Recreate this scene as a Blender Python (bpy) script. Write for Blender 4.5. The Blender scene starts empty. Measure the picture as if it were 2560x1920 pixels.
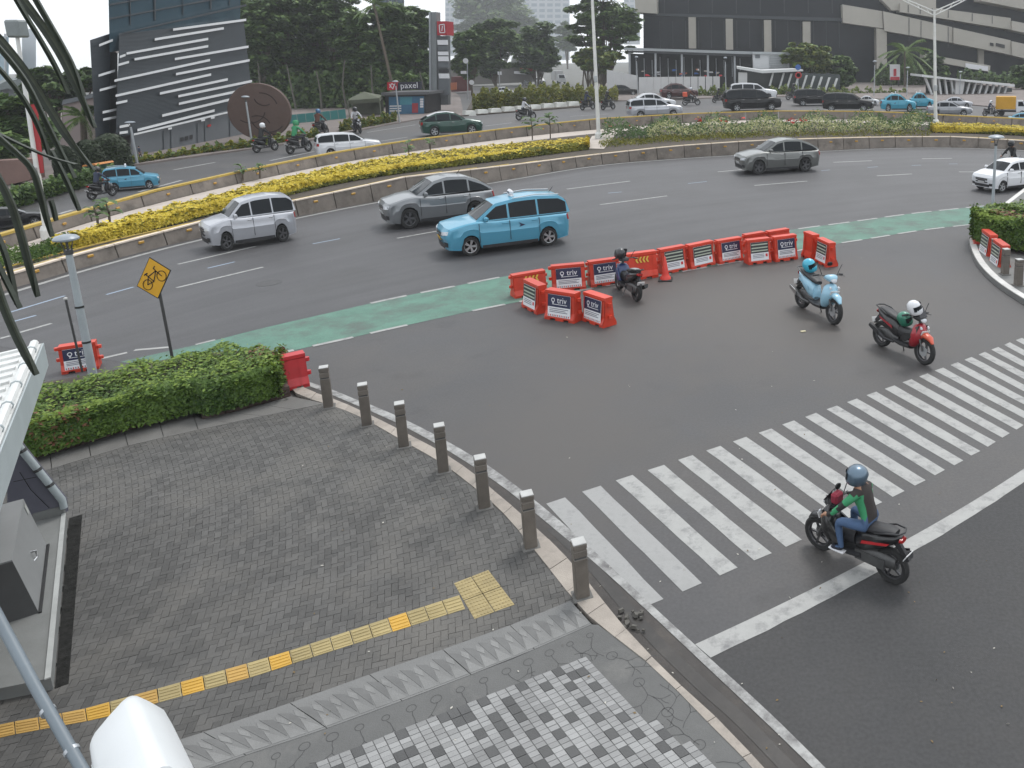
import bpy, bmesh, math, random
import numpy as np
from mathutils import Vector, Matrix
R = math.radians
rnd = random.Random(7)
SC = bpy.context.scene
COL = SC.collection
# ------------------------------------------------------------------ camera
CF, CP, CR, CCX, CCY, CH = 1988.0, 12.28, -0.92, 1840.0, 570.0, 6.6   # focal (px of 2560), pitch, roll, principal point, height
_p, _r = R(CP), R(CR)
_fw = Vector((0, math.cos(_p), -math.sin(_p)))
_u0 = Vector((0, math.sin(_p), math.cos(_p)))
_rt = Vector((1, 0, 0)) * math.cos(_r) + _u0 * math.sin(_r)
_up = -Vector((1, 0, 0)) * math.sin(_r) + _u0 * math.cos(_r)
cam = bpy.data.cameras.new('camera')
camo = bpy.data.objects.new('camera', cam); COL.objects.link(camo)
camo.matrix_world = Matrix(((_rt.x, _up.x, -_fw.x, 0), (_rt.y, _up.y, -_fw.y, 0), (_rt.z, _up.z, -_fw.z, CH), (0, 0, 0, 1)))
cam.sensor_fit = 'HORIZONTAL'; cam.sensor_width = 36
cam.lens = CF / 2560 * 36
cam.shift_x = (1280 - CCX) / 2560; cam.shift_y = -(960 - CCY) / 2560
cam.clip_start = 0.05; cam.clip_end = 6000
SC.camera = camo
# ------------------------------------------------------------------ light
SUN_EL, SUN_AZ = 60.0, 25.0
w = bpy.data.worlds.new('World'); SC.world = w; w.use_nodes = True
wn = w.node_tree; bg = wn.nodes['Background']
sky = wn.nodes.new('ShaderNodeTexSky'); sky.sky_type = 'NISHITA'; sky.sun_disc = False
sky.sun_elevation = R(SUN_EL); sky.sun_rotation = R(SUN_AZ)
sky.air_density = 1.0; sky.dust_density = 2.0; sky.ozone_density = 1.0; sky.altitude = 0
hs = wn.nodes.new('ShaderNodeHueSaturation'); hs.inputs['Saturation'].default_value = 0.22
wn.links.new(sky.outputs[0], hs.inputs['Color'])
ov = wn.nodes.new('ShaderNodeMix'); ov.data_type = 'RGBA'; ov.inputs[0].default_value = 0.75          # even overcast veil over the clear sky
ov.inputs[7].default_value = (7.0, 7.35, 7.7, 1); wn.links.new(hs.outputs[0], ov.inputs[6]); wn.links.new(ov.outputs[2], bg.inputs[0])
bg.inputs[1].default_value = 0.14
sl = bpy.data.lights.new('sun', 'SUN'); sl.energy = 1.2; sl.angle = R(16); sl.color = (1, 0.97, 0.93)
so = bpy.data.objects.new('sun', sl); COL.objects.link(so)
so.rotation_euler = (R(90 - SUN_EL), 0, R(180 - SUN_AZ))
SC.view_settings.view_transform = 'Standard'; SC.view_settings.look = 'None'
SC.view_settings.exposure = 0.6; SC.view_settings.gamma = 1; SC.view_settings.use_curve_mapping = False
SC.cycles.max_bounces = 6; SC.cycles.diffuse_bounces = 3; SC.cycles.glossy_bounces = 3
SC.cycles.transparent_max_bounces = 8; SC.cycles.volume_bounces = 0
SC.cycles.use_denoising = True; SC.cycles.use_adaptive_sampling = True
HAZE = 0.0005
# ------------------------------------------------------------------ survey helpers: where a sight line meets the ground, a depth, or a wall plane
def _dir(px, py): return _fw + _rt * ((px - CCX) / CF) - _up * ((py - CCY) / CF)
def G(px, py, z=0.0):
    d = _dir(px, py); t = (z - CH) / d.z
    return Vector((d.x * t, d.y * t, z))
def D(px, py, Y):
    d = _dir(px, py); t = Y / d.y
    return Vector((d.x * t, Y, CH + d.z * t))
def PV(px, py, a, b):
    d = _dir(px, py); n = Vector((b[1] - a[1], -(b[0] - a[0]), 0))
    t = (a[0] * n.x + a[1] * n.y) / (d.x * n.x + d.y * n.y)
    return Vector((d.x * t, d.y * t, CH + d.z * t))
def pix(p):
    q = Vector(p) - Vector((0, 0, CH)); k = q.dot(_fw)
    return (CCX + CF * q.dot(_rt) / k, CCY - CF * q.dot(_up) / k)
def ZA(xy, py):
    lo, hi = -5.0, 200.0
    for _ in range(50):
        m = (lo + hi) / 2
        if (Vector((xy[0], xy[1], m - CH)).dot(_fw) > .05) and pix((xy[0], xy[1], m))[1] > py: lo = m
        else: hi = m
    return lo
# ------------------------------------------------------------------ materials
MATS = {}
def mat(name, col, rough=0.7, metal=0.0, var=0.12, scale=6.0, bump=0.0, bscale=None, island=0.0, spec=0.5, coat=0.0, trans=0.0, emis=None, stains=None, obj_rand=False, flake=0.0):
    if name in MATS: return MATS[name]
    m = bpy.data.materials.new(name); m.use_nodes = True; MATS[name] = m
    nt = m.node_tree; N = nt.nodes; L = nt.links; b = N['Principled BSDF']
    c4 = tuple(col) + (1,)
    b.inputs['Roughness'].default_value = rough; b.inputs['Metallic'].default_value = metal
    b.inputs['Specular IOR Level'].default_value = spec
    if coat: b.inputs['Coat Weight'].default_value = coat; b.inputs['Coat Roughness'].default_value = 0.06
    if trans: b.inputs['Transmission Weight'].default_value = trans
    out = None
    tc = N.new('ShaderNodeTexCoord')
    gm = N.new('ShaderNodeNewGeometry')
    if var:
        nz = N.new('ShaderNodeTexNoise'); nz.inputs['Scale'].default_value = scale; nz.inputs['Detail'].default_value = 6; nz.inputs['Roughness'].default_value = 0.65
        L.new(gm.outputs['Position'], nz.inputs['Vector'])
        mr = N.new('ShaderNodeMapRange'); mr.inputs[1].default_value = 0.25; mr.inputs[2].default_value = 0.75
        mr.inputs[3].default_value = 1 - var; mr.inputs[4].default_value = 1 + var
        L.new(nz.outputs[0], mr.inputs[0])
        mx = N.new('ShaderNodeMix'); mx.data_type = 'RGBA'; mx.blend_type = 'MULTIPLY'; mx.inputs[0].default_value = 1
        mx.inputs[6].default_value = c4
        L.new(mr.outputs[0], mx.inputs[7]); out = mx.outputs[2]
    if island or obj_rand:
        oi = N.new('ShaderNodeObjectInfo'); ad = N.new('ShaderNodeMath'); ad.operation = 'ADD'
        L.new(gm.outputs['Random Per Island'], ad.inputs[0]); L.new(oi.outputs['Random'], ad.inputs[1])
        fr = N.new('ShaderNodeMath'); fr.operation = 'FRACT'; L.new(ad.outputs[0], fr.inputs[0])
        mr2 = N.new('ShaderNodeMapRange'); mr2.inputs[3].default_value = 1 - island; mr2.inputs[4].default_value = 1 + island
        L.new(fr.outputs[0], mr2.inputs[0])
        mx2 = N.new('ShaderNodeMix'); mx2.data_type = 'RGBA'; mx2.blend_type = 'MULTIPLY'; mx2.inputs[0].default_value = 1
        if out: L.new(out, mx2.inputs[6])
        else: mx2.inputs[6].default_value = c4
        L.new(mr2.outputs[0], mx2.inputs[7]); out = mx2.outputs[2]
    if stains:
        scol, sscale, lo, hi = stains
        n3 = N.new('ShaderNodeTexNoise'); n3.inputs['Scale'].default_value = sscale; n3.inputs['Detail'].default_value = 8; n3.inputs['Roughness'].default_value = 0.7
        L.new(gm.outputs['Position'], n3.inputs['Vector'])
        m3 = N.new('ShaderNodeMapRange'); m3.inputs[1].default_value = lo; m3.inputs[2].default_value = hi; L.new(n3.outputs[0], m3.inputs[0])
        mx3 = N.new('ShaderNodeMix'); mx3.data_type = 'RGBA'; L.new(m3.outputs[0], mx3.inputs[0])
        if out: L.new(out, mx3.inputs[6])
        else: mx3.inputs[6].default_value = c4
        mx3.inputs[7].default_value = tuple(scol) + (1,); out = mx3.outputs[2]
    if out: L.new(out, b.inputs['Base Color'])
    else: b.inputs['Base Color'].default_value = c4
    if bump:
        n2 = N.new('ShaderNodeTexNoise'); n2.inputs['Scale'].default_value = bscale or scale * 8; n2.inputs['Detail'].default_value = 4
        L.new(gm.outputs['Position'], n2.inputs['Vector'])
        bp = N.new('ShaderNodeBump'); bp.inputs['Strength'].default_value = bump; bp.inputs['Distance'].default_value = 0.01
        L.new(n2.outputs[0], bp.inputs['Height']); L.new(bp.outputs[0], b.inputs['Normal'])
    if emis:
        b.inputs['Emission Color'].default_value = tuple(emis[:3]) + (1,); b.inputs['Emission Strength'].default_value = emis[3]
    return m
def leaf_mat(name, c1, c2, rough=0.55, trans=0.25, hue=0.0):
    if name in MATS: return MATS[name]
    m = bpy.data.materials.new(name); m.use_nodes = True; MATS[name] = m
    nt = m.node_tree; N = nt.nodes; L = nt.links; b = N['Principled BSDF']; b.inputs['Roughness'].default_value = rough
    b.inputs['Specular IOR Level'].default_value = 0.3
    gm = N.new('ShaderNodeNewGeometry'); nz = N.new('ShaderNodeTexNoise'); nz.inputs['Scale'].default_value = 0.9; nz.inputs['Detail'].default_value = 3
    L.new(gm.outputs['Position'], nz.inputs['Vector'])
    ad = N.new('ShaderNodeMath'); ad.operation = 'MULTIPLY_ADD'; ad.inputs[1].default_value = 0.65; L.new(gm.outputs['Random Per Island'], ad.inputs[0])
    s2 = N.new('ShaderNodeMath'); s2.operation = 'MULTIPLY_ADD'; s2.inputs[1].default_value = 1.4; s2.inputs[2].default_value = -0.5
    L.new(nz.outputs[0], s2.inputs[0]); L.new(s2.outputs[0], ad.inputs[2])
    mx = N.new('ShaderNodeMix'); mx.data_type = 'RGBA'; mx.clamp_factor = True; L.new(ad.outputs[0], mx.inputs[0])
    mx.inputs[6].default_value = tuple(c1) + (1,); mx.inputs[7].default_value = tuple(c2) + (1,)
    L.new(mx.outputs[2], b.inputs['Base Color'])
    if trans:
        t = N.new('ShaderNodeBsdfTranslucent'); L.new(mx.outputs[2], t.inputs[0]); ms = N.new('ShaderNodeMixShader'); ms.inputs[0].default_value = trans
        L.new(b.outputs[0], ms.inputs[1]); L.new(t.outputs[0], ms.inputs[2]); L.new(ms.outputs[0], N['Material Output'].inputs[0])
    return m
# ------------------------------------------------------------------ mesh helpers
class MB:
    def __init__(s): s.v = []; s.f = []; s.m = []; s.cur = 0; s.mats = []
    def use(s, m):
        if m not in s.mats: s.mats.append(m)
        s.cur = s.mats.index(m); return s
    def add(s, vs, fs):
        o = len(s.v); s.v += [tuple(v) for v in vs]; s.f += [tuple(i + o for i in f) for f in fs]; s.m += [s.cur] * len(fs); return s
    def quad(s, a, b, c, d): return s.add([a, b, c, d], [(0, 1, 2, 3)])
    def poly(s, pts): return s.add(pts, [tuple(range(len(pts)))])
    def box(s, c, size, M=None, taper=1.0, taper_y=None):
        hx, hy, hz = size[0] / 2, size[1] / 2, size[2] / 2; ty = taper if taper_y is None else taper_y
        vs = [Vector((sx * hx * (taper if sz > 0 else 1), sy * hy * (ty if sz > 0 else 1), sz * hz)) for sz in (-1, 1) for sx, sy in ((-1, -1), (1, -1), (1, 1), (-1, 1))]
        if M is not None: vs = [M @ v for v in vs]
        c = Vector(c); vs = [v + c for v in vs]
        return s.add(vs, [(0, 3, 2, 1), (4, 5, 6, 7), (0, 1, 5, 4), (1, 2, 6, 5), (2, 3, 7, 6), (3, 0, 4, 7)])
    def cbox(s, c, size, ch=0.02, M=None):
        # box with chamfered edges
        hx, hy, hz = [k / 2 for k in size]; ch = min(ch, hx * .9, hy * .9, hz * .9); bm = bmesh.new()
        bmesh.ops.create_cube(bm, size=1)
        for v in bm.verts: v.co = Vector((v.co.x * size[0], v.co.y * size[1], v.co.z * size[2]))
        bmesh.ops.bevel(bm, geom=bm.edges[:], offset=ch, segments=1, affect='EDGES')
        bm.verts.ensure_lookup_table(); c = Vector(c)
        vs = [((M @ v.co) if M is not None else v.co) + c for v in bm.verts]; fs = [tuple(v.index for v in f.verts) for f in bm.faces]
        bm.free(); return s.add(vs, fs)
    def tube(s, pts, rad, n=8, cap=True):
        pts = [Vector(p) for p in pts]; k = len(pts)
        if not hasattr(rad, '__len__'): rad = [rad] * k
        rings = []; ref = None
        for i, p in enumerate(pts):
            t = (pts[min(i + 1, k - 1)] - pts[max(i - 1, 0)]).normalized()
            if ref is None: ref = Vector((0, 0, 1)) if abs(t.z) < .9 else Vector((1, 0, 0))
            a = t.cross(ref).normalized(); b = t.cross(a).normalized(); ref = -b if False else ref
            rings.append([p + (a * math.cos(6.28318 * j / n) + b * math.sin(6.28318 * j / n)) * rad[i] for j in range(n)])
        vs = [v for r in rings for v in r]; fs = []
        for i in range(k - 1):
            for j in range(n): fs.append((i * n + j, i * n + (j + 1) % n, (i + 1) * n + (j + 1) % n, (i + 1) * n + j))
        if cap: fs.append(tuple(range(n))[::-1]); fs.append(tuple((k - 1) * n + j for j in range(n)))
        return s.add(vs, fs)
    def lathe(s, prof, c=(0, 0, 0), n=16, M=None, cap=True):
        # prof: list of (radius, z); axis z
        vs = []; c = Vector(c)
        for r, z in prof:
            for j in range(n):
                v = Vector((r * math.cos(6.28318 * j / n), r * math.sin(6.28318 * j / n), z)); vs.append(((M @ v) if M is not None else v) + c)
        fs = []; k = len(prof)
        for i in range(k - 1):
            for j in range(n): fs.append((i * n + j, i * n + (j + 1) % n, (i + 1) * n + (j + 1) % n, (i + 1) * n + j))
        if cap: fs.append(tuple(range(n))[::-1]); fs.append(tuple((k - 1) * n + j for j in range(n)))
        return s.add(vs, fs)
    def prism(s, poly, d):
        # poly: list of 3D points (planar), d: extrusion vector
        d = Vector(d); n = len(poly); a = [Vector(p) for p in poly]; vs = a + [p + d for p in a]
        fs = [tuple(range(n))[::-1], tuple(range(n, 2 * n))] + [(i, (i + 1) % n, n + (i + 1) % n, n + i) for i in range(n)]
        return s.add(vs, fs)
    def build(s, name, m=None, parent=None, smooth=False, loc=None, fix=True):
        me = bpy.data.meshes.new(name); me.from_pydata(s.v, [], s.f)
        ms = s.mats if s.mats else [m]
        for x in ms: me.materials.append(x)
        if len(ms) > 1: me.polygons.foreach_set('material_index', s.m)
        if fix:
            bm = bmesh.new(); bm.from_mesh(me); bmesh.ops.recalc_face_normals(bm, faces=bm.faces[:]); bm.to_mesh(me); bm.free()
        if smooth:
            me.polygons.foreach_set('use_smooth', [True] * len(me.polygons))
            try: me.set_sharp_from_angle(angle=R(smooth if smooth is not True else 40))
            except Exception: pass
        me.update()
        o = bpy.data.objects.new(name, me); COL.objects.link(o)
        if parent is not None: o.parent = parent
        if loc is not None: o.location = loc
        return o
def empty(name, loc=(0, 0, 0), rz=0.0, sc=1.0):
    o = bpy.data.objects.new(name, None); COL.objects.link(o); o.location = loc; o.rotation_euler = (0, 0, rz); o.scale = (sc, sc, sc) if not hasattr(sc, '__len__') else sc
    o.empty_display_size = 0.1
    return o
def tag(o, label=None, cat=None, group=None, kind=None):
    if label: o['label'] = label
    if cat: o['category'] = cat
    if group: o['group'] = group
    if kind: o['kind'] = kind
    return o
def kids(o): return [c for c in COL.objects if c.parent is o]
def index_kids():
    d = {}
    for c in COL.objects:
        if c.parent is not None: d.setdefault(c.parent.name, []).append(c)
    return d
def copy_tree(o, loc=None, rz=None, sc=None, recolor=None):
    idx = index_kids()
    def rec(a, par):
        c = a.copy(); COL.objects.link(c)
        if par is not None: c.parent = par
        if recolor:
            for sl in c.material_slots:
                if sl.material and sl.material.name in recolor: mm = recolor[sl.material.name]; sl.link = 'OBJECT'; sl.material = mm
        for k in idx.get(a.name, []): rec(k, c)
        return c
    c = rec(o, None)
    if loc is not None: c.location = loc
    if rz is not None: c.rotation_euler = (0, 0, rz)
    if sc is not None: c.scale = (sc, sc, sc) if not hasattr(sc, '__len__') else sc
    return c
def strip(mb, left, right):
    for i in range(len(left) - 1): mb.quad(left[i], left[i + 1], right[i + 1], right[i])
def resample(pts, step=None, n=None):
    pts = [Vector(p) for p in pts]; ln = [0]
    for a, b in zip(pts, pts[1:]): ln.append(ln[-1] + (b - a).length)
    n = n or max(2, int(round(ln[-1] / step)) + 1); out = []; j = 0
    for i in range(n):
        s_ = ln[-1] * i / (n - 1)
        while j < len(pts) - 2 and ln[j + 1] < s_: j += 1
        t = (s_ - ln[j]) / max(1e-9, ln[j + 1] - ln[j]); out.append(pts[j].lerp(pts[j + 1], t))
    return out
def smooth_line(pts, it=3):
    for _ in range(it):
        q = [pts[0]]
        for a, b in zip(pts, pts[1:]): q += [a.lerp(b, .25), a.lerp(b, .75)]
        pts = q + [pts[-1]]
    return pts
def offset(pts, d, z=None):
    out = []
    for i, p in enumerate(pts):
        t = (pts[min(i + 1, len(pts) - 1)] - pts[max(i - 1, 0)]); t.z = 0; t.normalize()
        q = p + Vector((-t.y, t.x, 0)) * d
        if z is not None: q.z = z
        out.append(q)
    return out
def gl(px, z=0.0): return [G(x, y, z) for x, y in px]
# ------------------------------------------------------------------ surfaces
ASPH = mat('asphalt', (0.056, 0.055, 0.057), rough=0.62, var=0.16, scale=0.35, bump=0.35, bscale=90, stains=((0.072, 0.066, 0.062), 0.075, 0.46, 0.62))
def add_specks(m, scale, amt):
    nt = m.node_tree; N = nt.nodes; L = nt.links; b = N['Principled BSDF']; src = b.inputs['Base Color'].links[0].from_socket
    gm = N.new('ShaderNodeNewGeometry'); v = N.new('ShaderNodeTexNoise'); v.inputs['Scale'].default_value = scale; v.inputs['Detail'].default_value = 2
    L.new(gm.outputs['Position'], v.inputs['Vector']); mr = N.new('ShaderNodeMapRange'); mr.inputs[1].default_value = .3; mr.inputs[2].default_value = .7
    mr.inputs[3].default_value = 1 - amt; mr.inputs[4].default_value = 1 + amt; L.new(v.outputs[0], mr.inputs[0])
    mx = N.new('ShaderNodeMix'); mx.data_type = 'RGBA'; mx.blend_type = 'MULTIPLY'; mx.inputs[0].default_value = 1
    L.new(src, mx.inputs[6]); L.new(mr.outputs[0], mx.inputs[7]); L.new(mx.outputs[2], b.inputs['Base Color'])
add_specks(ASPH, 22, .12)
def dust(m, cx, cy, rx, ry, col):          # a worn dusty area with its own place on the ground
    nt = m.node_tree; N = nt.nodes; L = nt.links; b = N['Principled BSDF']; src = b.inputs['Base Color'].links[0].from_socket
    gm = N.new('ShaderNodeNewGeometry'); mp = N.new('ShaderNodeMapping'); mp.vector_type = 'POINT'; mp.inputs['Location'].default_value = (-cx / rx, -cy / ry, 0); mp.inputs['Scale'].default_value = (1 / rx, 1 / ry, 0); L.new(gm.outputs['Position'], mp.inputs[0])
    ln = N.new('ShaderNodeVectorMath'); ln.operation = 'LENGTH'; L.new(mp.outputs[0], ln.inputs[0])
    nz = N.new('ShaderNodeTexNoise'); nz.inputs['Scale'].default_value = .7; nz.inputs['Detail'].default_value = 7; nz.inputs['Roughness'].default_value = .68; L.new(gm.outputs['Position'], nz.inputs['Vector'])
    ad = N.new('ShaderNodeMath'); ad.operation = 'MULTIPLY_ADD'; ad.inputs[1].default_value = 1.5; L.new(nz.outputs[0], ad.inputs[0]); L.new(ln.outputs['Value'], ad.inputs[2])
    mr = N.new('ShaderNodeMapRange'); mr.inputs[1].default_value = 1.05; mr.inputs[2].default_value = 2.0; mr.inputs[3].default_value = .85; mr.inputs[4].default_value = 0; L.new(ad.outputs[0], mr.inputs[0])
    mx = N.new('ShaderNodeMix'); mx.data_type = 'RGBA'; L.new(mr.outputs[0], mx.inputs[0]); L.new(src, mx.inputs[6]); mx.inputs[7].default_value = tuple(col) + (1,); L.new(mx.outputs[2], b.inputs['Base Color'])
def spots(m, scale, lo, hi, k):
    nt = m.node_tree; N = nt.nodes; L = nt.links; b = N['Principled BSDF']; src = b.inputs['Base Color'].links[0].from_socket; gm = N.new('ShaderNodeNewGeometry'); n = N.new('ShaderNodeTexNoise'); n.inputs['Scale'].default_value = scale; n.inputs['Detail'].default_value = 3; L.new(gm.outputs['Position'], n.inputs['Vector'])
    mr = N.new('ShaderNodeMapRange'); mr.inputs[1].default_value = lo; mr.inputs[2].default_value = hi; mr.inputs[3].default_value = 1; mr.inputs[4].default_value = k; L.new(n.outputs[0], mr.inputs[0]); mx = N.new('ShaderNodeMix'); mx.data_type = 'RGBA'; mx.blend_type = 'MULTIPLY'; mx.inputs[0].default_value = 1; L.new(src, mx.inputs[6]); L.new(mr.outputs[0], mx.inputs[7]); L.new(mx.outputs[2], b.inputs['Base Color'])
spots(ASPH, .9, .62, .74, .80); spots(ASPH, 2.6, .66, .78, 1.22)
dust(ASPH, 1.2, 20.5, 6.5, 5.0, (0.076, 0.068, 0.062)); dust(ASPH, -3.2, 13.2, 2.2, 4.5, (0.070, 0.064, 0.060))
PAINT = mat('road_paint', (0.30, 0.30, 0.29), rough=0.6, var=0.10, scale=5, stains=((0.156, 0.156, 0.156), 4, 0.50, 0.70), bump=.2, bscale=60)
PAINT_OLD = mat('worn_road_paint', (0.315, 0.315, 0.307), rough=0.65, var=0.18, scale=6, stains=((0.098, 0.094, 0.094), 4, 0.42, 0.66), bump=.2, bscale=60)
PAINT_BLUE = mat('pale_blue_road_paint', (0.255, 0.315, 0.399), rough=0.65, var=0.1, scale=6)
GREEN = mat('green_lane_paint', (0.082, 0.178, 0.135), rough=0.7, var=0.22, scale=1.3, stains=((0.072, 0.098, 0.084), 0.9, 0.45, 0.66), bump=.3, bscale=70)
add_specks(GREEN, 30, .12)
CONC = mat('concrete', (0.128, 0.124, 0.117), rough=0.85, var=0.16, scale=1.2, bump=0.3, bscale=45, stains=((0.093, 0.090, 0.084), 0.8, 0.5, 0.72))
KERBM = mat('kerb_concrete', (0.300, 0.266, 0.232), rough=0.8, var=0.18, scale=2.5, bump=0.4, bscale=50, stains=((0.165, 0.150, 0.135), 1.6, 0.5, 0.7), obj_rand=True, island=.12)
SOIL = mat('soil', (0.06, 0.048, 0.036), rough=0.95, var=.3, scale=5, bump=.6, bscale=30)
GROUNDM = mat('ground_earth', (0.12, 0.12, 0.11), rough=0.9, var=.2, scale=.2)
PAVER = mat('grey_pavers', (0.070, 0.068, 0.065), rough=0.75, var=0.22, scale=1.1, bump=.35, bscale=80, island=.24, obj_rand=True, stains=((0.108, 0.102, 0.093), 0.45, 0.47, 0.64))
JOINT = mat('sand_joint', (0.052, 0.050, 0.047), rough=0.95, var=.3, scale=4, stains=((0.175, 0.170, 0.158), 2.2, 0.50, 0.60))
YELLOW = mat('yellow_tactile', (0.308, 0.245, 0.112), rough=0.7, var=.16, scale=3, bump=.3, bscale=60, island=.12, obj_rand=True)
YELLOW2 = mat('bright_yellow_tactile', (0.496, 0.288, 0.040), rough=0.6, var=.12, scale=3)
BLIST = mat('blister_tactile', (0.290, 0.230, 0.110), rough=0.7, var=.2, scale=5, island=.1)
BANDM = mat('stamped_concrete', (0.102, 0.102, 0.100), rough=0.8, var=.16, scale=1.6, bump=.3, bscale=50, stains=((0.146, 0.143, 0.136), 1.1, 0.52, 0.7))
BAND_L = mat('light_band_concrete', (0.152, 0.152, 0.149), rough=0.8, var=.15, scale=2.0, bump=.3, bscale=50)
GROOVE = mat('groove_dirt', (0.060, 0.060, 0.060), rough=0.95, var=.3, scale=8)
MOS_W = mat('white_mosaic', (0.215, 0.215, 0.213), rough=0.6, var=.16, scale=2, bump=.3, bscale=60, island=.2, obj_rand=True)
MOS_D = mat('dark_mosaic', (0.062, 0.062, 0.062), rough=0.65, var=.15, scale=3, bump=.3, bscale=60, island=.12, obj_rand=True)
ground = MB(); ground.quad((-640, -14, -.03), (640, -14, -.03), (640, 945, -.03), (-640, 945, -.03))
tag(ground.build('ground', GROUNDM), kind='structure')
rd = MB()
for ix in range(-10, 10):
    for iy in range(-1, 12): rd.quad((ix * 16, max(-13, iy * 16), 0), (ix * 16 + 16, max(-13, iy * 16), 0), (ix * 16 + 16, iy * 16 + 16, 0), (ix * 16, iy * 16 + 16, 0))
road = tag(rd.build('road', ASPH), kind='structure')
def sheet(name, pts, m, z=.004, parent=None):
    mb = MB(); mb.poly([(p.x, p.y, z) for p in pts]); return mb.build(name, m, parent or road)
def line_strip(name, pts, wd, m, z=.008, parent=None, side=0):
    a = offset(pts, wd * (1 + side) / 2, z); b = offset(pts, -wd * (1 - side) / 2, z); mb = MB(); strip(mb, a, b)
    return mb.build(name, m, parent or road)
def uv_strip(name, left, right, m, z, parent):
    L_, R_ = resample(left, n=160), resample(right, n=160); mb = MB(); uv = []; v = 0
    for i in range(159):
        dv = (L_[i + 1] - L_[i]).length
        for k in range(10):
            a, b = k / 10, (k + 1) / 10; mb.quad(*[Vector((p.x, p.y, z)) for p in (L_[i].lerp(R_[i], a), L_[i + 1].lerp(R_[i + 1], a), L_[i + 1].lerp(R_[i + 1], b), L_[i].lerp(R_[i], b))]); uv += [(a, v), (a, v + dv), (b, v + dv), (b, v)]
        v += dv
    o = mb.build(name, m, parent, fix=False); ul = o.data.uv_layers.new(name='track'); ul.data.foreach_set('uv', np.array(uv, np.float32).ravel()); return o
def tracks(m, across, along, amt):
    nt = m.node_tree; N = nt.nodes; L = nt.links; b = N['Principled BSDF']; src = b.inputs['Base Color'].links[0].from_socket
    u = N.new('ShaderNodeUVMap'); u.uv_map = 'track'; mp = N.new('ShaderNodeMapping'); mp.inputs['Scale'].default_value = (across, along, 1); L.new(u.outputs[0], mp.inputs[0])
    n = N.new('ShaderNodeTexNoise'); n.inputs['Scale'].default_value = 1; n.inputs['Detail'].default_value = 5; n.inputs['Roughness'].default_value = .6; L.new(mp.outputs[0], n.inputs['Vector'])
    mr = N.new('ShaderNodeMapRange'); mr.inputs[1].default_value = .3; mr.inputs[2].default_value = .7; mr.inputs[3].default_value = 1 - amt; mr.inputs[4].default_value = 1 + amt; L.new(n.outputs[0], mr.inputs[0])
    mx = N.new('ShaderNodeMix'); mx.data_type = 'RGBA'; mx.blend_type = 'MULTIPLY'; mx.inputs[0].default_value = 1; L.new(src, mx.inputs[6]); L.new(mr.outputs[0], mx.inputs[7]); L.new(mx.outputs[2], b.inputs['Base Color'])
# solid line beside the median wall
EDGE = smooth_line(gl([(-300, 830), (9, 738), (98, 711), (185, 684), (379, 630), (500, 600), (744, 545), (958, 503), (1280, 450), (1483, 414), (1685, 398), (1830, 389), (2044, 379), (2209, 371), (2354, 369), (2484, 373), (2560, 376), (2800, 395)]))
line_strip('edge_line', EDGE, .2, PAINT)
ASPHT = mat('tracked_asphalt', (0.059, 0.058, 0.061), rough=0.6, var=0.10, scale=0.4, bump=0.35, bscale=90, stains=((0.050, 0.049, 0.050), 0.35, 0.5, 0.68)); add_specks(ASPHT, 22, .10); tracks(ASPHT, 22, .05, .17)
# lane dashes
DASH = [((445, 661), (640, 616), .13), ((441, 720), (658, 668), .13), ((993, 596), (1105, 576), .14), ((1500, 512), (1668, 490), .16), ((1417, 473), (1575, 453), .17), ((1794, 430), (1856, 424), .17),
        ((1886, 464), (2018, 453), .17), ((2083, 406), (2180, 402), .2), ((2192, 440), (2280, 435), .18), ((2305, 397), (2380, 396), .2), ((2397, 430), (2450, 430), .18),
        ((0, 847), (26, 840), .12), ((45, 833), (129, 809), .12), ((249, 898), (318, 882), .12), ((336, 876), (428, 868), .12), ((489, 862), (538, 850), .1)]
for a, b, wd in DASH: line_strip('lane_dash', resample(gl([a, b]), n=4), wd, PAINT)
for a, b in [((519, 671), (587, 655)), ((266, 737), (334, 718)), ((26, 781), (162, 740)), ((35, 804), (90, 789)), ((782, 610), (850, 597)), ((1520, 483), (1555, 480)), ((1720, 459), (1767, 454)), ((2169, 419), (2195, 417)), ((2279, 414), (2303, 413)), ((2373, 410), (2394, 410)), ((2053, 427), (2075, 425))]:
    line_strip('short_dash', resample(gl([a, b]), n=3), .09, PAINT_BLUE)
for a, b in [((347, 480), (454, 451)), ((434, 425), (538, 406)), ((675, 402), (785, 379)), ((952, 353), (1019, 343)), ((918, 331), (1039, 312)), ((1213, 315), (1280, 307)), ((1425, 291), (1520, 285)), ((148, 535), (182, 525)), ((1690, 272), (1740, 270))]:
    line_strip('lane_dash', resample(gl([a, b]), n=3), .22, PAINT)
# green cycle lane
GU = smooth_line(gl([(300, 905), (521, 856), (640, 824), (843, 778), (981, 746), (1146, 714), (1280, 687), (1640, 630), (1978, 574), (2128, 555), (2282, 533), (2432, 518), (2700, 490)]))
GLO = smooth_line(gl([(480, 935), (600, 905), (738, 875), (886, 843), (967, 824), (1129, 789), (1207, 772), (1280, 758), (1700, 680), (2091, 609), (2180, 596), (2290, 577), (2429, 561), (2700, 535)]))
uv_strip('carriageway', EDGE, GU, ASPHT, .004, road)
gu, glo = resample(GU, n=60), resample(GLO, n=60)
mb = MB(); strip(mb, [Vector((p.x, p.y, .004)) for p in gu], [Vector((p.x, p.y, .004)) for p in glo]); mb.build('cycle_lane', GREEN, road)
def dashes(pts, L, gap, wd, m, name, s0=0.0, skip=(), z=.008):
    P = resample(pts, step=.1); n = len(P); i = int(s0 / .1); k = 0
    while i + int(L / .1) < n:
        if k not in skip: line_strip(name, P[i:i + int(L / .1) + 1], wd, m, z)
        i += int((L + gap) / .1); k += 1
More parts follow.
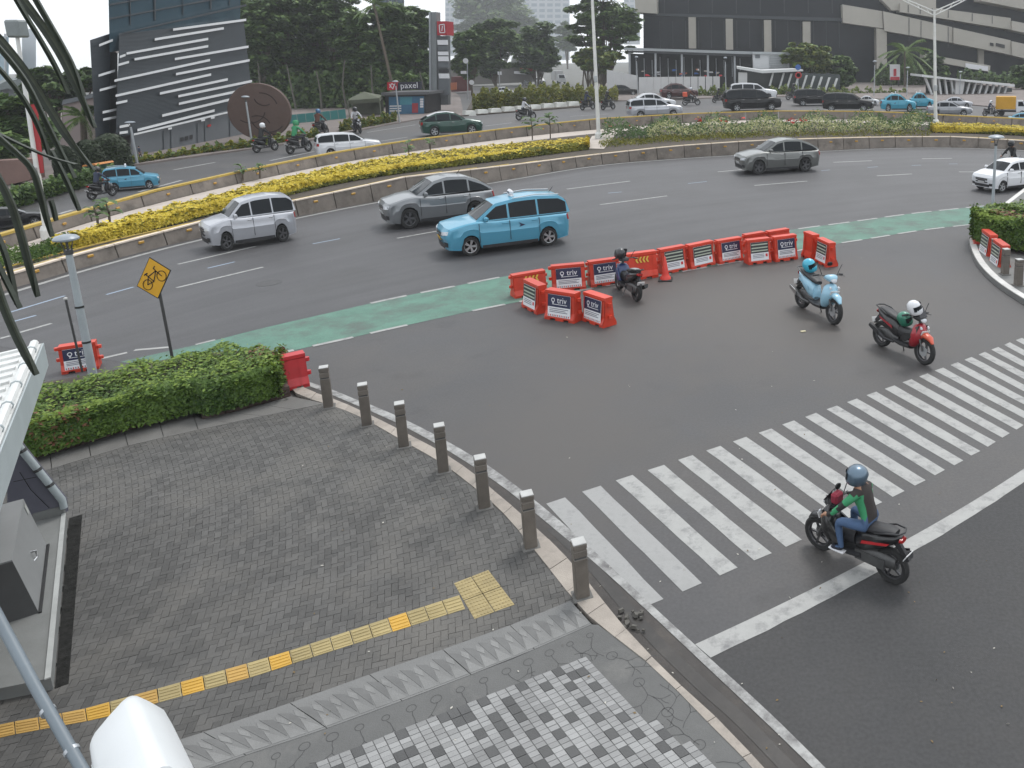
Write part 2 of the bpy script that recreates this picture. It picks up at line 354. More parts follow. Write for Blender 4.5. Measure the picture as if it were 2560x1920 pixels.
dashes(GU[8:], 1.0, .45, .14, PAINT, 'cycle_lane_dash', .5, (0, 1, 2))
dashes(GLO[12:], .95, .40, .14, PAINT, 'cycle_lane_dash', .1, (3,))
# zebra crossing
S22 = 2560 / 2212
TT = [(1185, 1085), (1257, 1062), (1327, 1040), (1397, 1017), (1463, 995), (1527, 973), (1585, 955), (1637, 937), (1690, 918), (1740, 900), (1787, 884), (1833, 868), (1875, 853), (1915, 838), (1950, 826), (1985, 813), (2018, 801), (2048, 789), (2080, 779), (2110, 767), (2140, 756), (2170, 745), (2200, 734)]
BR = {0: (1665, 1495), 1: (1754, 1459), 2: (1841, 1421), 3: (1927, 1387), 4: (2007, 1350), 8: (2261, 1228), 9: (2315, 1200), 10: (2364, 1175), 11: (2409, 1149), 12: (2451, 1128), 13: (2488, 1107), 14: (2526, 1084)}
tp = [G(x * S22, y * S22) for x, y in TT]; ii = np.arange(len(tp))
fx, fy = np.polyfit(ii, [p.x for p in tp], 2), np.polyfit(ii, [p.y for p in tp], 2)
bi = sorted(BR); bp = [G(*BR[i]) for i in bi]; gx, gy = np.polyfit(bi, [p.x for p in bp], 2), np.polyfit(bi, [p.y for p in bp], 2)
def zt(i): return Vector((np.polyval(fx, i), np.polyval(fy, i), .004))
def zb(i): return Vector((np.polyval(gx, i), np.polyval(gy, i), .004))
for i in range(0, 27):
    mb = MB(); a, b, c, d = zt(i), zt(i + .52), zb(i), zb(i - .52)
    L_ = [a.lerp(d, t / 6) + Vector((rnd.uniform(-.008, .008), rnd.uniform(-.008, .008), 0)) for t in range(7)]; R_ = [b.lerp(c, t / 6) + Vector((rnd.uniform(-.008, .008), rnd.uniform(-.008, .008), 0)) for t in range(7)]
    strip(mb, L_, R_); mb.build('crossing_stripe', PAINT if i > 1 else mat('scuffed_road_paint', (0.27, 0.27, 0.265), rough=0.65, var=.12, scale=5, stains=((0.19, 0.19, 0.19), 5, 0.52, 0.72)), road)
# stop line
def polyl(px, deg=2, n=40):
    q = gl(px); t = np.linspace(0, 1, len(q)); l = [0]
    for a, b in zip(q, q[1:]): l.append(l[-1] + (b - a).length)
    l = np.array(l) / l[-1]; ax, ay = np.polyfit(l, [p.x for p in q], deg), np.polyfit(l, [p.y for p in q], deg)
    return [Vector((np.polyval(ax, u), np.polyval(ay, u), 0)) for u in np.linspace(0, 1.25, n)]
su = polyl([(1737, 1611), (1920, 1529), (2099, 1440), (2270, 1346), (2560, 1173)]); sd_ = polyl([(1778, 1645), (1920, 1576), (2163, 1449), (2273, 1385), (2560, 1206)])
mb = MB(); strip(mb, [Vector((p.x, p.y, .008)) for p in resample(su, n=30)], [Vector((p.x + rnd.uniform(-.007, .007), p.y + rnd.uniform(-.007, .007), .008)) for p in resample(sd_, n=30)]); mb.build('stop_line', PAINT, road)
# darker asphalt past the stop line, vignetting partly put in its colour; faint manhole
dk_ = [Vector((p.x, p.y, .004)) for p in su]; dl_ = [dk_[0]] + [Vector((G(x, y).x, G(x, y).y, .004)) for x, y in ((1850, 1735), (2062, 1930), (2400, 2300))] + [Vector((9, 2.5, .004)), Vector((16, 14, .004))]
mb = MB(); mb.poly(dk_ + dl_[1:][::-1]); ASPH2 = mat('darker_asphalt', (0.050, 0.050, 0.051), spec=.28, rough=.75, var=.14, scale=.4, bump=.35, bscale=90, stains=((0.058, 0.056, 0.055), .12, .48, .66)); add_specks(ASPH2, 22, .12); mb.build('asphalt_patch', ASPH2, road)
g_ = G(672, 708); mb = MB(); mb.lathe([(.36, .006), (.36, .010), (.33, .010), (.32, .008), (.02, .009)], (g_.x, g_.y, 0), 20); mb.build('manhole_cover', mat('manhole_iron', (0.050, 0.049, 0.050), rough=.6, var=.2, scale=8), road)
# worn line along the kerb
KL_O = smooth_line(gl([(770, 955), (837, 977), (889, 1000), (923, 1011), (1016, 1051), (1120, 1105), (1187, 1145), (1224, 1167), (1280, 1208), (1345, 1258), (1442, 1339), (1550, 1440), (1633, 1518), (1731, 1608), (1778, 1651), (1920, 1779), (2062, 1920), (2250, 2110)]))
KL_I = smooth_line(gl([(765, 963), (830, 988), (885, 1012), (923, 1027), (1016, 1069), (1120, 1127), (1187, 1170), (1224, 1195), (1280, 1235), (1345, 1290), (1442, 1370), (1523, 1440), (1592, 1504), (1711, 1616), (1757, 1660), (1920, 1813), (2030, 1920), (2200, 2090)]))
ko, ki = resample(KL_O, n=60), resample(KL_I, n=60)
mb = MB(); strip(mb, [Vector((p.x, p.y, .012)) for p in ko], [Vector((p.x, p.y, .012)) for p in ki]); mb.build('kerb_line', PAINT_OLD, road)
# ------------------------------------------------------------------ pavement on this side
Z1 = .15
KO = smooth_line(gl([(735, 950), (756, 973), (840, 1000), (895, 1024), (987, 1070), (1088, 1122), (1129, 1147), (1190, 1189), (1230, 1226), (1290, 1275), (1420, 1395), (1520, 1520), (1581, 1596), (1665, 1680), (1728, 1741), (1786, 1790), (1885, 1894), (2080, 2110)], Z1), 2)
KI = smooth_line(gl([(722, 965), (742, 990), (796, 1005), (842, 1019), (895, 1040), (938, 1064), (1039, 1122), (1088, 1148), (1138, 1183), (1184, 1220), (1233, 1260), (1280, 1307), (1370, 1420), (1465, 1541), (1546, 1602), (1601, 1642), (1694, 1729), (1757, 1796), (1830, 1868), (1870, 1909), (2050, 2120)], Z1), 2)
isl = gl([(-600, 1070), (-200, 1015), (60, 968), (101, 960), (246, 932), (428, 895), (492, 878), (640, 870), (690, 888), (728, 925)], Z1)
sw = [Vector((-19, 2.0, Z1)), Vector((1.5, 2.0, Z1))] + [p for p in KO[::-1] if p.y > 2.2] + isl[::-1]
mb = MB(); mb.prism([(p.x, p.y, Z1 - .2) for p in sw], (0, 0, .155)); sidewalk = tag(mb.build('sidewalk', JOINT), kind='structure')
gut = MB(); strip(gut, [Vector((p.x, p.y, .006)) for p in ki], [Vector((p.x, p.y, .006)) for p in resample(KO, n=60)])
tag(gut.build('gutter', mat('gutter_dirt', (0.053, 0.048, 0.045), rough=.85, var=.25, scale=2, bump=.4, bscale=40, stains=((0.081, 0.071, 0.062), 1.5, .5, .7)), road))
wg = [p for p in resample(KO, n=90)][52:]; line_strip('wet_gutter', offset(wg, .27), .15, mat('wet_gutter_dirt', (0.022, 0.019, 0.017), rough=.5, var=.4, scale=3, stains=((0.05, 0.044, 0.038), 2, .5, .7)), .010, road)
ko2, ki2 = resample(KO, step=.55), None
nk = len(ko2); ki2 = resample(KI, n=nk)
kerb = None
for i in range(nk - 1):
    a, b, c, d = ko2[i].lerp(ko2[i + 1], .008), ko2[i].lerp(ko2[i + 1], .992), ki2[i].lerp(ki2[i + 1], .992), ki2[i].lerp(ki2[i + 1], .008)
    j = rnd.uniform(-.004, .006); mb = MB(); pts = [Vector((p.x, p.y, -.02)) for p in (a, b, c, d)]; mb.prism(pts, (0, 0, Z1 + .038 + j))
    if kerb is None: kerb = tag(mb.build('kerb', KERBM), kind='structure')
    else: mb.build('kerb_stone', KERBM, kerb)
# polygons on the pavement
def inpoly(x, y, P):
    c = False; n = len(P); j = n - 1
    for i in range(n):
        if (P[i].y > y) != (P[j].y > y) and x < (P[j].x - P[i].x) * (y - P[i].y) / (P[j].y - P[i].y) + P[i].x: c = not c
        j = i
    return c
PL_FRONT = gl([(-200, 1230), (95, 1147), (203, 1115), (318, 1079), (493, 1030), (506, 1052), (640, 1017), (728, 992)], Z1)
B1U = gl([(-260, 2080), (160, 1944), (573, 1813), (640, 1791), (900, 1697), (1068, 1640), (1280, 1564), (1427, 1504)], Z1)
B1L = gl([(-100, 2130), (300, 2000), (640, 1882), (813, 1825), (1051, 1738), (1280, 1650), (1480, 1563)], Z1)
M_TOP = gl([(300, 2075), (560, 1990), (802, 1906), (880, 1878), (1028, 1825), (1161, 1775), (1247, 1738), (1465, 1644)], Z1)
TU = gl([(-300, 1895), (0, 1813), (203, 1777), (388, 1726), (640, 1655), (738, 1625), (941, 1557), (1149, 1490)], Z1)
TL = gl([(-300, 1928), (0, 1845), (249, 1799), (388, 1761), (640, 1692), (747, 1656), (955, 1590), (1164, 1524)], Z1)
BLQ = gl([(1134, 1460), (1221, 1426), (1288, 1514), (1186, 1551)], Z1)
SHELT = gl([(-300, 1300), (160, 1230), (181, 1243), (150, 1690), (128, 1700), (-300, 1770)], Z1)
strip_in = gl([(-200, 1262), (115, 1177), (340, 1110), (640, 1045), (812, 1010)], Z1)
kin = resample(KI, n=80)
REG = strip_in + [p for p in kin if p.y < strip_in[-1].y and p.y > B1U[-1].y] + B1U[::-1]
tact_poly = TU + TL[::-1]
FC = Vector((-22.6, 1.1, 0)); R0 = 18.0; LW = .079
def fan(u, v): th = R(8) + v / R0; r = 8 + u; return Vector((FC.x + r * math.cos(th), FC.y + r * math.sin(th), 0))
near, allp = [], []
for a in range(0, 290):
    for b in range(-12, 190):
        rr = (a - b) % 4
        if rr == 0: q = [(a, b), (a + 2, b), (a + 2, b + 1), (a, b + 1)]
        elif rr == 3: q = [(a, b), (a + 1, b), (a + 1, b + 2), (a, b + 2)]
        else: continue
        P = [fan(x * LW, y * LW) for x, y in q]; c = (P[0] + P[2]) / 2
        if not any(inpoly(p.x, p.y, REG) for p in P) or any(all(inpoly(p.x, p.y, q) for p in P) for q in (tact_poly, SHELT, BLQ)): continue
        x, y = pix((c.x, c.y, Z1))
        if x < -60 or y > 2000: continue
        allp.append((y, P))
allp.sort(key=lambda t: -t[0])
def paver_geo(mb, P, z0, z1, g=.0019):
    c = (P[0] + P[1] + P[2] + P[3]) / 4; h = rnd.uniform(-.0015, .002); tx, ty = rnd.uniform(-.012, .012), rnd.uniform(-.012, .012)
    lo, hi = [], []
    for p in P:
        d = p - c; k = 1 - g / max(d.length, .01) * 1.3
        q = c + d * k; lo.append((q.x, q.y, z0)); q2 = c + d * (k - .012); hi.append((q2.x, q2.y, z1 + h + d.x * tx + d.y * ty))
    mb.add(lo + hi, [(4, 5, 6, 7), (0, 1, 5, 4), (1, 2, 6, 5), (2, 3, 7, 6), (3, 0, 4, 7)])
rest = MB()
for i, (_, P) in enumerate(allp):
    if i < 300: mb = MB(); paver_geo(mb, P, Z1, Z1 + .009); mb.build('paver', PAVER, sidewalk, fix=False)
    else: paver_geo(rest, P, Z1, Z1 + .009)
tag(rest.build('paving', PAVER, sidewalk, fix=False), kind='stuff')
# concrete strip in front of the planters
mb = MB(); fr = resample(PL_FRONT, n=12); st_ = resample(strip_in, n=12)
for i in range(11):
    mb = MB(); mb.prism([Vector((p.x, p.y, Z1 + .005)) for p in (fr[i].lerp(fr[i + 1], .01), fr[i].lerp(fr[i + 1], .99), st_[i].lerp(st_[i + 1], .99), st_[i].lerp(st_[i + 1], .01))], (0, 0, .008)); mb.build('edging_slab', CONC, sidewalk)
# tactile guiding tiles (ribbed) and blister pad
n_t = 27; tu, tl = resample(TU, n=n_t), resample(TL, n=n_t); YOR = mat('orange_tactile', (0.40, 0.245, 0.065), rough=.7, var=.16, scale=3, bump=.3, bscale=60, island=.12, obj_rand=True)
BRIGHT = {18 - 1, 12, 9 - 1, 22, 5, 11}
for i in range(n_t - 1):
    a, b, c, d = [Vector((p.x, p.y, Z1 + .004)) for p in (tu[i].lerp(tu[i + 1], .02), tu[i].lerp(tu[i + 1], .98), tl[i].lerp(tl[i + 1], .98), tl[i].lerp(tl[i + 1], .02))]
    mm = YELLOW2 if i in (8, 12, 16, 22) else (YOR if i < 9 or i in (10, 14) else YELLOW)
    mb = MB(); mb.prism([a, b, c, d], (0, 0, .010)); up = Vector((0, 0, .010))
    for k in range(4):
        t0, t1 = .1 + k * .22, .1 + k * .22 + .13
        q = [a.lerp(d, t0).lerp(b.lerp(c, t0), .06), a.lerp(d, t0).lerp(b.lerp(c, t0), .94), a.lerp(d, t1).lerp(b.lerp(c, t1), .94), a.lerp(d, t1).lerp(b.lerp(c, t1), .06)]
        mb.prism([p + up for p in q], (0, 0, .006))
    mb.build('tactile_tile', mm, sidewalk)
def quadpt(Q, u, v): return Q[0].lerp(Q[1], u).lerp(Q[3].lerp(Q[2], u), v)
for bi_ in range(2):
    for bj in range(2):
        mb = MB(); q = [quadpt(BLQ, (bi_ + x) / 2, (bj + y) / 2) for x, y in ((.02, .02), (.98, .02), (.98, .98), (.02, .98))]
        mb.prism([Vector((p.x, p.y, Z1 + .004)) for p in q], (0, 0, .010))
        for x in range(6):
            for y in range(6):
                p = quadpt(q, (x + .5) / 6, (y + .5) / 6); mb.lathe([(.016, 0), (.014, .006), (.007, .009)], (p.x, p.y, Z1 + .014), 6)
        mb.build('blister_tile', BLIST, sidewalk)
# light concrete band with a zigzag of triangles in relief
bu, bl = resample(B1U, n=9), resample(B1L, n=9)
for i in range(8):
    mb = MB(); mb.prism([Vector((p.x, p.y, Z1 + .004)) for p in (bu[i].lerp(bu[i + 1], .006), bu[i].lerp(bu[i + 1], .994), bl[i].lerp(bl[i + 1], .994), bl[i].lerp(bl[i + 1], .006))], (0, 0, .010)); mb.build('band_slab', BAND_L, sidewalk)
bu, bl = resample(B1U, n=37), resample(B1L, n=37)
TRI = mat('relief_concrete', (0.178, 0.178, 0.174), rough=.8, var=.2, scale=3, bump=.3, bscale=50); TRI2 = mat('relief_concrete_dark', (0.122, 0.122, 0.120), rough=.8, var=.2, scale=3)
for i in range(36):
    p = lambda u, v: bu[i].lerp(bu[i + 1], u).lerp(bl[i].lerp(bl[i + 1], u), v)
    for tri, mm in ((((.05, .95), (.5, .52), (.95, .95)), TRI), (((.0, .18), (.5, .30), (.5, .52), (.06, .86)), TRI2), (((.52, .40), (.75, .22), (.98, .40), (.75, .58)), TRI)):
        mb = MB(); mb.prism([Vector((q.x, q.y, Z1 + .0145)) for q in (p(*t) for t in tri)], (0, 0, .0025)); mb.build('relief_triangle', mm, sidewalk)
# stamped concrete with circles and branching grooves
apron = B1L + [p for p in kin if p.y < B1L[-1].y and p.y > 2.2] + [Vector((1.2, 2.3, 0)), Vector((-8, 2.3, 0))]
mb = MB(); mb.prism([Vector((p.x, p.y, Z1 + .004)) for p in apron], (0, 0, .006)); mb.build('stamped_slab', BANDM, sidewalk)
gv = MB(); zg = Z1 + .0115
def gline(pts, wd=.007):
    P = [Vector((p[0], p[1], zg)) for p in pts]; strip(gv, offset(P, wd / 2, zg), offset(P, -wd / 2, zg))
def ring(c, r):
    gline([(c.x + r * math.cos(t * .3927), c.y + r * math.sin(t * .3927)) for t in range(17)])
def branch(c, ang, L, depth):
    q = []; p = Vector((c.x, c.y, 0)); a = ang
    for k in range(4): q.append(p.copy()); p += Vector((math.cos(a), math.sin(a), 0)) * L / 3; a += rnd.uniform(-.35, .35)
    gline(q)
    if depth:
        for s_ in (-.7, .6): branch(q[-1], a + s_ + rnd.uniform(-.2, .2), L * .75, depth - 1)
mid = resample([a.lerp(b, .35) for a, b in zip(resample(B1L, n=20), resample(M_TOP, n=20))], step=.24)
for i, p in enumerate(mid):
    ring(p, rnd.uniform(.035, .055)); t = (mid[min(i + 1, len(mid) - 1)] - mid[max(i - 1, 0)]).normalized(); a = math.atan2(t.y, t.x) - 1.5
    branch(p + Vector((math.cos(a), math.sin(a), 0)) * .05, a + rnd.uniform(-.6, .6), .16, 2)
M_R = gl([(1465, 1644), (1587, 1776), (1636, 1828), (1720, 1917), (1900, 2120)], Z1)
rmid = resample([a.lerp(b, .5) for a, b in zip(resample(M_R, n=20), resample([p for p in kin if p.y < M_R[0].y + .1], n=20))], step=.27)
for i, p in enumerate(rmid):
    if i % 2 == 0: ring(p, .06)
    branch(p, rnd.uniform(0, 6.28), .2, 2)
tag(gv.build('impressed_grooves', GROOVE, sidewalk, fix=False), kind='stuff')
# mosaic of small white and dark setts
mt = resample(M_TOP, n=2); U = (M_TOP[-1] - M_TOP[2]); U.z = 0; U.normalize(); org = M_TOP[-1]
Vd = (gl([(1587, 1776)], Z1)[0] - org); Vd.z = 0; Vd.normalize()
cw_ = .098; cells = []; rm = random.Random(4)
for k in range(0, 30):
    for a in range(-60, 3):
        if a > (-1 if k < 9 else (0 if k < 12 else 1)): continue
        dk = (a + 2 * k) % 4 == 0 and rm.random() > .12
        if not dk and rm.random() < .05: dk = True
        for b in ([(0, 2)] if dk else [(0, 1), (1, 2)]):
            P = [org + U * (x * cw_) + Vd * ((k * 2 + y) * cw_ * .68) for x, y in ((a, b[0]), (a + 1, b[0]), (a + 1, b[1]), (a, b[1]))]
            c = (P[0] + P[2]) / 2; x, y = pix((c.x, c.y, Z1))
            if y > 1960 or x < 500: continue
            cells.append((y, P, dk))
cells.sort(key=lambda t: -t[0]); ms, md = MB(), MB()
for i, (_, P, dk) in enumerate(cells):
    if i < 300: mb = MB(); paver_geo(mb, P, Z1 + .008, Z1 + .016, .003); mb.build('sett', MOS_D if dk else MOS_W, sidewalk, fix=False)
    else: paver_geo(md if dk else ms, P, Z1 + .008, Z1 + .016, .003)
if ms.f: tag(ms.build('pale_setts', MOS_W, sidewalk, fix=False), kind='stuff')
if md.f: tag(md.build('dark_setts', MOS_D, sidewalk, fix=False), kind='stuff')
# ------------------------------------------------------------------ foliage helpers
def leaf_mesh(name, C, size, m, parent=None, up=0.35, asp=0.55, seed=1, mats=None, mi=None, nrm=None):
    rg = np.random.default_rng(seed); n = len(C); C = np.asarray(C, float)
    d = rg.normal(size=(n, 3)); d[:, 2] = np.abs(d[:, 2]) * (1 + up * 3) if up > 0 else d[:, 2]
    if nrm is not None: d = d * .55 + np.asarray(nrm)
    d /= np.linalg.norm(d, axis=1, keepdims=True)
    a = np.cross(d, rg.normal(size=(n, 3))); a /= np.linalg.norm(a, axis=1, keepdims=True); b = np.cross(d, a)
    s = (np.asarray(size) * rg.uniform(.6, 1.35, n))[:, None]
    q = np.stack([C - a * s, C - b * s * asp + d * s * .12, C + a * s, C + b * s * asp + d * s * .12], 1).reshape(-1, 3)
    me = bpy.data.meshes.new(name); me.vertices.add(4 * n); me.vertices.foreach_set('co', q.astype(np.float32).ravel())
    me.loops.add(4 * n); me.loops.foreach_set('vertex_index', np.arange(4 * n, dtype=np.int32)); me.polygons.add(n)
    me.polygons.foreach_set('loop_start', np.arange(0, 4 * n, 4, dtype=np.int32))
    for x in (mats or [m]): me.materials.append(x)
    if mi is not None: me.polygons.foreach_set('material_index', np.asarray(mi, np.int32))
    me.update(calc_edges=True); o = bpy.data.objects.new(name, me); COL.objects.link(o)
    if parent is not None: o.parent = parent
    return o
def hedge_pts(front, back, z0, z1, n, seed, lump=.06, endcaps=True, fshare=.45):
    rg = np.random.default_rng(seed); F = resample(front, n=80); B = resample(back, n=80)
    F = np.array([[p.x, p.y] for p in F]); B = np.array([[p.x, p.y] for p in B]); out = []; nr = []
    def at(t):
        k = np.clip(t * 79, 0, 78.999); i = k.astype(int); f = (k - i)[:, None]
        return F[i] * (1 - f) + F[i + 1] * f, B[i] * (1 - f) + B[i + 1] * f
    nf = int(n * fshare); t = rg.uniform(0, 1, nf); f, b = at(t); z = rg.uniform(0, 1, nf) ** .8
    ins = np.abs(rg.normal(0, .03, nf))[:, None]; g = .05 * np.sin(t * 90 + z * 4) + .04 * np.sin(t * 211)
    p = f + (b - f) * (ins + (z[:, None] ** 3) * .08); out.append(np.c_[p, z0 + (z1 - z0) * z]); dn = f - b; dn /= np.linalg.norm(dn, axis=1, keepdims=True); nr.append(np.c_[dn, np.full(nf, .35)])
    nt = n - nf; t = rg.uniform(0, 1, nt); f, b = at(t); u = rg.uniform(0, 1, nt)
    p = f + (b - f) * u[:, None]; edge = np.minimum(u, 1 - u); zz = z1 + (rg.uniform(0, 1, nt) < .07) * rg.uniform(.02, .12, nt) - (.12 + .05 * np.sin(t * 61)) * np.exp(-edge * 9) + lump * (np.sin(p[:, 0] * 3.1) * np.sin(p[:, 1] * 2.7) + .6 * np.sin(p[:, 0] * 7.3 + p[:, 1] * 5.1)) - np.abs(rg.normal(0, .05, nt))
    out.append(np.c_[p, zz]); nr.append(np.tile([0, 0, 1.], (nt, 1)))
    if endcaps:
        ne = n // 8
        for tt in (0., 1.):
            t = np.full(ne, tt); f, b = at(t); u = rg.uniform(0, 1, ne); z = rg.uniform(0, 1, ne); p = f + (b - f) * u[:, None]
            out.append(np.c_[p, z0 + (z1 - z0) * z] + rg.normal(0, .05, (ne, 3))); sg = (F[0] - F[3]) if tt == 0 else (F[-1] - F[-4]); sg = sg / np.linalg.norm(sg); nr.append(np.tile([sg[0], sg[1], .3], (ne, 1)))
    return np.concatenate(out), np.concatenate(nr)
def hedge_core(name, front, back, z0, z1, m, parent, ins=.1):
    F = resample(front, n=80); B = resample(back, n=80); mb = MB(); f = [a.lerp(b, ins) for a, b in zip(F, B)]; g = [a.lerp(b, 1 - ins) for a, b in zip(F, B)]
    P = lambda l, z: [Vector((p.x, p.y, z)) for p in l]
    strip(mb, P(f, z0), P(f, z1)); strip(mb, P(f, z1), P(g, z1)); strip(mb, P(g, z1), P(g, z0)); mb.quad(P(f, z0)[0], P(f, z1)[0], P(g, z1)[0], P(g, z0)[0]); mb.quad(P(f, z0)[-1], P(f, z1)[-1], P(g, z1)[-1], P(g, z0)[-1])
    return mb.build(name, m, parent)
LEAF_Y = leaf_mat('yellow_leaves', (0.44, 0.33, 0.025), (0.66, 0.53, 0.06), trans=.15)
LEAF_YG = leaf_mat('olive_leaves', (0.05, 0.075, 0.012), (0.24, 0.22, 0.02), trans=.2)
LEAF_G = leaf_mat('hedge_leaves', (0.025, 0.060, 0.012), (0.115, 0.190, 0.030), trans=.2)
LEAF_GL = leaf_mat('young_hedge_leaves', (0.10, 0.17, 0.025), (0.22, 0.30, 0.05), trans=.2)
LEAF_R = leaf_mat('reddish_leaves', (0.16, 0.05, 0.035), (0.22, 0.12, 0.06), trans=.2)
LEAF_D = leaf_mat('dark_tree_leaves', (0.022, 0.050, 0.016), (0.110, 0.175, 0.055), trans=.2)
LEAF_M = leaf_mat('mid_tree_leaves', (0.038, 0.082, 0.020), (0.170, 0.245, 0.065), trans=.2)
TWIG = mat('shaded_twigs', (0.035, 0.035, 0.018), rough=.95, var=.4, scale=6)  # solid hedge and bush cores; inner shade put into this dark colour
BARK = mat('bark', (0.10, 0.08, 0.06), rough=.95, var=.3, scale=5, bump=.5, bscale=25)
# ------------------------------------------------------------------ median with its two walls
def lerp_px(tab, x):
    xs = [t[0] for t in tab]; return float(np.interp(x, xs, [t[1] for t in tab]))
WT = [(-400, 830), (0, 701), (64, 680), (162, 651), (289, 616), (544, 549), (735, 506), (869, 478), (1016, 445), (1280, 415), (1483, 389), (1685, 367), (1873, 354), (2001, 349), (2209, 344), (2383, 343), (2560, 353), (2800, 375)]
WALLM = mat('weathered_wall_concrete', (0.185, 0.160, 0.138), rough=.85, var=.25, scale=1.4, bump=.4, bscale=30, island=.1, obj_rand=True, stains=((0.09, 0.078, 0.066), .9, .48, .68))
CAPM = mat('cream_cap_paint', (0.62, 0.53, 0.44), rough=.7, var=.15, scale=2, stains=((0.3, 0.25, 0.2), 2, .55, .75))
CAPY = mat('yellow_cap_paint', (0.42, 0.29, 0.05), rough=.7, var=.2, scale=2, stains=((0.22, 0.17, 0.06), 2, .5, .7))
REFL = mat('amber_reflector', (0.42, 0.23, 0.03), rough=.3, var=0)
def wall_run(name, label, base, topz, step, th, lab_refl=True, cap=True):
    root = None; P = resample(base, step=step); n = len(P)
    for i in range(n - 1):
        a, b = P[i].lerp(P[i + 1], .012), P[i].lerp(P[i + 1], .988); t = (b - a); t.z = 0; t.normalize(); nn = Vector((-t.y, t.x, 0)) * th
        za, zb_ = topz(a), topz(b); mb = MB()
        vs = [(a.x, a.y, -.02), (b.x, b.y, -.02), (b.x + nn.x, b.y + nn.y, -.02), (a.x + nn.x, a.y + nn.y, -.02)]
        lean = -nn * .0; vs += [(v[0] + (nn.x * .35 if k < 2 else 0), v[1] + (nn.y * .35 if k < 2 else 0), (za if k in (0, 3) else zb_)) for k, v in enumerate(vs)]
        mb.add(vs, [(0, 1, 5, 4), (1, 2, 6, 5), (2, 3, 7, 6), (3, 0, 4, 7), (4, 5, 6, 7)])
        if root is None:
            root = empty(name, (0, 0, 0)); tag(root, label, 'wall')
        sg = mb.build('wall_segment', WALLM, root)
        if cap:
            c0, c1 = Vector((a.x, a.y, za)) + nn * .25, Vector((b.x, b.y, zb_)) + nn * .25
            mb = MB(); mb.prism([c0, c1, c1 + nn * .55, c0 + nn * .55], (0, 0, .05)); mb.build('wall_cap', CAPM, root)
            mb = MB(); mb.prism([c0 + nn * .55, c1 + nn * .55, c1 + nn * .95, c0 + nn * .95], (0, 0, .045)); mb.build('wall_cap', CAPY, root)
        if lab_refl:
            m_ = a.lerp(b, .5); mb = MB(); k = nn.normalized(); c = m_ + k * (th * .35 * .72); c.z = topz(m_) * .72
            mb.cbox(c - k * .02, (.22, .05, .10), .02, Matrix.Rotation(math.atan2(t.y, t.x), 3, 'Z')); mb.build('reflector', REFL, sg)
    return root
W1 = offset(EDGE, .42, 0)
def wtop(p):
    x, y = pix((p.x, p.y, 0)); return max(.35, ZA((p.x, p.y), lerp_px(WT, x)))
wall_run('median_wall', 'weathered concrete median wall with cream and yellow cap beside the near carriageway', W1, wtop, 1.9, .32)
FTOP = [(-300, 680), (0, 597), (101, 570), (231, 529), (399, 480), (640, 425), (837, 385), (1022, 354), (1280, 322), (1491, 299), (1714, 286), (1920, 279), (2050, 279), (2209, 281), (2354, 289), (2560, 299), (2800, 318)]
FBASE = smooth_line(gl([(-300, 715), (0, 625), (104, 592), (228, 552), (400, 505), (640, 448), (900, 396), (1280, 344), (1491, 323), (1714, 307), (1858, 300), (2050, 298), (2209, 300), (2354, 306), (2560, 316), (2800, 335)], .3))
def ftop(p):
    x, y = pix((p.x, p.y, .3)); return max(.7, ZA((p.x, p.y), lerp_px(FTOP, x)))
WB_ = [Vector((p.x, p.y, 0)) for p in FBASE]
wall_run('median_wall', 'far concrete median wall with yellow edge beside the far carriageway', WB_, ftop, 3.2, .35, cap=False)
mb = MB(); fp = resample(WB_, n=46)
for a, b in zip(fp, fp[1:]):
    t = (b - a); t.z = 0; t.normalize(); nn = Vector((-t.y, t.x, 0)); za, zb_ = ftop(a) + .005, ftop(b) + .005
    mb.prism([Vector((a.x, a.y, za)) + nn * .10, Vector((b.x, b.y, zb_)) + nn * .10, Vector((b.x, b.y, zb_)) + nn * .36, Vector((a.x, a.y, za)) + nn * .36], (0, 0, .09))
far_wall = [o for o in COL.objects if o.name.startswith('median_wall') and o.parent is None][-1]
mb.build('wall_cap', CAPY, far_wall)
inner = offset(W1, 1.1, 0); P = resample(inner, step=2.2); kerb2 = None
KB2 = mat('planter_kerb', (0.13, 0.11, 0.09), rough=.85, var=.25, scale=2, bump=.3, bscale=30)
kerb2 = empty('planter_kerb'); tag(kerb2, 'low dark planter kerb with yellow top running just behind the near median wall', 'kerb')
for a, b in zip(P, P[1:]):
    a2, b2 = a.lerp(b, .01), a.lerp(b, .99); t = (b - a); t.z = 0; t.normalize(); nn = Vector((-t.y, t.x, 0)) * .2; z = wtop(a) + .06
    mb = MB(); mb.prism([Vector((a2.x, a2.y, -.02)), Vector((b2.x, b2.y, -.02)), Vector((b2.x, b2.y, -.02)) + nn, Vector((a2.x, a2.y, -.02)) + nn], (0, 0, z)); kb = mb.build('kerb_stone', KB2, kerb2)
    mb = MB(); mb.prism([Vector((a2.x, a2.y, z - .02)) + nn * .05, Vector((b2.x, b2.y, z - .02)) + nn * .05, Vector((b2.x, b2.y, z - .02)) + nn * .55, Vector((a2.x, a2.y, z - .02)) + nn * .55], (0, 0, .03)); mb.build('painted_edge', CAPY, kb)
i1, i2 = resample(offset(W1, 1.2, .3), n=60), resample([Vector((p.x, p.y, .3)) for p in FBASE], n=60)
mb = MB(); strip(mb, i1, i2); tag(mb.build('median_soil', SOIL), kind='structure')
PALEP = mat('pale_median_paving', (0.42, 0.37, 0.33), rough=.8, var=.15, scale=1.5, bump=.2, bscale=30)
p1 = resample(offset([Vector((p.x, p.y, .31)) for p in FBASE], -.15), n=60); p2 = resample(offset([Vector((p.x, p.y, .31)) for p in FBASE], -3.2), n=60)
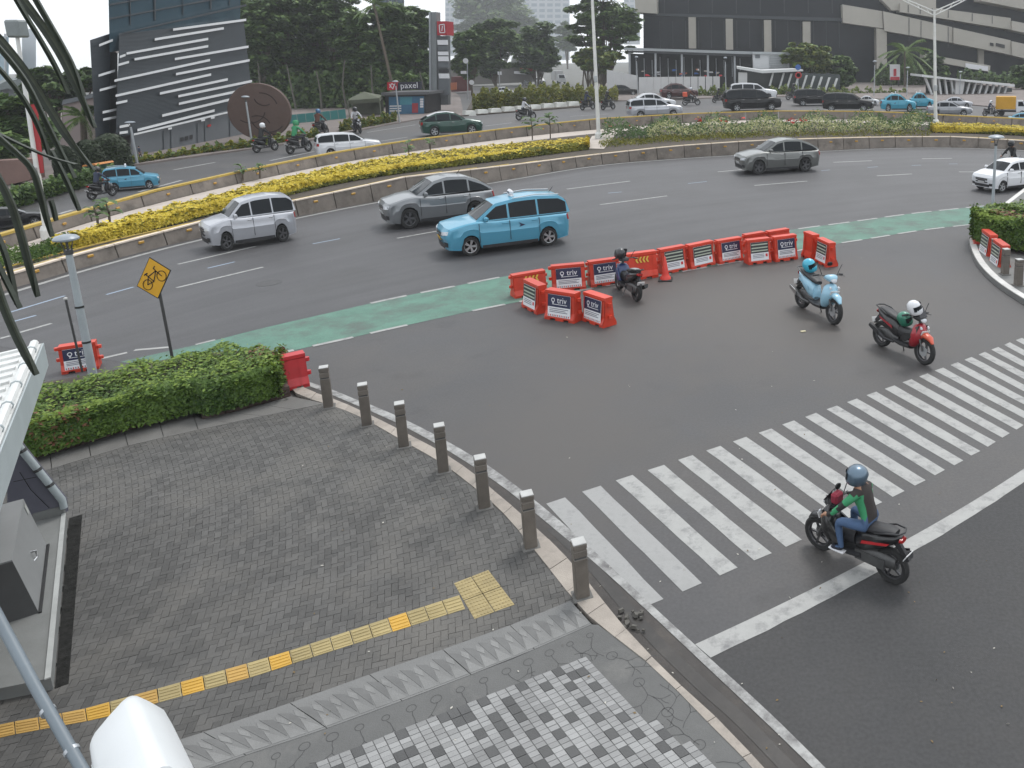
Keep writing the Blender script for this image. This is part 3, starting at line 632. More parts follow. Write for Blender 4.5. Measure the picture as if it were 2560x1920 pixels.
mb = MB(); strip(mb, [Vector((p.x, p.y, .31)) for p in p1], [Vector((p.x, p.y, .31)) for p in p2]); tag(mb.build('median_path', PALEP), kind='structure')
# square of paving round the middle lamp pole
mb = MB(); mb.poly([Vector((p.x, p.y, .33)) for p in gl([(1462, 371), (1480, 340), (1545, 330), (1510, 372)], .33)]); tag(mb.build('median_paving', PALEP), kind='structure')
# yellow hedges
def yellow_hedge(label, fpx, bpx, z0, z1, n, seed):
    F, B = smooth_line(gl(fpx, z0), 2), smooth_line(gl(bpx, z1), 2)
    r = empty('yellow_hedge', F[len(F) // 2]); r.location = (0, 0, 0); tag(r, label, 'hedge')
    hedge_core('branches', F, B, z0 - .3, z1 - .14, TWIG, r, .06)
    C, nr = hedge_pts(F, B, z0, z1, n, seed); rg = np.random.default_rng(seed)
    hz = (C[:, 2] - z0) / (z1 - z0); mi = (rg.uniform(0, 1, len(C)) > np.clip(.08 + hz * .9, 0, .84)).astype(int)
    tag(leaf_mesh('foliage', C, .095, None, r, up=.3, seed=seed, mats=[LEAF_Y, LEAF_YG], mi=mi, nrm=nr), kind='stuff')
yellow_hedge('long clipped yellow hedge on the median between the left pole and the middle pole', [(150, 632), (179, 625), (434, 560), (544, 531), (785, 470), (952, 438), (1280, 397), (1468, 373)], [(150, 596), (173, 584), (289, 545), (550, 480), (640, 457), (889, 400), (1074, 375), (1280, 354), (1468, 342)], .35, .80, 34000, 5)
yellow_hedge('short yellow hedge at the right end of the median past the tall double arm lamp', [(2330, 330), (2450, 333), (2560, 338), (2800, 355)], [(2330, 308), (2348, 304), (2450, 307), (2560, 315), (2800, 330)], .35, .85, 9000, 6)
# planted bed with flowers
rg = np.random.default_rng(11)
def bed(name, pxs, z0, n, h, size, m, label, seed, up=.0):
    rg = np.random.default_rng(seed); C = []
    for _ in range(n):
        k = rg.uniform(0, len(pxs) - 1.001); i = int(k); f = k - i; a, b = pxs[i], pxs[i + 1]
        x = a[0] + (b[0] - a[0]) * f; y0 = a[1] + (b[1] - a[1]) * f; y1 = a[2] + (b[2] - a[2]) * f
        g = G(x, rg.uniform(min(y0, y1), max(y0, y1)), z0); C.append((g.x + rg.normal(0, .1), g.y + rg.normal(0, .2), z0 + h * rg.uniform(.05, 1) ** .8 * (1 + .4 * math.sin(x * .05))))
    o = leaf_mesh(name, C, size, m, None, up=up, asp=.28, seed=seed); tag(o, label, 'plants', kind='stuff'); return o
LEAF_C = leaf_mat('cream_grass', (0.28, 0.30, 0.10), (0.62, 0.60, 0.34), trans=.2); LEAF_CG = leaf_mat('canna_leaves', (0.03, 0.07, 0.02), (0.13, 0.20, 0.07), trans=.2)
REDF = mat('red_flowers', (0.55, 0.03, 0.02), rough=.6, var=.1)
bed('pale_ornamental_grass', [(1620, 350, 338), (1720, 346, 330), (1850, 340, 325), (1950, 338, 322), (2060, 336, 318), (2180, 335, 318), (2300, 332, 322)], .3, 5200, .95, .13, LEAF_C, 'pale cream grasses filling the bed beside the middle lamp pole', 3)
bed('canna_plants', [(1510, 358, 338), (1640, 350, 332), (1800, 343, 320), (2000, 337, 315), (2200, 334, 312), (2330, 332, 316)], .3, 5200, 1.15, .16, LEAF_CG, 'dark green upright canna leaves mixed into the pale grasses', 4)
bed('low_groundcover', [(1500, 371, 356), (1700, 354, 343), (1900, 345, 333), (2330, 341, 330)], .3, 3500, .25, .12, LEAF_YG, 'olive groundcover along the front of the flower bed', 8)
bed('low_groundcover', [(-80, 700, 668), (60, 666, 634), (120, 650, 618), (175, 632, 606)], .3, 4500, .3, .07, LEAF_G, 'dark green groundcover at the left end of the median before the yellow hedge', 10)
Cf = []
for x, y in [(1523, 312), (1530, 316), (1568, 313), (1745, 298), (1750, 302), (1860, 296), (1972, 299), (1978, 302), (1985, 298), (2005, 299), (2012, 302), (1815, 303), (1800, 300)]:
    g = D(x, y, G(x, 336, .3).y)
    for _ in range(7): Cf.append((g.x + rnd.gauss(0, .12), g.y + rnd.gauss(0, .12), g.z + rnd.gauss(0, .08)))
tag(leaf_mesh('red_canna_flowers', Cf, .13, REDF, None, seed=9), 'small red flowers standing above the canna leaves', 'flowers', kind='stuff')
# young leafy plants standing in the hedge
def sapling(px, top, z0, n, label, seed, lf=.48):
    r0 = random.Random(seed); b = G(px[0], px[1], z0); zt_ = ZA((b.x, b.y), top); r = empty('sapling', b); tag(r, label, 'plant', 'young plants on the median')
    h = zt_ - z0; mb = MB(); mb.tube([(0, 0, 0), (.04, .02, h * .5), (0, 0, h * .95)], [.05, .04, .02], 6); mb.build('stem', BARK, r)
    for k in range(n):
        a = r0.uniform(0, 6.28); z = h * r0.uniform(.5, 1.0); L_ = lf * h * r0.uniform(.7, 1.2); d = Vector((math.cos(a), math.sin(a), r0.uniform(-.2, .6))).normalized(); s = d.cross(Vector((0, 0, 1))).normalized() * L_ * .28; o = Vector((0, 0, z))
        mb = MB(); q = [o, o + d * L_ * .35 + s, o + d * L_ * .75 + s * .8, o + d * L_ + Vector((0, 0, -L_ * .25)), o + d * L_ * .75 - s * .8, o + d * L_ * .35 - s]; c = o + d * L_ * .55 + Vector((0, 0, .06 * L_))
        mb.add(q + [c], [(i, (i + 1) % 6, 6) for i in range(6)]); mb.build('leaf', LEAF_CG, r)
for i, (px, top, lab) in enumerate([((607, 452), 412, 'young plant in the yellow hedge above the silver van'), ((650, 446), 408, 'second young plant in the yellow hedge right of the one above the silver van'), ((1022, 396), 356, 'bushy young plant in the yellow hedge below the dark green car'), ((1076, 384), 348, 'thin young plant in the yellow hedge right of the bushy one'), ((1331, 350), 292, 'broad leaved young plant left of the tall middle lamp pole'), ((1376, 346), 286, 'taller broad leaved young plant nearest the tall middle lamp pole'), ((245, 572), 515, 'dark young plant at the left end of the yellow hedge'), ((275, 566), 498, 'leafy young plant just right of the left end of the hedge')]):
    sapling(px, top, .4, 12, lab, i + 3)
# ------------------------------------------------------------------ bollards
GRAN = mat('brown_granite', (0.115, 0.10, 0.085), rough=.5, var=.22, scale=4, bump=.25, bscale=60, obj_rand=True, island=.15)
GRANT = mat('granite_top', (0.40, 0.40, 0.39), rough=.55, var=.15, scale=6)
BOLL = [((1455, 1490), 1353), ((1327, 1367), 1233), ((1211, 1268), 1142), ((1109, 1179), 1062), ((1010, 1116), 1007), ((918, 1063), 960), ((822, 1018), 917)]
BL_LAB = ['brown stone bollard nearest the zebra crossing end, first of the row', 'brown stone bollard second from the zebra crossing end of the row', 'brown stone bollard third from the zebra crossing end of the row', 'brown stone bollard in the middle of the row of seven', 'brown stone bollard third from the hedge end of the row', 'brown stone bollard second from the hedge end of the row', 'brown stone bollard beside the red barrier at the hedge end of the row']
def bollard(b, h, rz, label, w=.165):
    r = empty('bollard', b, rz); tag(r, label, 'bollard', 'square stone bollards along the kerb')
    mb = MB(); mb.cbox((0, 0, h * .37), (w, w, h * .74), .012); mb.build('shaft', GRAN, r)
    mb = MB(); mb.cbox((0, 0, h * .75), (w * .9, w * .9, .03), .004); mb.build('groove', GROOVE, r)
    mb = MB(); mb.cbox((0, 0, h * .82), (w, w, h * .12), .01); mb.cbox((0, 0, h * .885), (w * .93, w * .93, .02), .003); mb.build('collar', GRAN, r)
    mb = MB(); mb.cbox((0, 0, h * .945), (w * 1.02, w * 1.02, h * .105), .015); mb.build('cap', GRAN, r)
    mb = MB(); mb.cbox((0, 0, h * .999), (w * .97, w * .97, .016), .007); mb.build('cap_top', GRANT, r)
    mb = MB(); mb.cbox((0, 0, .012), (w * 1.45, w * 1.45, .03), .01); mb.build('mortar_pad', CONC, r)
    return r
for (b, top), lab in zip(BOLL, BL_LAB):
    p = G(b[0], b[1], Z1); bollard(p, ZA((p.x, p.y), top) - Z1, R(24), lab)
for b, top, lab in (((2545, 714), 648, 'grey stone bollard by the right kerb, nearest the picture edge'), ((2512, 686), 622, 'grey stone bollard by the right kerb, behind the leaning barrier'), ((2486, 650), 598, 'grey stone bollard by the right kerb, nearest the right hedge')):
    p = G(b[0], b[1], Z1); bollard(p, ZA((p.x, p.y), top) - Z1, R(10), lab, .19)
# ------------------------------------------------------------------ right hand pavement corner
rk = smooth_line(gl([(2560, 470), (2440, 560), (2420, 600), (2424, 612), (2435, 642), (2455, 671), (2493, 706), (2560, 749), (2700, 830)], Z1), 2)
mb = MB(); far_r = [Vector((30, 20, Z1)), Vector((30, 40, Z1))]
mb.prism([Vector((p.x, p.y, Z1 - .2)) for p in rk] + [Vector((p.x, p.y, Z1 - .2)) for p in far_r], (0, 0, .2)); cr = tag(mb.build('pavement', mat('grey_paving', (0.15, 0.15, 0.145), rough=.8, var=.2, scale=1.5, bump=.3, bscale=30)), kind='structure')
P = resample(rk, step=.8)
for a, b in zip(P, P[1:]):
    t = (b - a).normalized(); nn = Vector((-t.y, t.x, 0)) * .22; a2, b2 = a.lerp(b, .01), a.lerp(b, .99); mb = MB(); mb.prism([Vector((q.x, q.y, -.02)) for q in (a2 + nn * .1, b2 + nn * .1, b2 + nn, a2 + nn)], (0, 0, Z1 + .03)); mb.build('kerb_stone', mat('white_kerb', (0.55, 0.54, 0.52), rough=.7, var=.15, scale=2), cr)
# ------------------------------------------------------------------ planters and near hedges
BRICK = mat('dark_red_brick', (0.062, 0.040, 0.034), rough=.85, var=.3, scale=6, bump=.4, bscale=40, island=.25, obj_rand=True)
def planter(label, line, back, h):
    r = empty('planter'); tag(r, label, 'planter')
    P = resample(line, step=.42); n = len(P)
    for row in range(3):
        for i in range(n - 1):
            o_ = .5 if row % 2 else 0
            a, b = P[i].lerp(P[i + 1], .015), P[i].lerp(P[i + 1], .985)
            if o_ and i < n - 2: a, b = P[i].lerp(P[i + 1], .515), P[i + 1].lerp(P[i + 2], .485)
            t = (b - a).normalized(); nn = Vector((-t.y, t.x, 0)) * .14; z = Z1 + h * row / 3; j = nn * rnd.uniform(-.03, .03)
            mb = MB(); mb.prism([Vector((q.x, q.y, z)) for q in (a + j, b + j, b + nn, a + nn)], (0, 0, h / 3 - .006)); mb.build('brick', BRICK, r, fix=False)
    mb = MB(); F = [Vector((p.x, p.y, Z1 + h * .9)) for p in P]; Bk = resample(back, n=n); strip(mb, offset(F, .13, Z1 + h * .9), [Vector((p.x, p.y, Z1 + h * .9)) for p in Bk]); mb.build('soil', SOIL, r)
    return r
pl1 = gl([(-250, 1248), (95, 1145), (203, 1113), (318, 1077), (495, 1028)], Z1); bk1 = gl([(-250, 1040), (60, 985), (240, 955), (430, 915), (520, 900)], Z1)
pl2 = gl([(506, 1050), (640, 1015), (728, 990)], Z1); bk2 = gl([(510, 905), (600, 895), (722, 925)], Z1)
planter('long low brick planter under the hedge from the kiosk to the hedge corner', pl1, bk1, .2)
planter('short low brick planter under the hedge end beside the red barrier', pl2, bk2, .22)
def near_hedge(label, F, B, z0, z1, n, seed, size, red=(), name='hedge'):
    r = empty(name); tag(r, label, 'hedge'); hedge_core('branches', F, B, z0, z1 - .16, TWIG, r, .12)
    C, nr = hedge_pts(F, B, z0, z1, n, seed, lump=.085, fshare=.5); rg = np.random.default_rng(seed); hz = (C[:, 2] - z0) / (z1 - z0)
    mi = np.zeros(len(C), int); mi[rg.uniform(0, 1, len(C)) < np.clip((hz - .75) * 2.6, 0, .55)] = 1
    for (c, rad, pr) in red: mi[(np.linalg.norm(C[:, :2] - np.array([c.x, c.y]), axis=1) < rad) & (rg.uniform(0, 1, len(C)) < pr)] = 2
    tag(leaf_mesh('foliage', C, size, None, r, seed=seed, mats=[LEAF_G, LEAF_GL, LEAF_R], mi=mi, nrm=nr), kind='stuff'); return r
h1 = .85
NF = gl([(-250, 1240), (80, 1146), (318, 1075), (490, 1032), (520, 1040), (640, 1008), (694, 990)], Z1 + .12); NB = gl([(-250, 985), (75, 958), (150, 942), (246, 918), (345, 898), (428, 878), (492, 862), (600, 853), (665, 855), (704, 866)], h1)
near_hedge('dense green hedge on the pavement between the white kiosk and the red barrier', NF, NB, Z1 + .12, h1, 26000, 21, .042, [(G(690, 900, .6), .5, .3), (G(120, 1120, .3), .6, .12)])
near_hedge('green hedge with a pink patch on the right hand corner behind the orange barriers', gl([(2436, 600), (2470, 612), (2520, 622), (2640, 640)], .3), gl([(2434, 512), (2500, 505), (2560, 500), (2640, 496)], 1.25), .3, 1.25, 9000, 22, .07, [(G(2520, 545, 1.1), .6, .5)])
# ------------------------------------------------------------------ plastic barriers
ORANGE = mat('orange_barrier_plastic', (0.52, 0.042, 0.018), rough=.42, var=.14, scale=3, obj_rand=True, island=.1, stains=((0.42, 0.05, 0.025), 2.5, .55, .75))
RED_P = mat('red_barrier_plastic', (0.42, 0.02, 0.025), rough=.42, var=.14, scale=3)
NAVY = mat('navy_print', (0.014, 0.018, 0.055), rough=.45, var=.08, scale=4); WHITEP = mat('white_print', (0.66, 0.66, 0.68), rough=.5, var=.05, scale=4)
INK = mat('grey_print', (0.16, 0.17, 0.20), rough=.5, var=0); DARKB = mat('dark_print', (0.022, 0.024, 0.026), rough=.45, var=.1, scale=4); PALEB = mat('pale_green_print', (0.38, 0.42, 0.34), rough=.5, var=.1)
CHEV = mat('yellow_sheeting', (0.62, 0.42, 0.06), rough=.5, var=.1); REDPRT = mat('red_print', (0.5, 0.03, 0.03), rough=.5, var=0)
TXT = {}
def text_geo(s):
    if s in TXT: return TXT[s]
    cu = bpy.data.curves.new('t', 'FONT'); cu.body = s; cu.align_x = 'CENTER'; cu.align_y = 'CENTER'; cu.resolution_u = 2
    o = bpy.data.objects.new('t', cu); COL.objects.link(o); bpy.context.view_layer.update()
    me = bpy.data.meshes.new_from_object(o.evaluated_get(bpy.context.evaluated_depsgraph_get())); bpy.data.objects.remove(o)
    vs = [tuple(v.co) for v in me.vertices]; fs = [tuple(p.vertices) for p in me.polygons]; bpy.data.meshes.remove(me); TXT[s] = (vs, fs); return TXT[s]
def add_text(mb, s, M, sx=1.0, sy=None):
    vs, fs = text_geo(s); sy = sy or sx; mb.add([M @ Vector((v[0] * sx, v[1] * sy, 0)) for v in vs], fs)
BPROF = [(.21, 0), (.21, .10), (.135, .30), (.115, .62), (.10, .86), (.12, .90), (.12, 1.0)]      # half thickness, height (unit)
def barrier_mesh(L=1.2, H=.9):
    mb = MB(); x0, x1 = -L / 2 + .05, L / 2 - .05; vs = []
    prof = [(-w, z * H) for w, z in BPROF] + [(w, z * H) for w, z in BPROF[::-1]]; k = len(prof)
    xs = [x0, -L * .28, -L * .28, -L * .12, -L * .12, L * .12, L * .12, L * .28, L * .28, x1]
    feet = [0, 0, 1, 1, 0, 0, 1, 1, 0, 0]
    for x, f in zip(xs, feet):
        for y, z in prof: vs.append((x, y, z + (.07 * H if f and z == 0 else 0)))
    fs = []
    for i in range(len(xs) - 1):
        for j in range(k): fs.append((i * k + j, i * k + (j + 1) % k, (i + 1) * k + (j + 1) % k, (i + 1) * k + j))
    fs.append(tuple(range(k))); fs.append(tuple((len(xs) - 1) * k + j for j in range(k))[::-1]); mb.add(vs, fs)
    for s in (-1, 1):          # raised end ribs framing the panel
        for y in (-1, 1): mb.add([(s * (L / 2 - .13) + dx, y * (w_ + .018), z * H) for dx in (-.06, .06) for w_, z in BPROF[1:5]], [(0, 1, 5, 4), (1, 2, 6, 5), (2, 3, 7, 6)])
    return mb
def lug_mesh(L, H):
    out = []
    for sx, zs in ((1, (.28, .70)), (-1, (.42, .84))):
        for z in zs: mb = MB(); mb.lathe([(.055, 0), (.055, .11 * H)], (sx * (L / 2 - .02), 0, z * H), 10); out.append(mb)
    return out
def banner(parent, L, H, kind, side=-1):
    # printed board tied to the panel: follows the slope of the barrier face
    w = L * .68; z0, z1 = .14 * H, .88 * H
    def pt(u, v, off=.03):          # u -.5...5 across, v 0..1 up
        z = z0 + (z1 - z0) * v; hw = np.interp(z / H, [b[1] for b in BPROF], [b[0] for b in BPROF]); hw = np.interp(v, [0, 1], [.185, .118])
        return Vector((u * w * (-side) * 1.0 * (1 if side < 0 else 1), side * (hw + off), z))
    mb = MB()
    def rect(u0, u1, v0, v1, m, off):
        mb.use(m); mb.quad(pt(u0, v0, off), pt(u1, v0, off), pt(u1, v1, off), pt(u0, v1, off))
    mb.use(WHITEP); mb.prism([pt(-.5, 0), pt(.5, 0), pt(.5, 1), pt(-.5, 1)], (0, side * -.012, 0))
    if kind == 'triv':
        rect(-.5, .5, .45, 1, NAVY, .032)
        for i, (u0, u1, v) in enumerate(((-.42, .42, .37), (-.42, .30, .29), (-.42, .38, .22))): rect(u0, u1, v - .018, v + .018, INK, .033)
        for i in range(12): rect(-.47 + i * .08, -.43 + i * .08, .02, .10, REDPRT if i % 2 else INK, .033)
        rect(-.30, .36, .56, .585, WHITEP, .034)
    elif kind == 'dark':
        rect(-.5, .5, .42, 1, DARKB, .032)
        for v in (.88, .70, .54): rect(-.46, .46, v - .035, v + .03, PALEB, .033)
        for v in (.33, .25, .17): rect(-.40, .25, v - .018, v + .018, INK, .033)
        rect(.32, .44, .18, .34, REDPRT, .033)
    bo = mb.build('banner', None, parent, fix=False)
    if kind == 'triv':
        lm = MB(); c = pt(-.26, .76, .036); ux = (pt(.5, .76, .036) - pt(-.5, .76, .036)).normalized(); uy = (pt(0, .9, .036) - pt(0, .6, .036)).normalized()
        ro, ri = .075 * H, .048 * H; ring_o = [c + ux * ro * math.cos(t * .3927) + uy * ro * math.sin(t * .3927) for t in range(17)]; ring_i = [c + ux * ri * math.cos(t * .3927) + uy * ri * math.sin(t * .3927) for t in range(17)]
        strip(lm, ring_o, ring_i); lm.poly([c - ux * ro * .9 - uy * ro * .35, c - uy * ro * 1.9, c + ux * ro * .9 - uy * ro * .35, c - uy * ro * .75])
        M = Matrix((tuple(ux) + (0,), tuple(uy) + (0,), tuple(ux.cross(uy)) + (0,), (0, 0, 0, 1))).transposed(); cc = pt(.13, .76, .036); M = Matrix.Translation(cc) @ M
        add_text(lm, 'triv', M, .26 * H / .9, .27 * H / .9); lm.build('logo_lettering', WHITEP, bo, fix=False)
    return bo
BMESH = {}
def barrier(bl, br, top, label, kind, m=None, z=0, flip=False, depth=.42):
    a, b = G(bl[0], bl[1], z), G(br[0], br[1], z); t = b - a; L = t.length; t.normalize(); nn = Vector((-t.y, t.x, 0))
    if nn.dot(Vector((a.x, a.y, 0))) < 0: nn = -nn
    c = (a + b) / 2; H = max(.55, min(1.5, ZA((c.x, c.y), top) - z)); c = c + nn * .2; rz = math.atan2(t.y, t.x)
    H = max(.6, ZA((c.x, c.y), top) - z)
    r = empty('traffic_barrier', (c.x, c.y, z), rz); tag(r, label, 'barrier', 'plastic traffic barriers')
    L = max(.75, min(1.9, L)); m = m or ORANGE
    barrier_mesh(L, H).build('body', m, r); [lg.build('coupling_lug', m, r) for lg in lug_mesh(L, H)]
    if kind in ('triv', 'dark'): banner(r, L, H, kind)
    if kind == 'chev':
        mb = MB()
        for i in range(4):
            x = -.17 + i * .11; zc = .74 * H; y = -(.118 + .028)
            for sg in (-1, 1): mb.quad((x, y, zc), (x + .055, y, zc), (x + .10, y + (.004 if sg > 0 else -.01), zc + sg * .09), (x + .045, y + (.004 if sg > 0 else -.01), zc + sg * .09))
        mb.build('chevrons', CHEV, r, fix=False)
    return r
BARS = [((1303, 766), (1345, 788), 704, 'dark', 'barrier with a striped dark board at the left corner of the front trio'), ((1358, 796), (1440, 810), 726, 'triv', 'middle barrier of the front trio, navy board facing the camera'), ((1452, 800), (1512, 822), 735, 'triv', 'barrier at the right end of the front trio with a navy board'),
        ((1284, 748), (1374, 731), 680, 'chev', 'barrier with yellow chevrons at the left end of the back row'), ((1378, 731), (1470, 722), 660, 'triv', 'barrier with navy board just left of the dark motorbike'), ((1474, 720), (1556, 708), 648, 'triv', 'barrier with navy board half hidden behind the dark motorbike'),
        ((1560, 705), (1650, 692), 630, 'chev', 'barrier with yellow chevrons right behind the dark motorbike seat'), ((1654, 688), (1722, 674), 617, 'dark', 'barrier with striped dark board behind the orange cone'), ((1726, 675), (1792, 660), 606, 'dark', 'barrier with striped dark board second right of the cone'),
        ((1796, 662), (1862, 650), 596, 'triv', 'barrier with navy board third right of the cone'), ((1866, 640), (1920, 630), 582, None, 'plain barrier in the second line behind the right part of the row'), ((1924, 630), (1980, 620), 574, None, 'plain barrier at the right end of the second line'),
        ((1868, 663), (1932, 655), 596, 'dark', 'barrier with striped dark board beside the last navy board of the row'), ((1936, 656), (1998, 647), 588, 'triv', 'barrier with navy board at the right end of the back row'), ((2002, 640), (2028, 652), 582, None, 'plain bright barrier turned sideways near the cycle lane'), ((2034, 652), (2068, 670), 600, 'dark', 'barrier with striped board at the far right end, angled to the camera'),
        ((2426, 604), (2432, 622), 560, None, 'plain barrier at the tip of the right corner hedge'), ((2444, 634), (2468, 654), 580, 'dark', 'barrier against the right corner hedge with a striped board'), ((2470, 660), (2497, 682), 605, 'dark', 'barrier by the right corner bollard with a striped board'),
        ((160, 936), (243, 922), 866, 'triv', 'barrier with navy board behind the hedge and the lamp post')]
for bl, br, top, kind, lab in BARS: barrier(bl, br, top, ('orange ' if True else '') + lab, kind)
barrier((690, 985), (770, 966), 888, 'red plastic barrier at the end of the hedge next to the first bollard', None, RED_P, z=Z1)
# cone
p = G(1664, 700, 0); h = ZA((p.x, p.y), 642); r = empty('traffic_cone', p); tag(r, 'orange traffic cone on a black base in front of the back row of barriers', 'cone')
mb = MB(); mb.cbox((0, 0, .02), (.42, .42, .04), .015); mb.build('base', mat('black_rubber', (0.02, 0.02, 0.02), rough=.8, var=.2, scale=5), r)
mb = MB(); mb.lathe([(.17, .04), (.16, .09), (.115, .14), (.105, .2), (.03, h - .02), (.022, h)], (0, 0, 0), 16); mb.build('cone_body', mat('cone_plastic', (0.62, 0.045, 0.03), rough=.45, var=.08), r, smooth=True)
# ------------------------------------------------------------------ sign and lamps on this side
GALV = mat('galvanised_steel', (0.38, 0.40, 0.42), rough=.45, metal=.6, var=.12, scale=4); DKST = mat('dark_steel', (0.06, 0.06, 0.06), rough=.5, metal=.4, var=.1); GREYP = mat('grey_pole_paint', (0.30, 0.33, 0.35), rough=.5, var=.1, scale=3)
SIGNY = mat('amber_sign_sheet', (0.62, 0.33, 0.02), rough=.4, var=.04); BLK = mat('black_print', (0.012, 0.012, 0.012), rough=.5, var=0)
b = G(433, 905, Z1); tp_ = D(402, 748, b.y); zt_ = tp_.z
r = empty('bicycle_warning_sign', b); tag(r, 'amber diamond sign with a black bicycle on a leaning pole behind the hedge', 'sign')
top = Vector((tp_.x - b.x, 0, zt_ - Z1)); mb = MB(); mb.tube([(0, 0, 0), top * .55, top, top * 1.14], .03, 8); mb.build('pole', DKST, r)
Q = [D(378, 641, b.y), D(431, 674, b.y), D(399, 745, b.y), D(346, 714, b.y)]; Q = [q - b + Vector((0, -.05, 0)) for q in Q]; c = sum(Q, Vector()) / 4
mb = MB(); mb.prism(Q, (0, .02, 0)); pn = mb.build('panel', BLK, r)
q2 = [c + (q - c) * .95 + Vector((0, -.003, 0)) for q in Q]; mb = MB(); mb.poly(q2); mb.build('sign_face', SIGNY, pn, fix=False)
# bicycle symbol, drawn as raised strokes on the face
ex = (Q[1] - Q[3]) ; ex = ((Q[1] + Q[2]) / 2 - (Q[0] + Q[3]) / 2).normalized() ; ex = Vector((.86, 0, .5)).normalized(); ez = Vector((-.35, 0, .93)).normalized()
s_ = (Q[1] - Q[3]).length; yy = -.012
def sp(u, v): return c + ex * (u * s_) + ez * (v * s_) + Vector((0, yy, 0))
mb = MB()
def stroke(pts, w_=.014):
    P = [sp(*q) for q in pts]
    for a, b2 in zip(P, P[1:]):
        d = (b2 - a).normalized(); nn = Vector((-d.z, 0, d.x)) * w_; e = d * w_ * .5; mb.quad(a - e - nn, b2 + e - nn, b2 + e + nn, a - e + nn)
for wx in (-.22, .22): stroke([(wx + .125 * math.cos(t * .3927), -.06 + .125 * math.sin(t * .3927)) for t in range(17)], .008)
stroke([(-.22, -.06), (-.10, .10), (.15, .12), (.22, -.06)], .010); stroke([(-.10, .10), (-.03, -.07), (.15, .12)], .010); stroke([(-.22, -.06), (-.03, -.07)], .010); stroke([(-.13, .17), (-.10, .10)], .010); stroke([(-.17, .18), (-.08, .18)], .014); stroke([(.15, .12), (.13, .2), (.19, .23)], .010)
mb.build('bicycle_symbol', BLK, pn, fix=False)
def lamp_post(b, top, label, name='street_lamp', rad=.06, disc=.30, group=None, lean=None, col=None):
    h = (ZA((b.x, b.y), top) - b.z); r = empty(name, b); tag(r, label, 'street lamp', group); col = col or GREYP
    tx = 0 if lean is None else lean
    mb = MB(); mb.tube([(0, 0, 0), (tx * .5, 0, h * .45), (tx, 0, h * .88)], [rad * 1.15, rad, rad * .85], 10); mb.build('pole', col, r, smooth=True)
    mb = MB(); mb.tube([(tx, 0, h * .87), (tx, 0, h * .9)], rad * 1.1, 10)
    for a in range(4): mb.tube([(tx + rad * .7 * math.cos(a * 1.57 + .6), rad * .7 * math.sin(a * 1.57 + .6), h * .89), (tx + disc * .45 * math.cos(a * 1.57 + .6), disc * .45 * math.sin(a * 1.57 + .6), h * .965)], rad * .16, 5)
    mb.build('bracket', DKST, r)
    mb = MB(); mb.lathe([(disc * .5, h * .955), (disc * .98, h * .965), (disc, h * .975), (disc * .8, h * .99), (disc * .3, h)], (tx, 0, 0), 20); mb.build('lamp_head', mat('lamp_head_grey', (0.24, 0.27, 0.30), rough=.35, var=.05), r, smooth=True)
    return r
b = G(236, 955, Z1); tpp = D(163, 588, b.y)
lp = lamp_post(b, 586, 'grey street lamp with a flat disc head rising from the hedge on the left', rad=.07, disc=.22, lean=tpp.x - b.x)
for zf in (.28, .52):
    mb = MB(); h = ZA((b.x, b.y), 586) - Z1; mb.tube([((tpp.x - b.x) * zf / .88, 0, h * zf - .02), ((tpp.x - b.x) * zf / .88, 0, h * zf + .02)], .08, 10); mb.build('clamp_band', BLK, lp)
b = G(206, 930, Z1); tpp = D(164, 748, b.y); r = empty('marker_post', b); tag(r, 'thin black post with a pale cap beside the left street lamp', 'post'); mb = MB(); mb.tube([(0, 0, 0), (tpp.x - b.x, 0, tpp.z - Z1)], .022, 7); mb.build('post', DKST, r); mb = MB(); mb.lathe([(.035, 0), (.04, .03), (.02, .05)], (tpp.x - b.x, 0, tpp.z - Z1 - .01), 8); mb.build('cap', GRANT, r)
b = G(2480, 545, .2); lamp_post(b, 337, 'slim grey street lamp standing in the right corner hedge', rad=.055, disc=.30)
# tall median lamp poles
WPOLE = mat('white_pole_paint', (0.60, 0.60, 0.58), rough=.45, var=.12, scale=2)
def tall_pole(px, top, lab, rad, lean, z0=.35, extra=None):
    b = G(px[0], px[1], z0); t = D(top[0], top[1], b.y); r = empty('lamp_column', b); tag(r, lab, 'lamp post'); v = t - b; v.y = 0
    mb = MB(); mb.tube([(0, 0, 0), v * .5, v], [rad, rad * .8, rad * .55], 12); mb.build('pole', WPOLE, r, smooth=True)
    mb = MB(); mb.lathe([(rad * 1.9, 0), (rad * 1.8, .35), (rad * 1.2, .5)], (0, 0, 0), 10); mb.build('base', WPOLE, r)
    mb = MB(); mb.cbox(v * .33 + Vector((0, -rad, 0)), (rad * 1.6, rad * .8, .5), .02); mb.build('access_door', GALV, r)
    return r, v
tall_pole((1497, 346), (1475, -120), 'tall white pole in the middle of the median at the end of the yellow hedge', .16, 0)
r, v = tall_pole((2339, 313), (2336, 25), 'tall white double arm lamp post at the right end of the flower bed', .17, 0)
for s in (-1, 1):
    mb = MB()
    for k in (0, .35): mb.tube([v + Vector((0, 0, -k - .1)), v + Vector((s * 2.2, 0, .8 - k * .6)), v + Vector((s * 4.6, 0, 1.9))], .06, 6)
    for q in range(5): f = (q + .5) / 5; mb.tube([v + Vector((s * 4.2 * f, 0, -.45 + 2.0 * f)), v + Vector((s * 4.2 * (f + .08), 0, -.05 + 1.8 * (f + .08)))], .03, 4)
    ar = mb.build('arm', WPOLE, r); mb = MB(); mb.cbox(v + Vector((s * 5.1, 0, 2.05)), (1.2, .4, .16), .05); mb.build('lantern', GALV, ar)
r, v = tall_pole((119, 598), (42, 84), 'tall white pole with a red banner standing on the left end of the median', .10, 0)
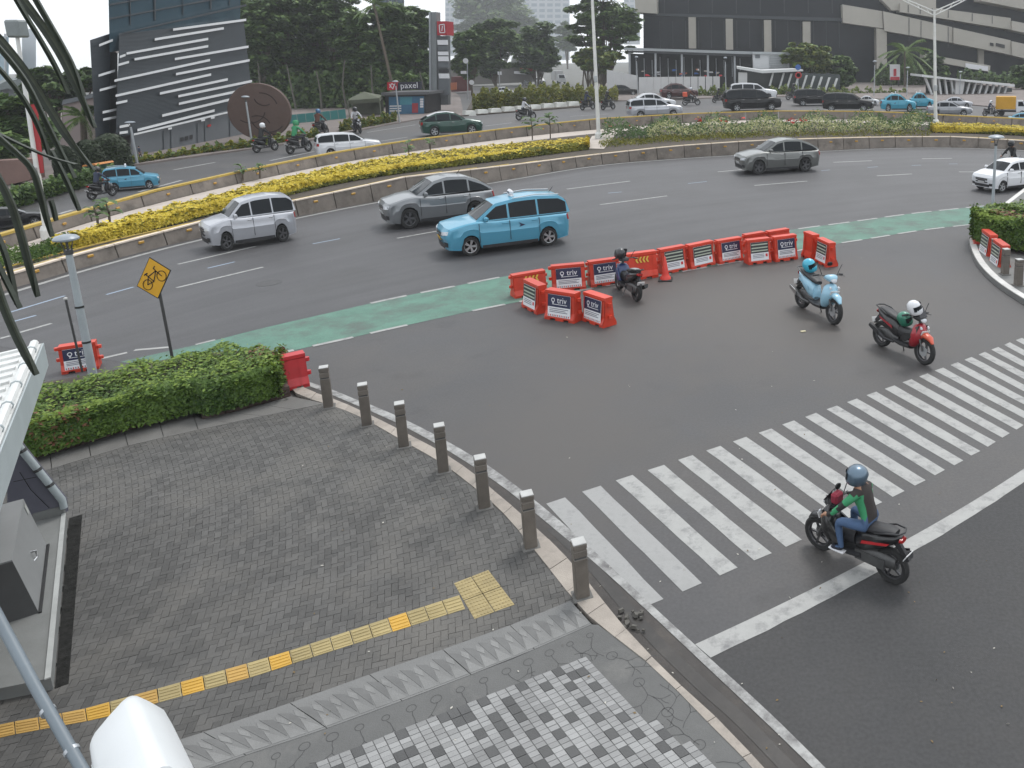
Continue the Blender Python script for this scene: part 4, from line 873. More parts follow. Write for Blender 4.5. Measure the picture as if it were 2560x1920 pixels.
b = Vector(r.location); mb = MB(); q = [D(76, 262, b.y), D(91, 259, b.y), D(108, 432, b.y), D(92, 436, b.y)]; mb.prism([k - b for k in q], (0, .04, 0)); mb.build('banner', mat('red_banner_cloth', (0.33, 0.025, 0.03), rough=.7, var=.12, scale=3), r)
mb = MB(); t = D(42, 72, b.y) - b; mb.cbox(t, (.5, .45, .6), .06); mb.build('lantern', mat('lantern_grey', (0.16, 0.18, 0.18), rough=.5, var=.1), r)
# ------------------------------------------------------------------ cars
def paint(name, col, metal=.35, rough=.32): return mat(name, col, rough=rough, metal=metal, var=.03, scale=3, coat=.5)
GLASS = mat('tinted_glass', (0.012, 0.015, 0.018), rough=.06, var=0, spec=.16); TYRE = mat('tyre_rubber', (0.018, 0.018, 0.018), rough=.85, var=.15, scale=9)
RIM = mat('alloy_rim', (0.42, 0.43, 0.44), rough=.35, metal=.7, var=.05); RIMD = mat('dark_alloy_rim', (0.10, 0.10, 0.105), rough=.35, metal=.6, var=.05)
TRIM = mat('black_trim', (0.018, 0.018, 0.02), rough=.5, var=.1); CHROME = mat('chrome', (0.6, 0.6, 0.6), rough=.15, metal=1, var=0)
LAMPG = mat('lamp_glass', (0.55, 0.57, 0.6), rough=.08, var=0, spec=.8); TAILR = mat('tail_lamp_red', (0.30, 0.012, 0.012), rough=.15, var=0)
PLATEW = mat('white_plate', (0.55, 0.55, 0.55), rough=.5, var=0); PLATEY = mat('yellow_plate', (0.55, 0.33, 0.02), rough=.5, var=0); PLATEB = mat('black_plate', (0.02, 0.02, 0.02), rough=.5, var=0)
BODYP = paint('body_paint', (0.4, 0.4, 0.4))
CT = {
 'mpv': dict(wb=2.75, W=1.75, f=.82, r=.86, hood=[(.80, .50), (.86, .62), (.84, .82), (.74, .95), (.10, 1.06), (-.25, 1.10)], gh=[(-.22, 1.06), (-.98, 1.58), (-1.6, 1.67), (-2.4, 1.70), (-3.25, 1.64), (-3.48, 1.50), (-3.60, 1.08)], belt=1.06, rear=[(-3.56, 1.06), (-3.61, .80), (-3.60, .55)], split=[-.35, -1.38, -2.42, -3.50], rw=.32),
 'cross': dict(wb=2.72, W=1.86, f=.90, r=.95, hood=[(.82, .45), (.90, .62), (.88, .80), (.78, .92), (.10, 1.05), (-.35, 1.10)], gh=[(-.32, 1.05), (-1.15, 1.52), (-1.7, 1.62), (-2.45, 1.58), (-3.1, 1.36), (-3.56, 1.10)], belt=1.04, rear=[(-3.60, 1.06), (-3.66, .82), (-3.62, .55)], split=[-.5, -1.50, -2.52, -3.40], rw=.36),
 'hatch': dict(wb=2.45, W=1.70, f=.72, r=.62, hood=[(.66, .42), (.73, .60), (.72, .78), (.62, .92), (.05, 1.06), (-.2, 1.10)], gh=[(-.16, 1.06), (-.85, 1.50), (-1.4, 1.58), (-2.1, 1.58), (-2.75, 1.48), (-3.02, 1.10)], belt=1.06, rear=[(-3.02, 1.05), (-3.08, .80), (-3.05, .50)], split=[-.3, -1.30, -2.2, -2.92], rw=.31),
 'van': dict(wb=3.0, W=1.85, f=.95, r=1.0, hood=[(.90, .40), (.97, .60), (.96, .90), (.86, 1.05), (.35, 1.16), (.1, 1.2)], gh=[(.15, 1.16), (-.75, 1.78), (-1.4, 1.90), (-2.6, 1.94), (-3.6, 1.88), (-3.85, 1.70), (-3.98, 1.14)], belt=1.12, rear=[(-3.96, 1.1), (-4.0, .8), (-3.97, .5)], split=[-.1, -1.25, -2.6, -3.85], rw=.34),
 'sedan': dict(wb=2.75, W=1.80, f=.90, r=1.05, hood=[(.80, .40), (.90, .55), (.88, .70), (.76, .80), (.05, .93), (-.4, .98)], gh=[(-.35, .94), (-1.15, 1.36), (-1.7, 1.45), (-2.4, 1.43), (-3.2, 1.10), (-3.3, .98)], belt=.95, rear=[(-3.3, 1.0), (-3.70, .98), (-3.78, .80), (-3.74, .5)], split=[-.5, -1.48, -2.42, -2.98], rw=.33),
}
def car_proto(kind, rim=RIM, paint_m=BODYP, taxi=False, plate=PLATEW, roofm=None, ntag='car', big_grille=True):
    p = CT[kind]; wb = p['wb']; W = p['W']; hw = W / 2; xa = wb / 2; rw = p['rw']; ar = rw + .055
    root = empty(ntag)
    def arch(xc, rev=True):
        return [(xc + ar * math.cos(t), .22 if i in (0, 8) else max(.22, rw + ar * math.sin(t))) for i, t in enumerate(np.linspace(0, math.pi, 9))]
    # lower body: side outline with arches, lofted across the width
    xf = xa + p['f']; low = [(xf - .06, .26)] + [(q[0], q[1]) for q in arch(xa)] + [(q[0], q[1]) for q in arch(-xa)]
    rearp = [(x + xa, z) for x, z in p['rear']][::-1]; front = [(x + xa, z) for x, z in p['hood']][::-1]
    low.append((rearp[0][0] + .05, .28)); nb = 4; x0, x1 = rearp[-1][0], front[0][0]
    beltp = [(x0 + (x1 - x0) * (i + 1) / (nb + 1), p['belt']) for i in range(nb)]
    outl = low + rearp + beltp + front; n = len(outl); xmid = (rearp[0][0] + xf) / 2; half = (xf - rearp[0][0]) / 2
    topz = max(z for x, z in outl)
    def sl(y, e, drop, crown=0):
        o = []
        for x, z in outl:
            d = max(0, abs(x - xmid) / half - .55) / .45; x2 = x - math.copysign(e * d ** 1.5, x - xmid); z2 = z
            if z > .72: z2 = z - drop * min(1, (z - .72) / .25) + crown
            o.append((x2, y, z2))
        return o
    SL = [(hw, .20, .10), (hw - .015, .15, .05), (hw - .07, .09, .012), (hw * .72, .03, 0), (hw * .35, 0, -.012), (0, -.015, -.018)]
    sl_all = [sl(y, e, d) for y, e, d in SL] + [sl(-y, e, d) for y, e, d in SL[:-1][::-1]]
    # soften the flanks: the sill tucks in
    for S_, sg in ((sl_all[0], 1), (sl_all[-1], -1)):
        for i, (x, y, z) in enumerate(S_): S_[i] = (x, y - sg * (.05 * max(0, (.42 - z) / .2)), z)
    mb = MB(); vs = [v for s_ in sl_all for v in s_]; fs = []
    for k in range(len(sl_all) - 1):
        for i in range(n): fs.append((k * n + i, k * n + (i + 1) % n, (k + 1) * n + (i + 1) % n, (k + 1) * n + i))
    mb.add(vs, fs)
    for k in (0, len(sl_all) - 1):
        # side panel as fans between outline and belt so that arches stay open
        ids = [k * n + i for i in range(n)]; mb.add([vs[i] for i in ids], [tuple(range(n))])
    S0 = sl_all[0]; nl = len(low); lowp = sorted([(q[0], q[2]) for q in S0[:nl]]); upp = sorted([(q[0], q[2]) for q in S0[nl:]]); lx, lz = [q[0] for q in lowp], [q[1] for q in lowp]; ux, uz = [q[0] for q in upp], [q[1] for q in upp]
    X = np.unique(np.r_[np.linspace(max(lx[0], ux[0]) + .03, min(lx[-1], ux[-1]) - .03, 34), [xa - ar, xa + ar, -xa - ar, -xa + ar]]); TB = [(0, .004), (.12, .012), (.38, .010), (.60, .030), (.66, .036), (.70, .022), (.88, .014), (1, .003)]
    for sg in (1, -1):
        vs, fs = [], []
        for x in X:
            z0_, z1_ = float(np.interp(x, lx, lz)), float(np.interp(x, ux, uz)); fl = max(0, 1 - abs(abs(x) - xa) / (ar * 1.5)); ed_ = min(1, min(x - X[0], X[-1] - x) / .25)
            for t, bu in TB: zz = z0_ + (z1_ - z0_) * t; tk = .05 * max(0, (.42 - zz) / .2); vs.append((x, sg * (hw + .002 + (bu + .018 * fl * (1 - abs(t - .35))) * ed_ - tk), zz))
        m_ = len(TB)
        for i in range(len(X) - 1):
            for j in range(m_ - 1): fs.append((i * m_ + j, (i + 1) * m_ + j, (i + 1) * m_ + j + 1, i * m_ + j + 1))
        mb.add(vs, fs)
    body = mb.build('body', paint_m, root, smooth=22)
    # underside and wheel wells
    mb = MB(); mb.box((xmid, 0, .42), (half * 1.72, W * .62, .34)); mb.box((0, 0, .30), (wb - 2 * ar - .02, W * .93, .2)); mb.build('underbody', TRIM, root)
    # greenhouse
    gh = [(x + xa, z) for x, z in p['gh']]; zb = p['belt']; zt = max(z for x, z in gh); wbelt, wroof = hw - .075, hw - .245
    def gy(z): return wbelt + (wroof - wbelt) * np.clip((z - zb) / (zt - zb), 0, 1)
    L_ = [(x, gy(z), z) for x, z in gh]; Rr = [(x, -gy(z), z) for x, z in gh]; C1 = [(x + (.05 if i == 0 else (-.03 if i == len(gh) - 1 else 0)), 0, z + (.035 if 0 < i < len(gh) - 1 else 0)) for i, (x, z) in enumerate(gh)]
    q1 = [(a[0] * .5 + c[0] * .5, a[1] * .55, a[2] * .3 + c[2] * .7) for a, c in zip(L_, C1)]; q2 = [(a[0], -a[1], a[2]) for a in q1]
    rows = [L_, q1, C1, q2, Rr]; k = len(gh); mb = MB(); vs = [v for r_ in rows for v in r_]; fs = []
    for r_ in range(4):
        for i in range(k - 1): fs.append((r_ * k + i, r_ * k + i + 1, (r_ + 1) * k + i + 1, (r_ + 1) * k + i))
    fs += [tuple(range(k)), tuple(4 * k + i for i in range(k))]; mb.add(vs, fs)
    cab = mb.build('cabin', paint_m, root, fix=True)
    bm = bmesh.new(); bm.from_mesh(cab.data); ed = [e for e in bm.edges if len(e.link_faces) == 2 and e.calc_face_angle(0) > .5 and max(v.co.z for v in e.verts) > zb + .12]
    bmesh.ops.bevel(bm, geom=ed, offset=.045, segments=2, affect='EDGES', clamp_overlap=True); bm.to_mesh(cab.data); bm.free()
    cab.data.polygons.foreach_set('use_smooth', [True] * len(cab.data.polygons))
    try: cab.data.set_sharp_from_angle(angle=R(40))
    except Exception: pass
    if roofm:
        mb = MB(); rr = [(i, v) for i, v in enumerate(gh) if 0 < i < k - 1]
        for (i, a), (j, b) in zip(rr, rr[1:]):
            for r0, r1 in ((0, 1), (1, 2), (2, 3), (3, 4)):
                sc_ = lambda v: (v[0], v[1] * .93, v[2] + .012); mb.quad(sc_(rows[r0][i]), sc_(rows[r0][j]), sc_(rows[r1][j]), sc_(rows[r1][i]))
        mb.build('roof_panel', roofm, root)
    xs, zs = [g[0] for g in gh][::-1], [g[1] for g in gh][::-1]
    def ztop(x): return float(np.interp(x, xs, zs))
    # side windows
    sp = [x + xa for x in p['split']]
    for sd in (1, -1):
        for a, b in zip(sp, sp[1:]):
            hi, lo = a - .035, b + .035; X = np.linspace(hi, lo, 9); top = [min(ztop(x) - .085, zt - .10) for x in X]; bot = zb + .045
            pts = [(x, bot) for x in X if ztop(x) - .085 > bot + .02]
            tp2 = [(x, t) for x, t in zip(X, top) if t > bot + .02][::-1]
            if len(tp2) < 2: continue
            poly = pts + tp2; mb = MB(); mb.prism([(x, sd * (gy(z) + .004), z) for x, z in poly], (0, sd * .006, 0)); mb.build('side_window', GLASS, root)
    # windscreen and rear window
    def face(i, j, ins, off, nm, m):
        a, b = gh[i], gh[j]; d = Vector((b[0] - a[0], 0, b[1] - a[1])); nn = Vector((-d.z, 0, d.x)).normalized();
        if (nn.x < 0) == (i == 0): nn = -nn
        pt = lambda u, v: Vector((a[0], 0, a[1])) + d * u + nn * (off + .035 * (1 - abs(v)) * 1.0) + Vector((0, v * (gy(a[1] + (b[1] - a[1]) * u) - ins), 0))
        mb = MB(); V = [-1, -.5, 0, .5, 1]
        for v0, v1 in zip(V, V[1:]): mb.prism([pt(.10, v0), pt(.10, v1), pt(.93, v1), pt(.93, v0)], nn * .006)
        return mb.build(nm, m, root)
    face(0, 1, .09, .012, 'windscreen', GLASS); face(k - 1, k - 2, .10, .012, 'rear_window', GLASS)
    # nose and tail details laid on the body's end surfaces
    fz = [z for x, z in p['hood']]; fxx = [x + xa for x, z in p['hood']]; rz_ = [z for x, z in p['rear']][::-1]; rx_ = [x + xa for x, z in p['rear']][::-1]
    def ee(y): return float(np.interp(abs(y), [s[0] for s in SL][::-1], [s[1] for s in SL][::-1]))
    def nose(y, z, o=.012): return Vector((float(np.interp(z, fz, fxx)) - ee(y) + o, y, z))
    def tail(y, z, o=.012): return Vector((float(np.interp(z, rz_, rx_)) + ee(y) - o, y, z))
    def patch(fn, nm, m, y0, y1, z0, z1, n_=6, z0b=None, z1b=None, par=root, th=.012):
        mb = MB(); Y = np.linspace(y0, y1, n_ + 1)
        for a, b in zip(Y, Y[1:]):
            za, zb2 = np.interp(a, [min(y0, y1), max(y0, y1)], [z0, z0b if z0b is not None else z0] if y0 < y1 else [z0b if z0b is not None else z0, z0]), np.interp(b, [min(y0, y1), max(y0, y1)], [z0, z0b if z0b is not None else z0] if y0 < y1 else [z0b if z0b is not None else z0, z0])
            ta, tb = np.interp(a, [min(y0, y1), max(y0, y1)], [z1, z1b if z1b is not None else z1] if y0 < y1 else [z1b if z1b is not None else z1, z1]), np.interp(b, [min(y0, y1), max(y0, y1)], [z1, z1b if z1b is not None else z1] if y0 < y1 else [z1b if z1b is not None else z1, z1])
            q = [fn(a, za), fn(b, zb2), fn(b, tb), fn(a, ta)]; dx = Vector((th if fn is nose else -th, 0, 0)); mb.prism([v - dx * .5 for v in q], dx)
        return mb.build(nm, m, par)
    hz = p['hood'][2][1]
    gr = patch(nose, 'grille', TRIM, -hw * .50, hw * .50, hz - .26 if big_grille else hz - .1, hz - .03)
    patch(nose, 'grille_bar', CHROME, -hw * .48, hw * .48, hz - .10, hz - .075, par=gr, th=.03)
    patch(nose, 'lower_intake', TRIM, -hw * .62, hw * .62, .30, .44)
    patch(nose, 'number_plate', plate, -.22, .22, hz - .30, hz - .18, 2, th=.03)
    for s in (1, -1):
        patch(nose, 'headlight', LAMPG, s * hw * .52, s * hw * .955, hz - .10, hz - .0, 5, z0b=hz - .06, z1b=hz + .05, th=.02)
        patch(nose, 'fog_lamp', TRIM, s * hw * .62, s * hw * .9, .36, .50, 3)
        patch(tail, 'tail_lamp', TAILR, s * hw * .60, s * hw * .97, p['belt'] - .22, p['belt'] - .03, 5, th=.02)
        mb = MB(); mb.cbox((xa + p['split'][0] - .22, s * (hw + .07), zb + .10), (.14, .22, .15), .04); mb.box((xa + p['split'][0] - .2, s * (hw - .04), zb + .05), (.06, .12, .04)); mb.build('wing_mirror', paint_m, root)
        xs_ = [sp[0] - .12, sp[1], sp[2]]
        for x in sp[1:3]:
            mb = MB(); mb.cbox((x + .16, s * (hw + .022), zb - .10), (.20, .03, .035), .01); mb.build('door_handle', paint_m if taxi else CHROME, root)
        for x in [sp[0] + .02] + sp[1:3]:
            mb = MB(); mb.box((x, s * (hw + .012), (.34 + zb) / 2 + .02), (.012, .06, zb - .44)); mb.build('door_seam', TRIM, root)
        mb = MB(); mb.box((0, s * (hw - .035), .265), (wb - 2 * ar - .06, .06, .09)); mb.build('sill_trim', TRIM, root)
    patch(tail, 'rear_plate', plate, -.25, .25, .66, .78, 2, th=.03); patch(tail, 'rear_bumper_trim', TRIM, -hw * .7, hw * .7, .40 if min(rz_) < .41 else min(rz_), .56, 5)
    # wheels
    w0 = None
    for x in (xa, -xa):
        for s in (1, -1):
            if w0 is None:
                w0 = empty('wheel'); w0.parent = root
                t = MB(); Mx = Matrix.Rotation(R(90), 3, 'X'); t.lathe([(rw * .66, -.10), (rw * .93, -.105), (rw, -.07), (rw, .07), (rw * .93, .105), (rw * .66, .10)], (0, 0, 0), 22, Mx, cap=False); t.build('tyre', TYRE, w0, smooth=50)
                g = MB(); g.lathe([(rw * .60, .06), (rw * .62, .085), (rw * .69, .10)], (0, 0, 0), 22, Mx, cap=False)
                for a in range(5):
                    for da in (-.14, .14):
                        th = a * 1.2566 + da; d = Vector((math.cos(th), 0, math.sin(th))); nn = Vector((-d.z, 0, d.x)) * rw * .055
                        g.lathe([(rw * .14, .05), (rw * .12, .095)], (0, 0, 0), 8, Mx) if (a == 0 and da < 0) else None; g.prism([d * rw * .10 - nn * 1.2 + Vector((0, -.088, 0)), d * rw * .66 - nn + Vector((0, -.098, 0)), d * rw * .66 + nn + Vector((0, -.098, 0)), d * rw * .10 + nn * 1.2 + Vector((0, -.088, 0))], (0, .03, 0))
                g.use(rim); rm = g.build('rim', None, w0, smooth=40)
                dm = MB(); dm.lathe([(rw * .66, .02), (rw * .02, .02)], (0, 0, 0), 18, Mx); dm.build('brake_disc', TRIM, w0)
                wl = w0
            else:
                wl = copy_tree(w0); wl.parent = root
            wl.location = (x, s * (hw - .115), rw); wl.rotation_euler = (0, 0, 0 if s < 0 else math.pi)
    if taxi:
        mb = MB(); x = gh[2][0] - .1; mb.cbox((x, 0, zt + .12), (.14, .42, .17), .05); mb.box((x, 0, zt + .02), (.1, .5, .05)); ts = mb.build('roof_light', WHITEP, root)
        mb = MB(); mb.box((x + .075, 0, zt + .12), (.008, .26, .07)); mb.box((x - .075, 0, zt + .12), (.008, .26, .07)); mb.build('roof_light_mark', INK, ts)
        for s in (1, -1):
            mb = MB(); cx = sp[1] - .42; cz = zb - .22; y = s * (hw + .040)
            mb.poly([(cx - .12, y, cz), (cx + .02, y, cz + .05), (cx + .12, y, cz + .11), (cx + .05, y, cz + .01), (cx + .10, y, cz - .05)]); mb.build('bird_emblem', NAVY, root)
        for s in (1, -1):
            mb = MB(); mb.tube([(gh[2][0], s * (wroof - .01), zt - .0), (gh[3][0], s * (wroof - .01), zt + .06), (gh[-3][0], s * (wroof - .01), zt - .0)], .018, 5); mb.build('roof_rail', CHROME, root)
    mb = MB(); mb.tube([(gh[-3][0] + .15, 0, zt + .0), (gh[-3][0] - .0, 0, zt + .16)], .012, 4); mb.build('aerial', TRIM, root)
    return root
def hull_pts(p):
    xa = p['wb'] / 2; hw = p['W'] / 2; xf, xr = xa + p['f'], -xa - p['r']; H = max(z for x, z in p['gh']); o = []
    for x in (xf - .02, xr + .02): o += [(x, y, z) for y in (-hw * .6, hw * .6) for z in (.3, .75)]
    for x in (xa, -xa): o += [(x, y, z) for y in (-hw, hw) for z in (0, .9)]
    for x, z in p['gh']: o += [(x + xa, y, z) for y in (-hw * .66, hw * .66)]
    return [Vector(v) for v in o]
def put(root, kind, bb, hd, yr, label, cat, group):
    x0, x1, y0, y1 = bb; P = hull_pts(CT[kind] if isinstance(kind, str) else kind); cx, cy, kx, kz = (x0 + x1) / 2, y1 - 6, 1.0, 1.0
    for _ in range(60):
        c = G(cx, cy); u = Vector((c.x, c.y, 0)).normalized(); rt = Vector((u.y, -u.x, 0)); h = (rt if hd == 'R' else -rt); h = (h * math.cos(R(yr)) - u * math.sin(R(yr))).normalized(); rz = math.atan2(h.y, h.x)
        ky = .5 * (kx + kz); M = Matrix.Translation(c) @ Matrix.Rotation(rz, 4, 'Z') @ Matrix.Diagonal((kx, ky, kz, 1)); q = [pix(M @ v) for v in P]
        a0, a1, b0, b1 = min(v[0] for v in q), max(v[0] for v in q), min(v[1] for v in q), max(v[1] for v in q)
        cx += .6 * ((x0 + x1) / 2 - (a0 + a1) / 2); cy += .6 * (y1 - b1); kx *= ((x1 - x0) / (a1 - a0)) ** .5; kz *= ((y1 - y0) / (b1 - b0)) ** .5; kz = min(1.7, max(.6, kz)); kx = min(1.8, max(.55, kx))
    root.location = (c.x, c.y, 0); root.rotation_euler = (0, 0, rz); root.scale = (kx, ky, kz)
    tag(root, label, cat, group); return root
PT = {'taxi': paint('sky_blue_taxi_paint', (0.075, 0.29, 0.42), .15), 'silver': paint('silver_paint', (0.42, 0.43, 0.46), .45), 'grey': paint('grey_paint', (0.20, 0.21, 0.22), .5), 'olive': paint('dark_silver_paint', (0.16, 0.165, 0.16), .55),
      'white': paint('white_paint', (0.62, 0.63, 0.65), 0), 'green': paint('dark_green_paint', (0.012, 0.055, 0.040), .2), 'black': mat('black_paint', (0.007, 0.007, 0.008), rough=.3, var=0, coat=.15, spec=.3), 'teal': paint('teal_taxi_paint', (0.05, 0.30, 0.42), .15), 'dsilver': paint('mid_grey_paint', (0.28, 0.29, 0.31), .4), 'maroon': paint('dark_maroon_paint', (0.05, 0.012, 0.012), .2)}
PROTO = {}
CARS = [('mpv', 'taxi', 1, PLATEY, RIM, (1094, 1422, 477, 641), 'L', 13, 'sky blue taxi with a white roof sign in the middle of the near carriageway', 'taxi'),
 ('mpv', 'silver', 0, PLATEB, RIMD, (500, 742, 480, 627), 'L', 12, 'silver people carrier driving left beside the median wall', 'car'),
 ('cross', 'grey', 0, PLATEW, RIMD, (946, 1237, 432, 573), 'L', 12, 'grey crossover half hidden behind the sky blue taxi', 'car'),
 ('cross', 'olive', 0, PLATEW, RIMD, (1836, 2047, 343, 437), 'L', 20, 'dark silver crossover alone on the right part of the near carriageway', 'car'),
 ('hatch', 'white', 0, PLATEW, RIM, (2436, 2600, 393, 482), 'L', 46, 'small white hatchback coming round the right corner behind the slim lamp', 'car'),
 ('cross', 'green', 0, PLATEW, RIM, (1048, 1208, 278, 342), 'R', -6, 'dark green sport utility car with pale roof on the far carriageway', 'car'),
 ('mpv', 'white', 0, PLATEW, RIM, (785, 953, 330, 394), 'R', -8, 'white people carrier passing behind the yellow hedge on the far carriageway', 'car'),
 ('mpv', 'taxi', 1, PLATEY, RIM, (255, 400, 415, 480), 'R', 4, 'blue taxi by the dark louvred building, leftmost taxi in the picture', 'taxi'),
 ('sedan', 'black', 0, PLATEW, RIM, (-70, 110, 528, 580), 'R', 0, 'dark car at the left edge behind the white pole with the red banner', 'car'),
 ('mpv', 'silver', 0, PLATEW, RIM, (1565, 1705, 245, 296), 'R', -14, 'silver car right of the middle lamp pole, nearest the far median wall', 'car'),
 ('sedan', 'white', 0, PLATEW, RIM, (1575, 1690, 232, 277), 'R', -10, 'pale car just behind the silver car right of the middle lamp pole', 'car'),
 ('sedan', 'maroon', 0, PLATEB, RIM, (1648, 1746, 208, 250), 'R', -6, 'dark saloon in front of the white hoarding behind the red delivery box', 'car'),
 ('sedan', 'black', 0, PLATEB, RIM, (1520, 1596, 212, 240), 'R', -6, 'black saloon behind the middle lamp pole, next to the white hoarding', 'car'),
 ('van', 'black', 0, PLATEB, RIM, (1806, 1953, 222, 279), 'R', -12, 'large black van, largest vehicle in the queue on the right', 'van'),
 ('mpv', 'white', 0, PLATEW, RIM, (1823, 1942, 207, 252), 'R', -6, 'white car behind the large black van', 'car'),
 ('mpv', 'black', 0, PLATEB, RIM, (1981, 2100, 222, 265), 'R', -8, 'black people carrier right of the large black van, farther lane', 'car'),
 ('mpv', 'black', 0, PLATEB, RIM, (2055, 2184, 231, 279), 'R', 4, 'black people carrier with shiny bonnet nearest the wall, left of the teal taxis', 'car'),
 ('sedan', 'white', 0, PLATEW, RIM, (2145, 2198, 239, 264), 'R', 0, 'white saloon peeping out behind the shiny black people carrier', 'car'),
 ('sedan', 'teal', 1, PLATEY, RIM, (2199, 2291, 234, 281), 'R', -4, 'teal taxi nearest the wall, left of the tall double arm lamp', 'taxi'),
 ('sedan', 'teal', 1, PLATEY, RIM, (2272, 2336, 231, 274), 'R', -4, 'teal taxi in the farther lane just left of the tall double arm lamp', 'taxi'),
 ('sedan', 'dsilver', 0, PLATEW, RIM, (2315, 2432, 252, 292), 'R', 0, 'grey saloon right of the tall double arm lamp, nearest the wall', 'car'),
 ('sedan', 'silver', 0, PLATEW, RIM, (2356, 2432, 242, 271), 'R', 0, 'silver saloon in the farther lane right of the tall double arm lamp', 'car'),
 ('sedan', 'taxi', 1, PLATEY, RIM, (2518, 2620, 281, 313), 'R', 0, 'blue taxi at the right edge by the yellow box truck', 'taxi')]
for kind, pc, tx, pl, rm, bb, hd, yr, lab, cat in CARS:
    key = (kind, tx, pl.name, rm.name, pc == 'green')
    if key not in PROTO:
        PROTO[key] = car_proto(kind, rm, BODYP, bool(tx), pl, roofm=(PT['white'] if pc == 'green' else None), ntag=cat, big_grille=(lab.find('grey crossover') < 0)); o = PROTO[key]
        for c in kids(o):
            for sl in c.material_slots:
                if sl.material is BODYP: sl.link = 'OBJECT'; sl.material = PT[pc]
    else: o = copy_tree(PROTO[key])
    if o is not PROTO[key]:
        for c in index_kids().get(o.name, []):
            for i, sl in enumerate(c.material_slots):
                if c.data.materials[i] is BODYP: sl.link = 'OBJECT'; sl.material = PT[pc]
    put(o, kind, bb, hd, yr, lab, cat, 'cars and taxis on the two carriageways')
# yellow box truck
t = empty('box_truck'); mb = MB(); mb.cbox((-.75, 0, 1.65), (2.5, 1.7, 1.6), .04); mb.build('cargo_box', mat('yellow_box_paint', (0.50, 0.26, 0.012), rough=.5, var=.08, scale=2), t)
mb = MB(); mb.prism([(.60, -.8, .55), (2.0, -.8, .55), (2.05, -.8, 1.05), (1.75, -.8, 1.3), (1.35, -.8, 1.95), (.60, -.8, 1.98)], (0, 1.6, 0)); mb.build('cab', PT['white'], t); mb = MB(); mb.box((0, 0, .6), (4.0, .9, .2)); mb.build('chassis', TRIM, t)
mb = MB(); mb.prism([(1.79, -.68, 1.32), (1.79, .68, 1.32), (1.43, .62, 1.86), (1.43, -.62, 1.86)], (.02, 0, .01)); mb.build('windscreen', GLASS, t)
for s in (-1, 1): mb = MB(); mb.prism([(.8, s * .805, 1.25), (1.6, s * .805, 1.25), (1.32, s * .805, 1.82), (.8, s * .805, 1.82)], (0, s * .01, 0)); mb.build('side_window', GLASS, t)
for x in (1.35, -1.2):
    for s in (-1, 1): mb = MB(); mb.lathe([(.2, -.11), (.36, -.11), (.38, 0), (.36, .11), (.2, .11)], (x, s * .72, .38), 16, Matrix.Rotation(R(90), 3, 'X')); mb.build('wheel', TYRE, t)
put(t, dict(wb=2.55, W=1.7, f=.8, r=.8, gh=[(.0, 1.9), (-3.2, 2.45)]), (2487, 2570, 240, 291), 'R', 0, 'small truck with a yellow cargo box at the right end of the far carriageway', 'truck', None)
# ------------------------------------------------------------------ motor scooters
def loft(mb, secs, n=12, e=2.6):
    # secs: (x, z, half width, half height, tilt)  rings in planes facing along x, superelliptic
    rings = []
    for s in secs:
        x, z, w_, h = s[:4]; tl = s[4] if len(s) > 4 else 0; r_ = []
        for j in range(n):
            t = 6.28318 * (j + .5) / n; c, sn = math.cos(t), math.sin(t); y = math.copysign(abs(c) ** (2 / e), c) * w_; v = math.copysign(abs(sn) ** (2 / e), sn) * h
            r_.append((x - v * math.sin(tl), y, z + v * math.cos(tl)))
        rings.append(r_)
    vs = [v for r_ in rings for v in r_]; fs = []
    for i in range(len(rings) - 1):
        for j in range(n): fs.append((i * n + j, i * n + (j + 1) % n, (i + 1) * n + (j + 1) % n, (i + 1) * n + j))
    fs += [tuple(range(n))[::-1], tuple((len(rings) - 1) * n + j for j in range(n))]; return mb.add(vs, fs)
SEATM = mat('black_vinyl_seat', (0.022, 0.022, 0.024), rough=.55, var=.12, scale=6); BLKP = paint('gloss_black_panel', (0.012, 0.012, 0.013), .1); ENGINE = mat('engine_metal', (0.09, 0.09, 0.09), rough=.5, metal=.5, var=.2, scale=10)
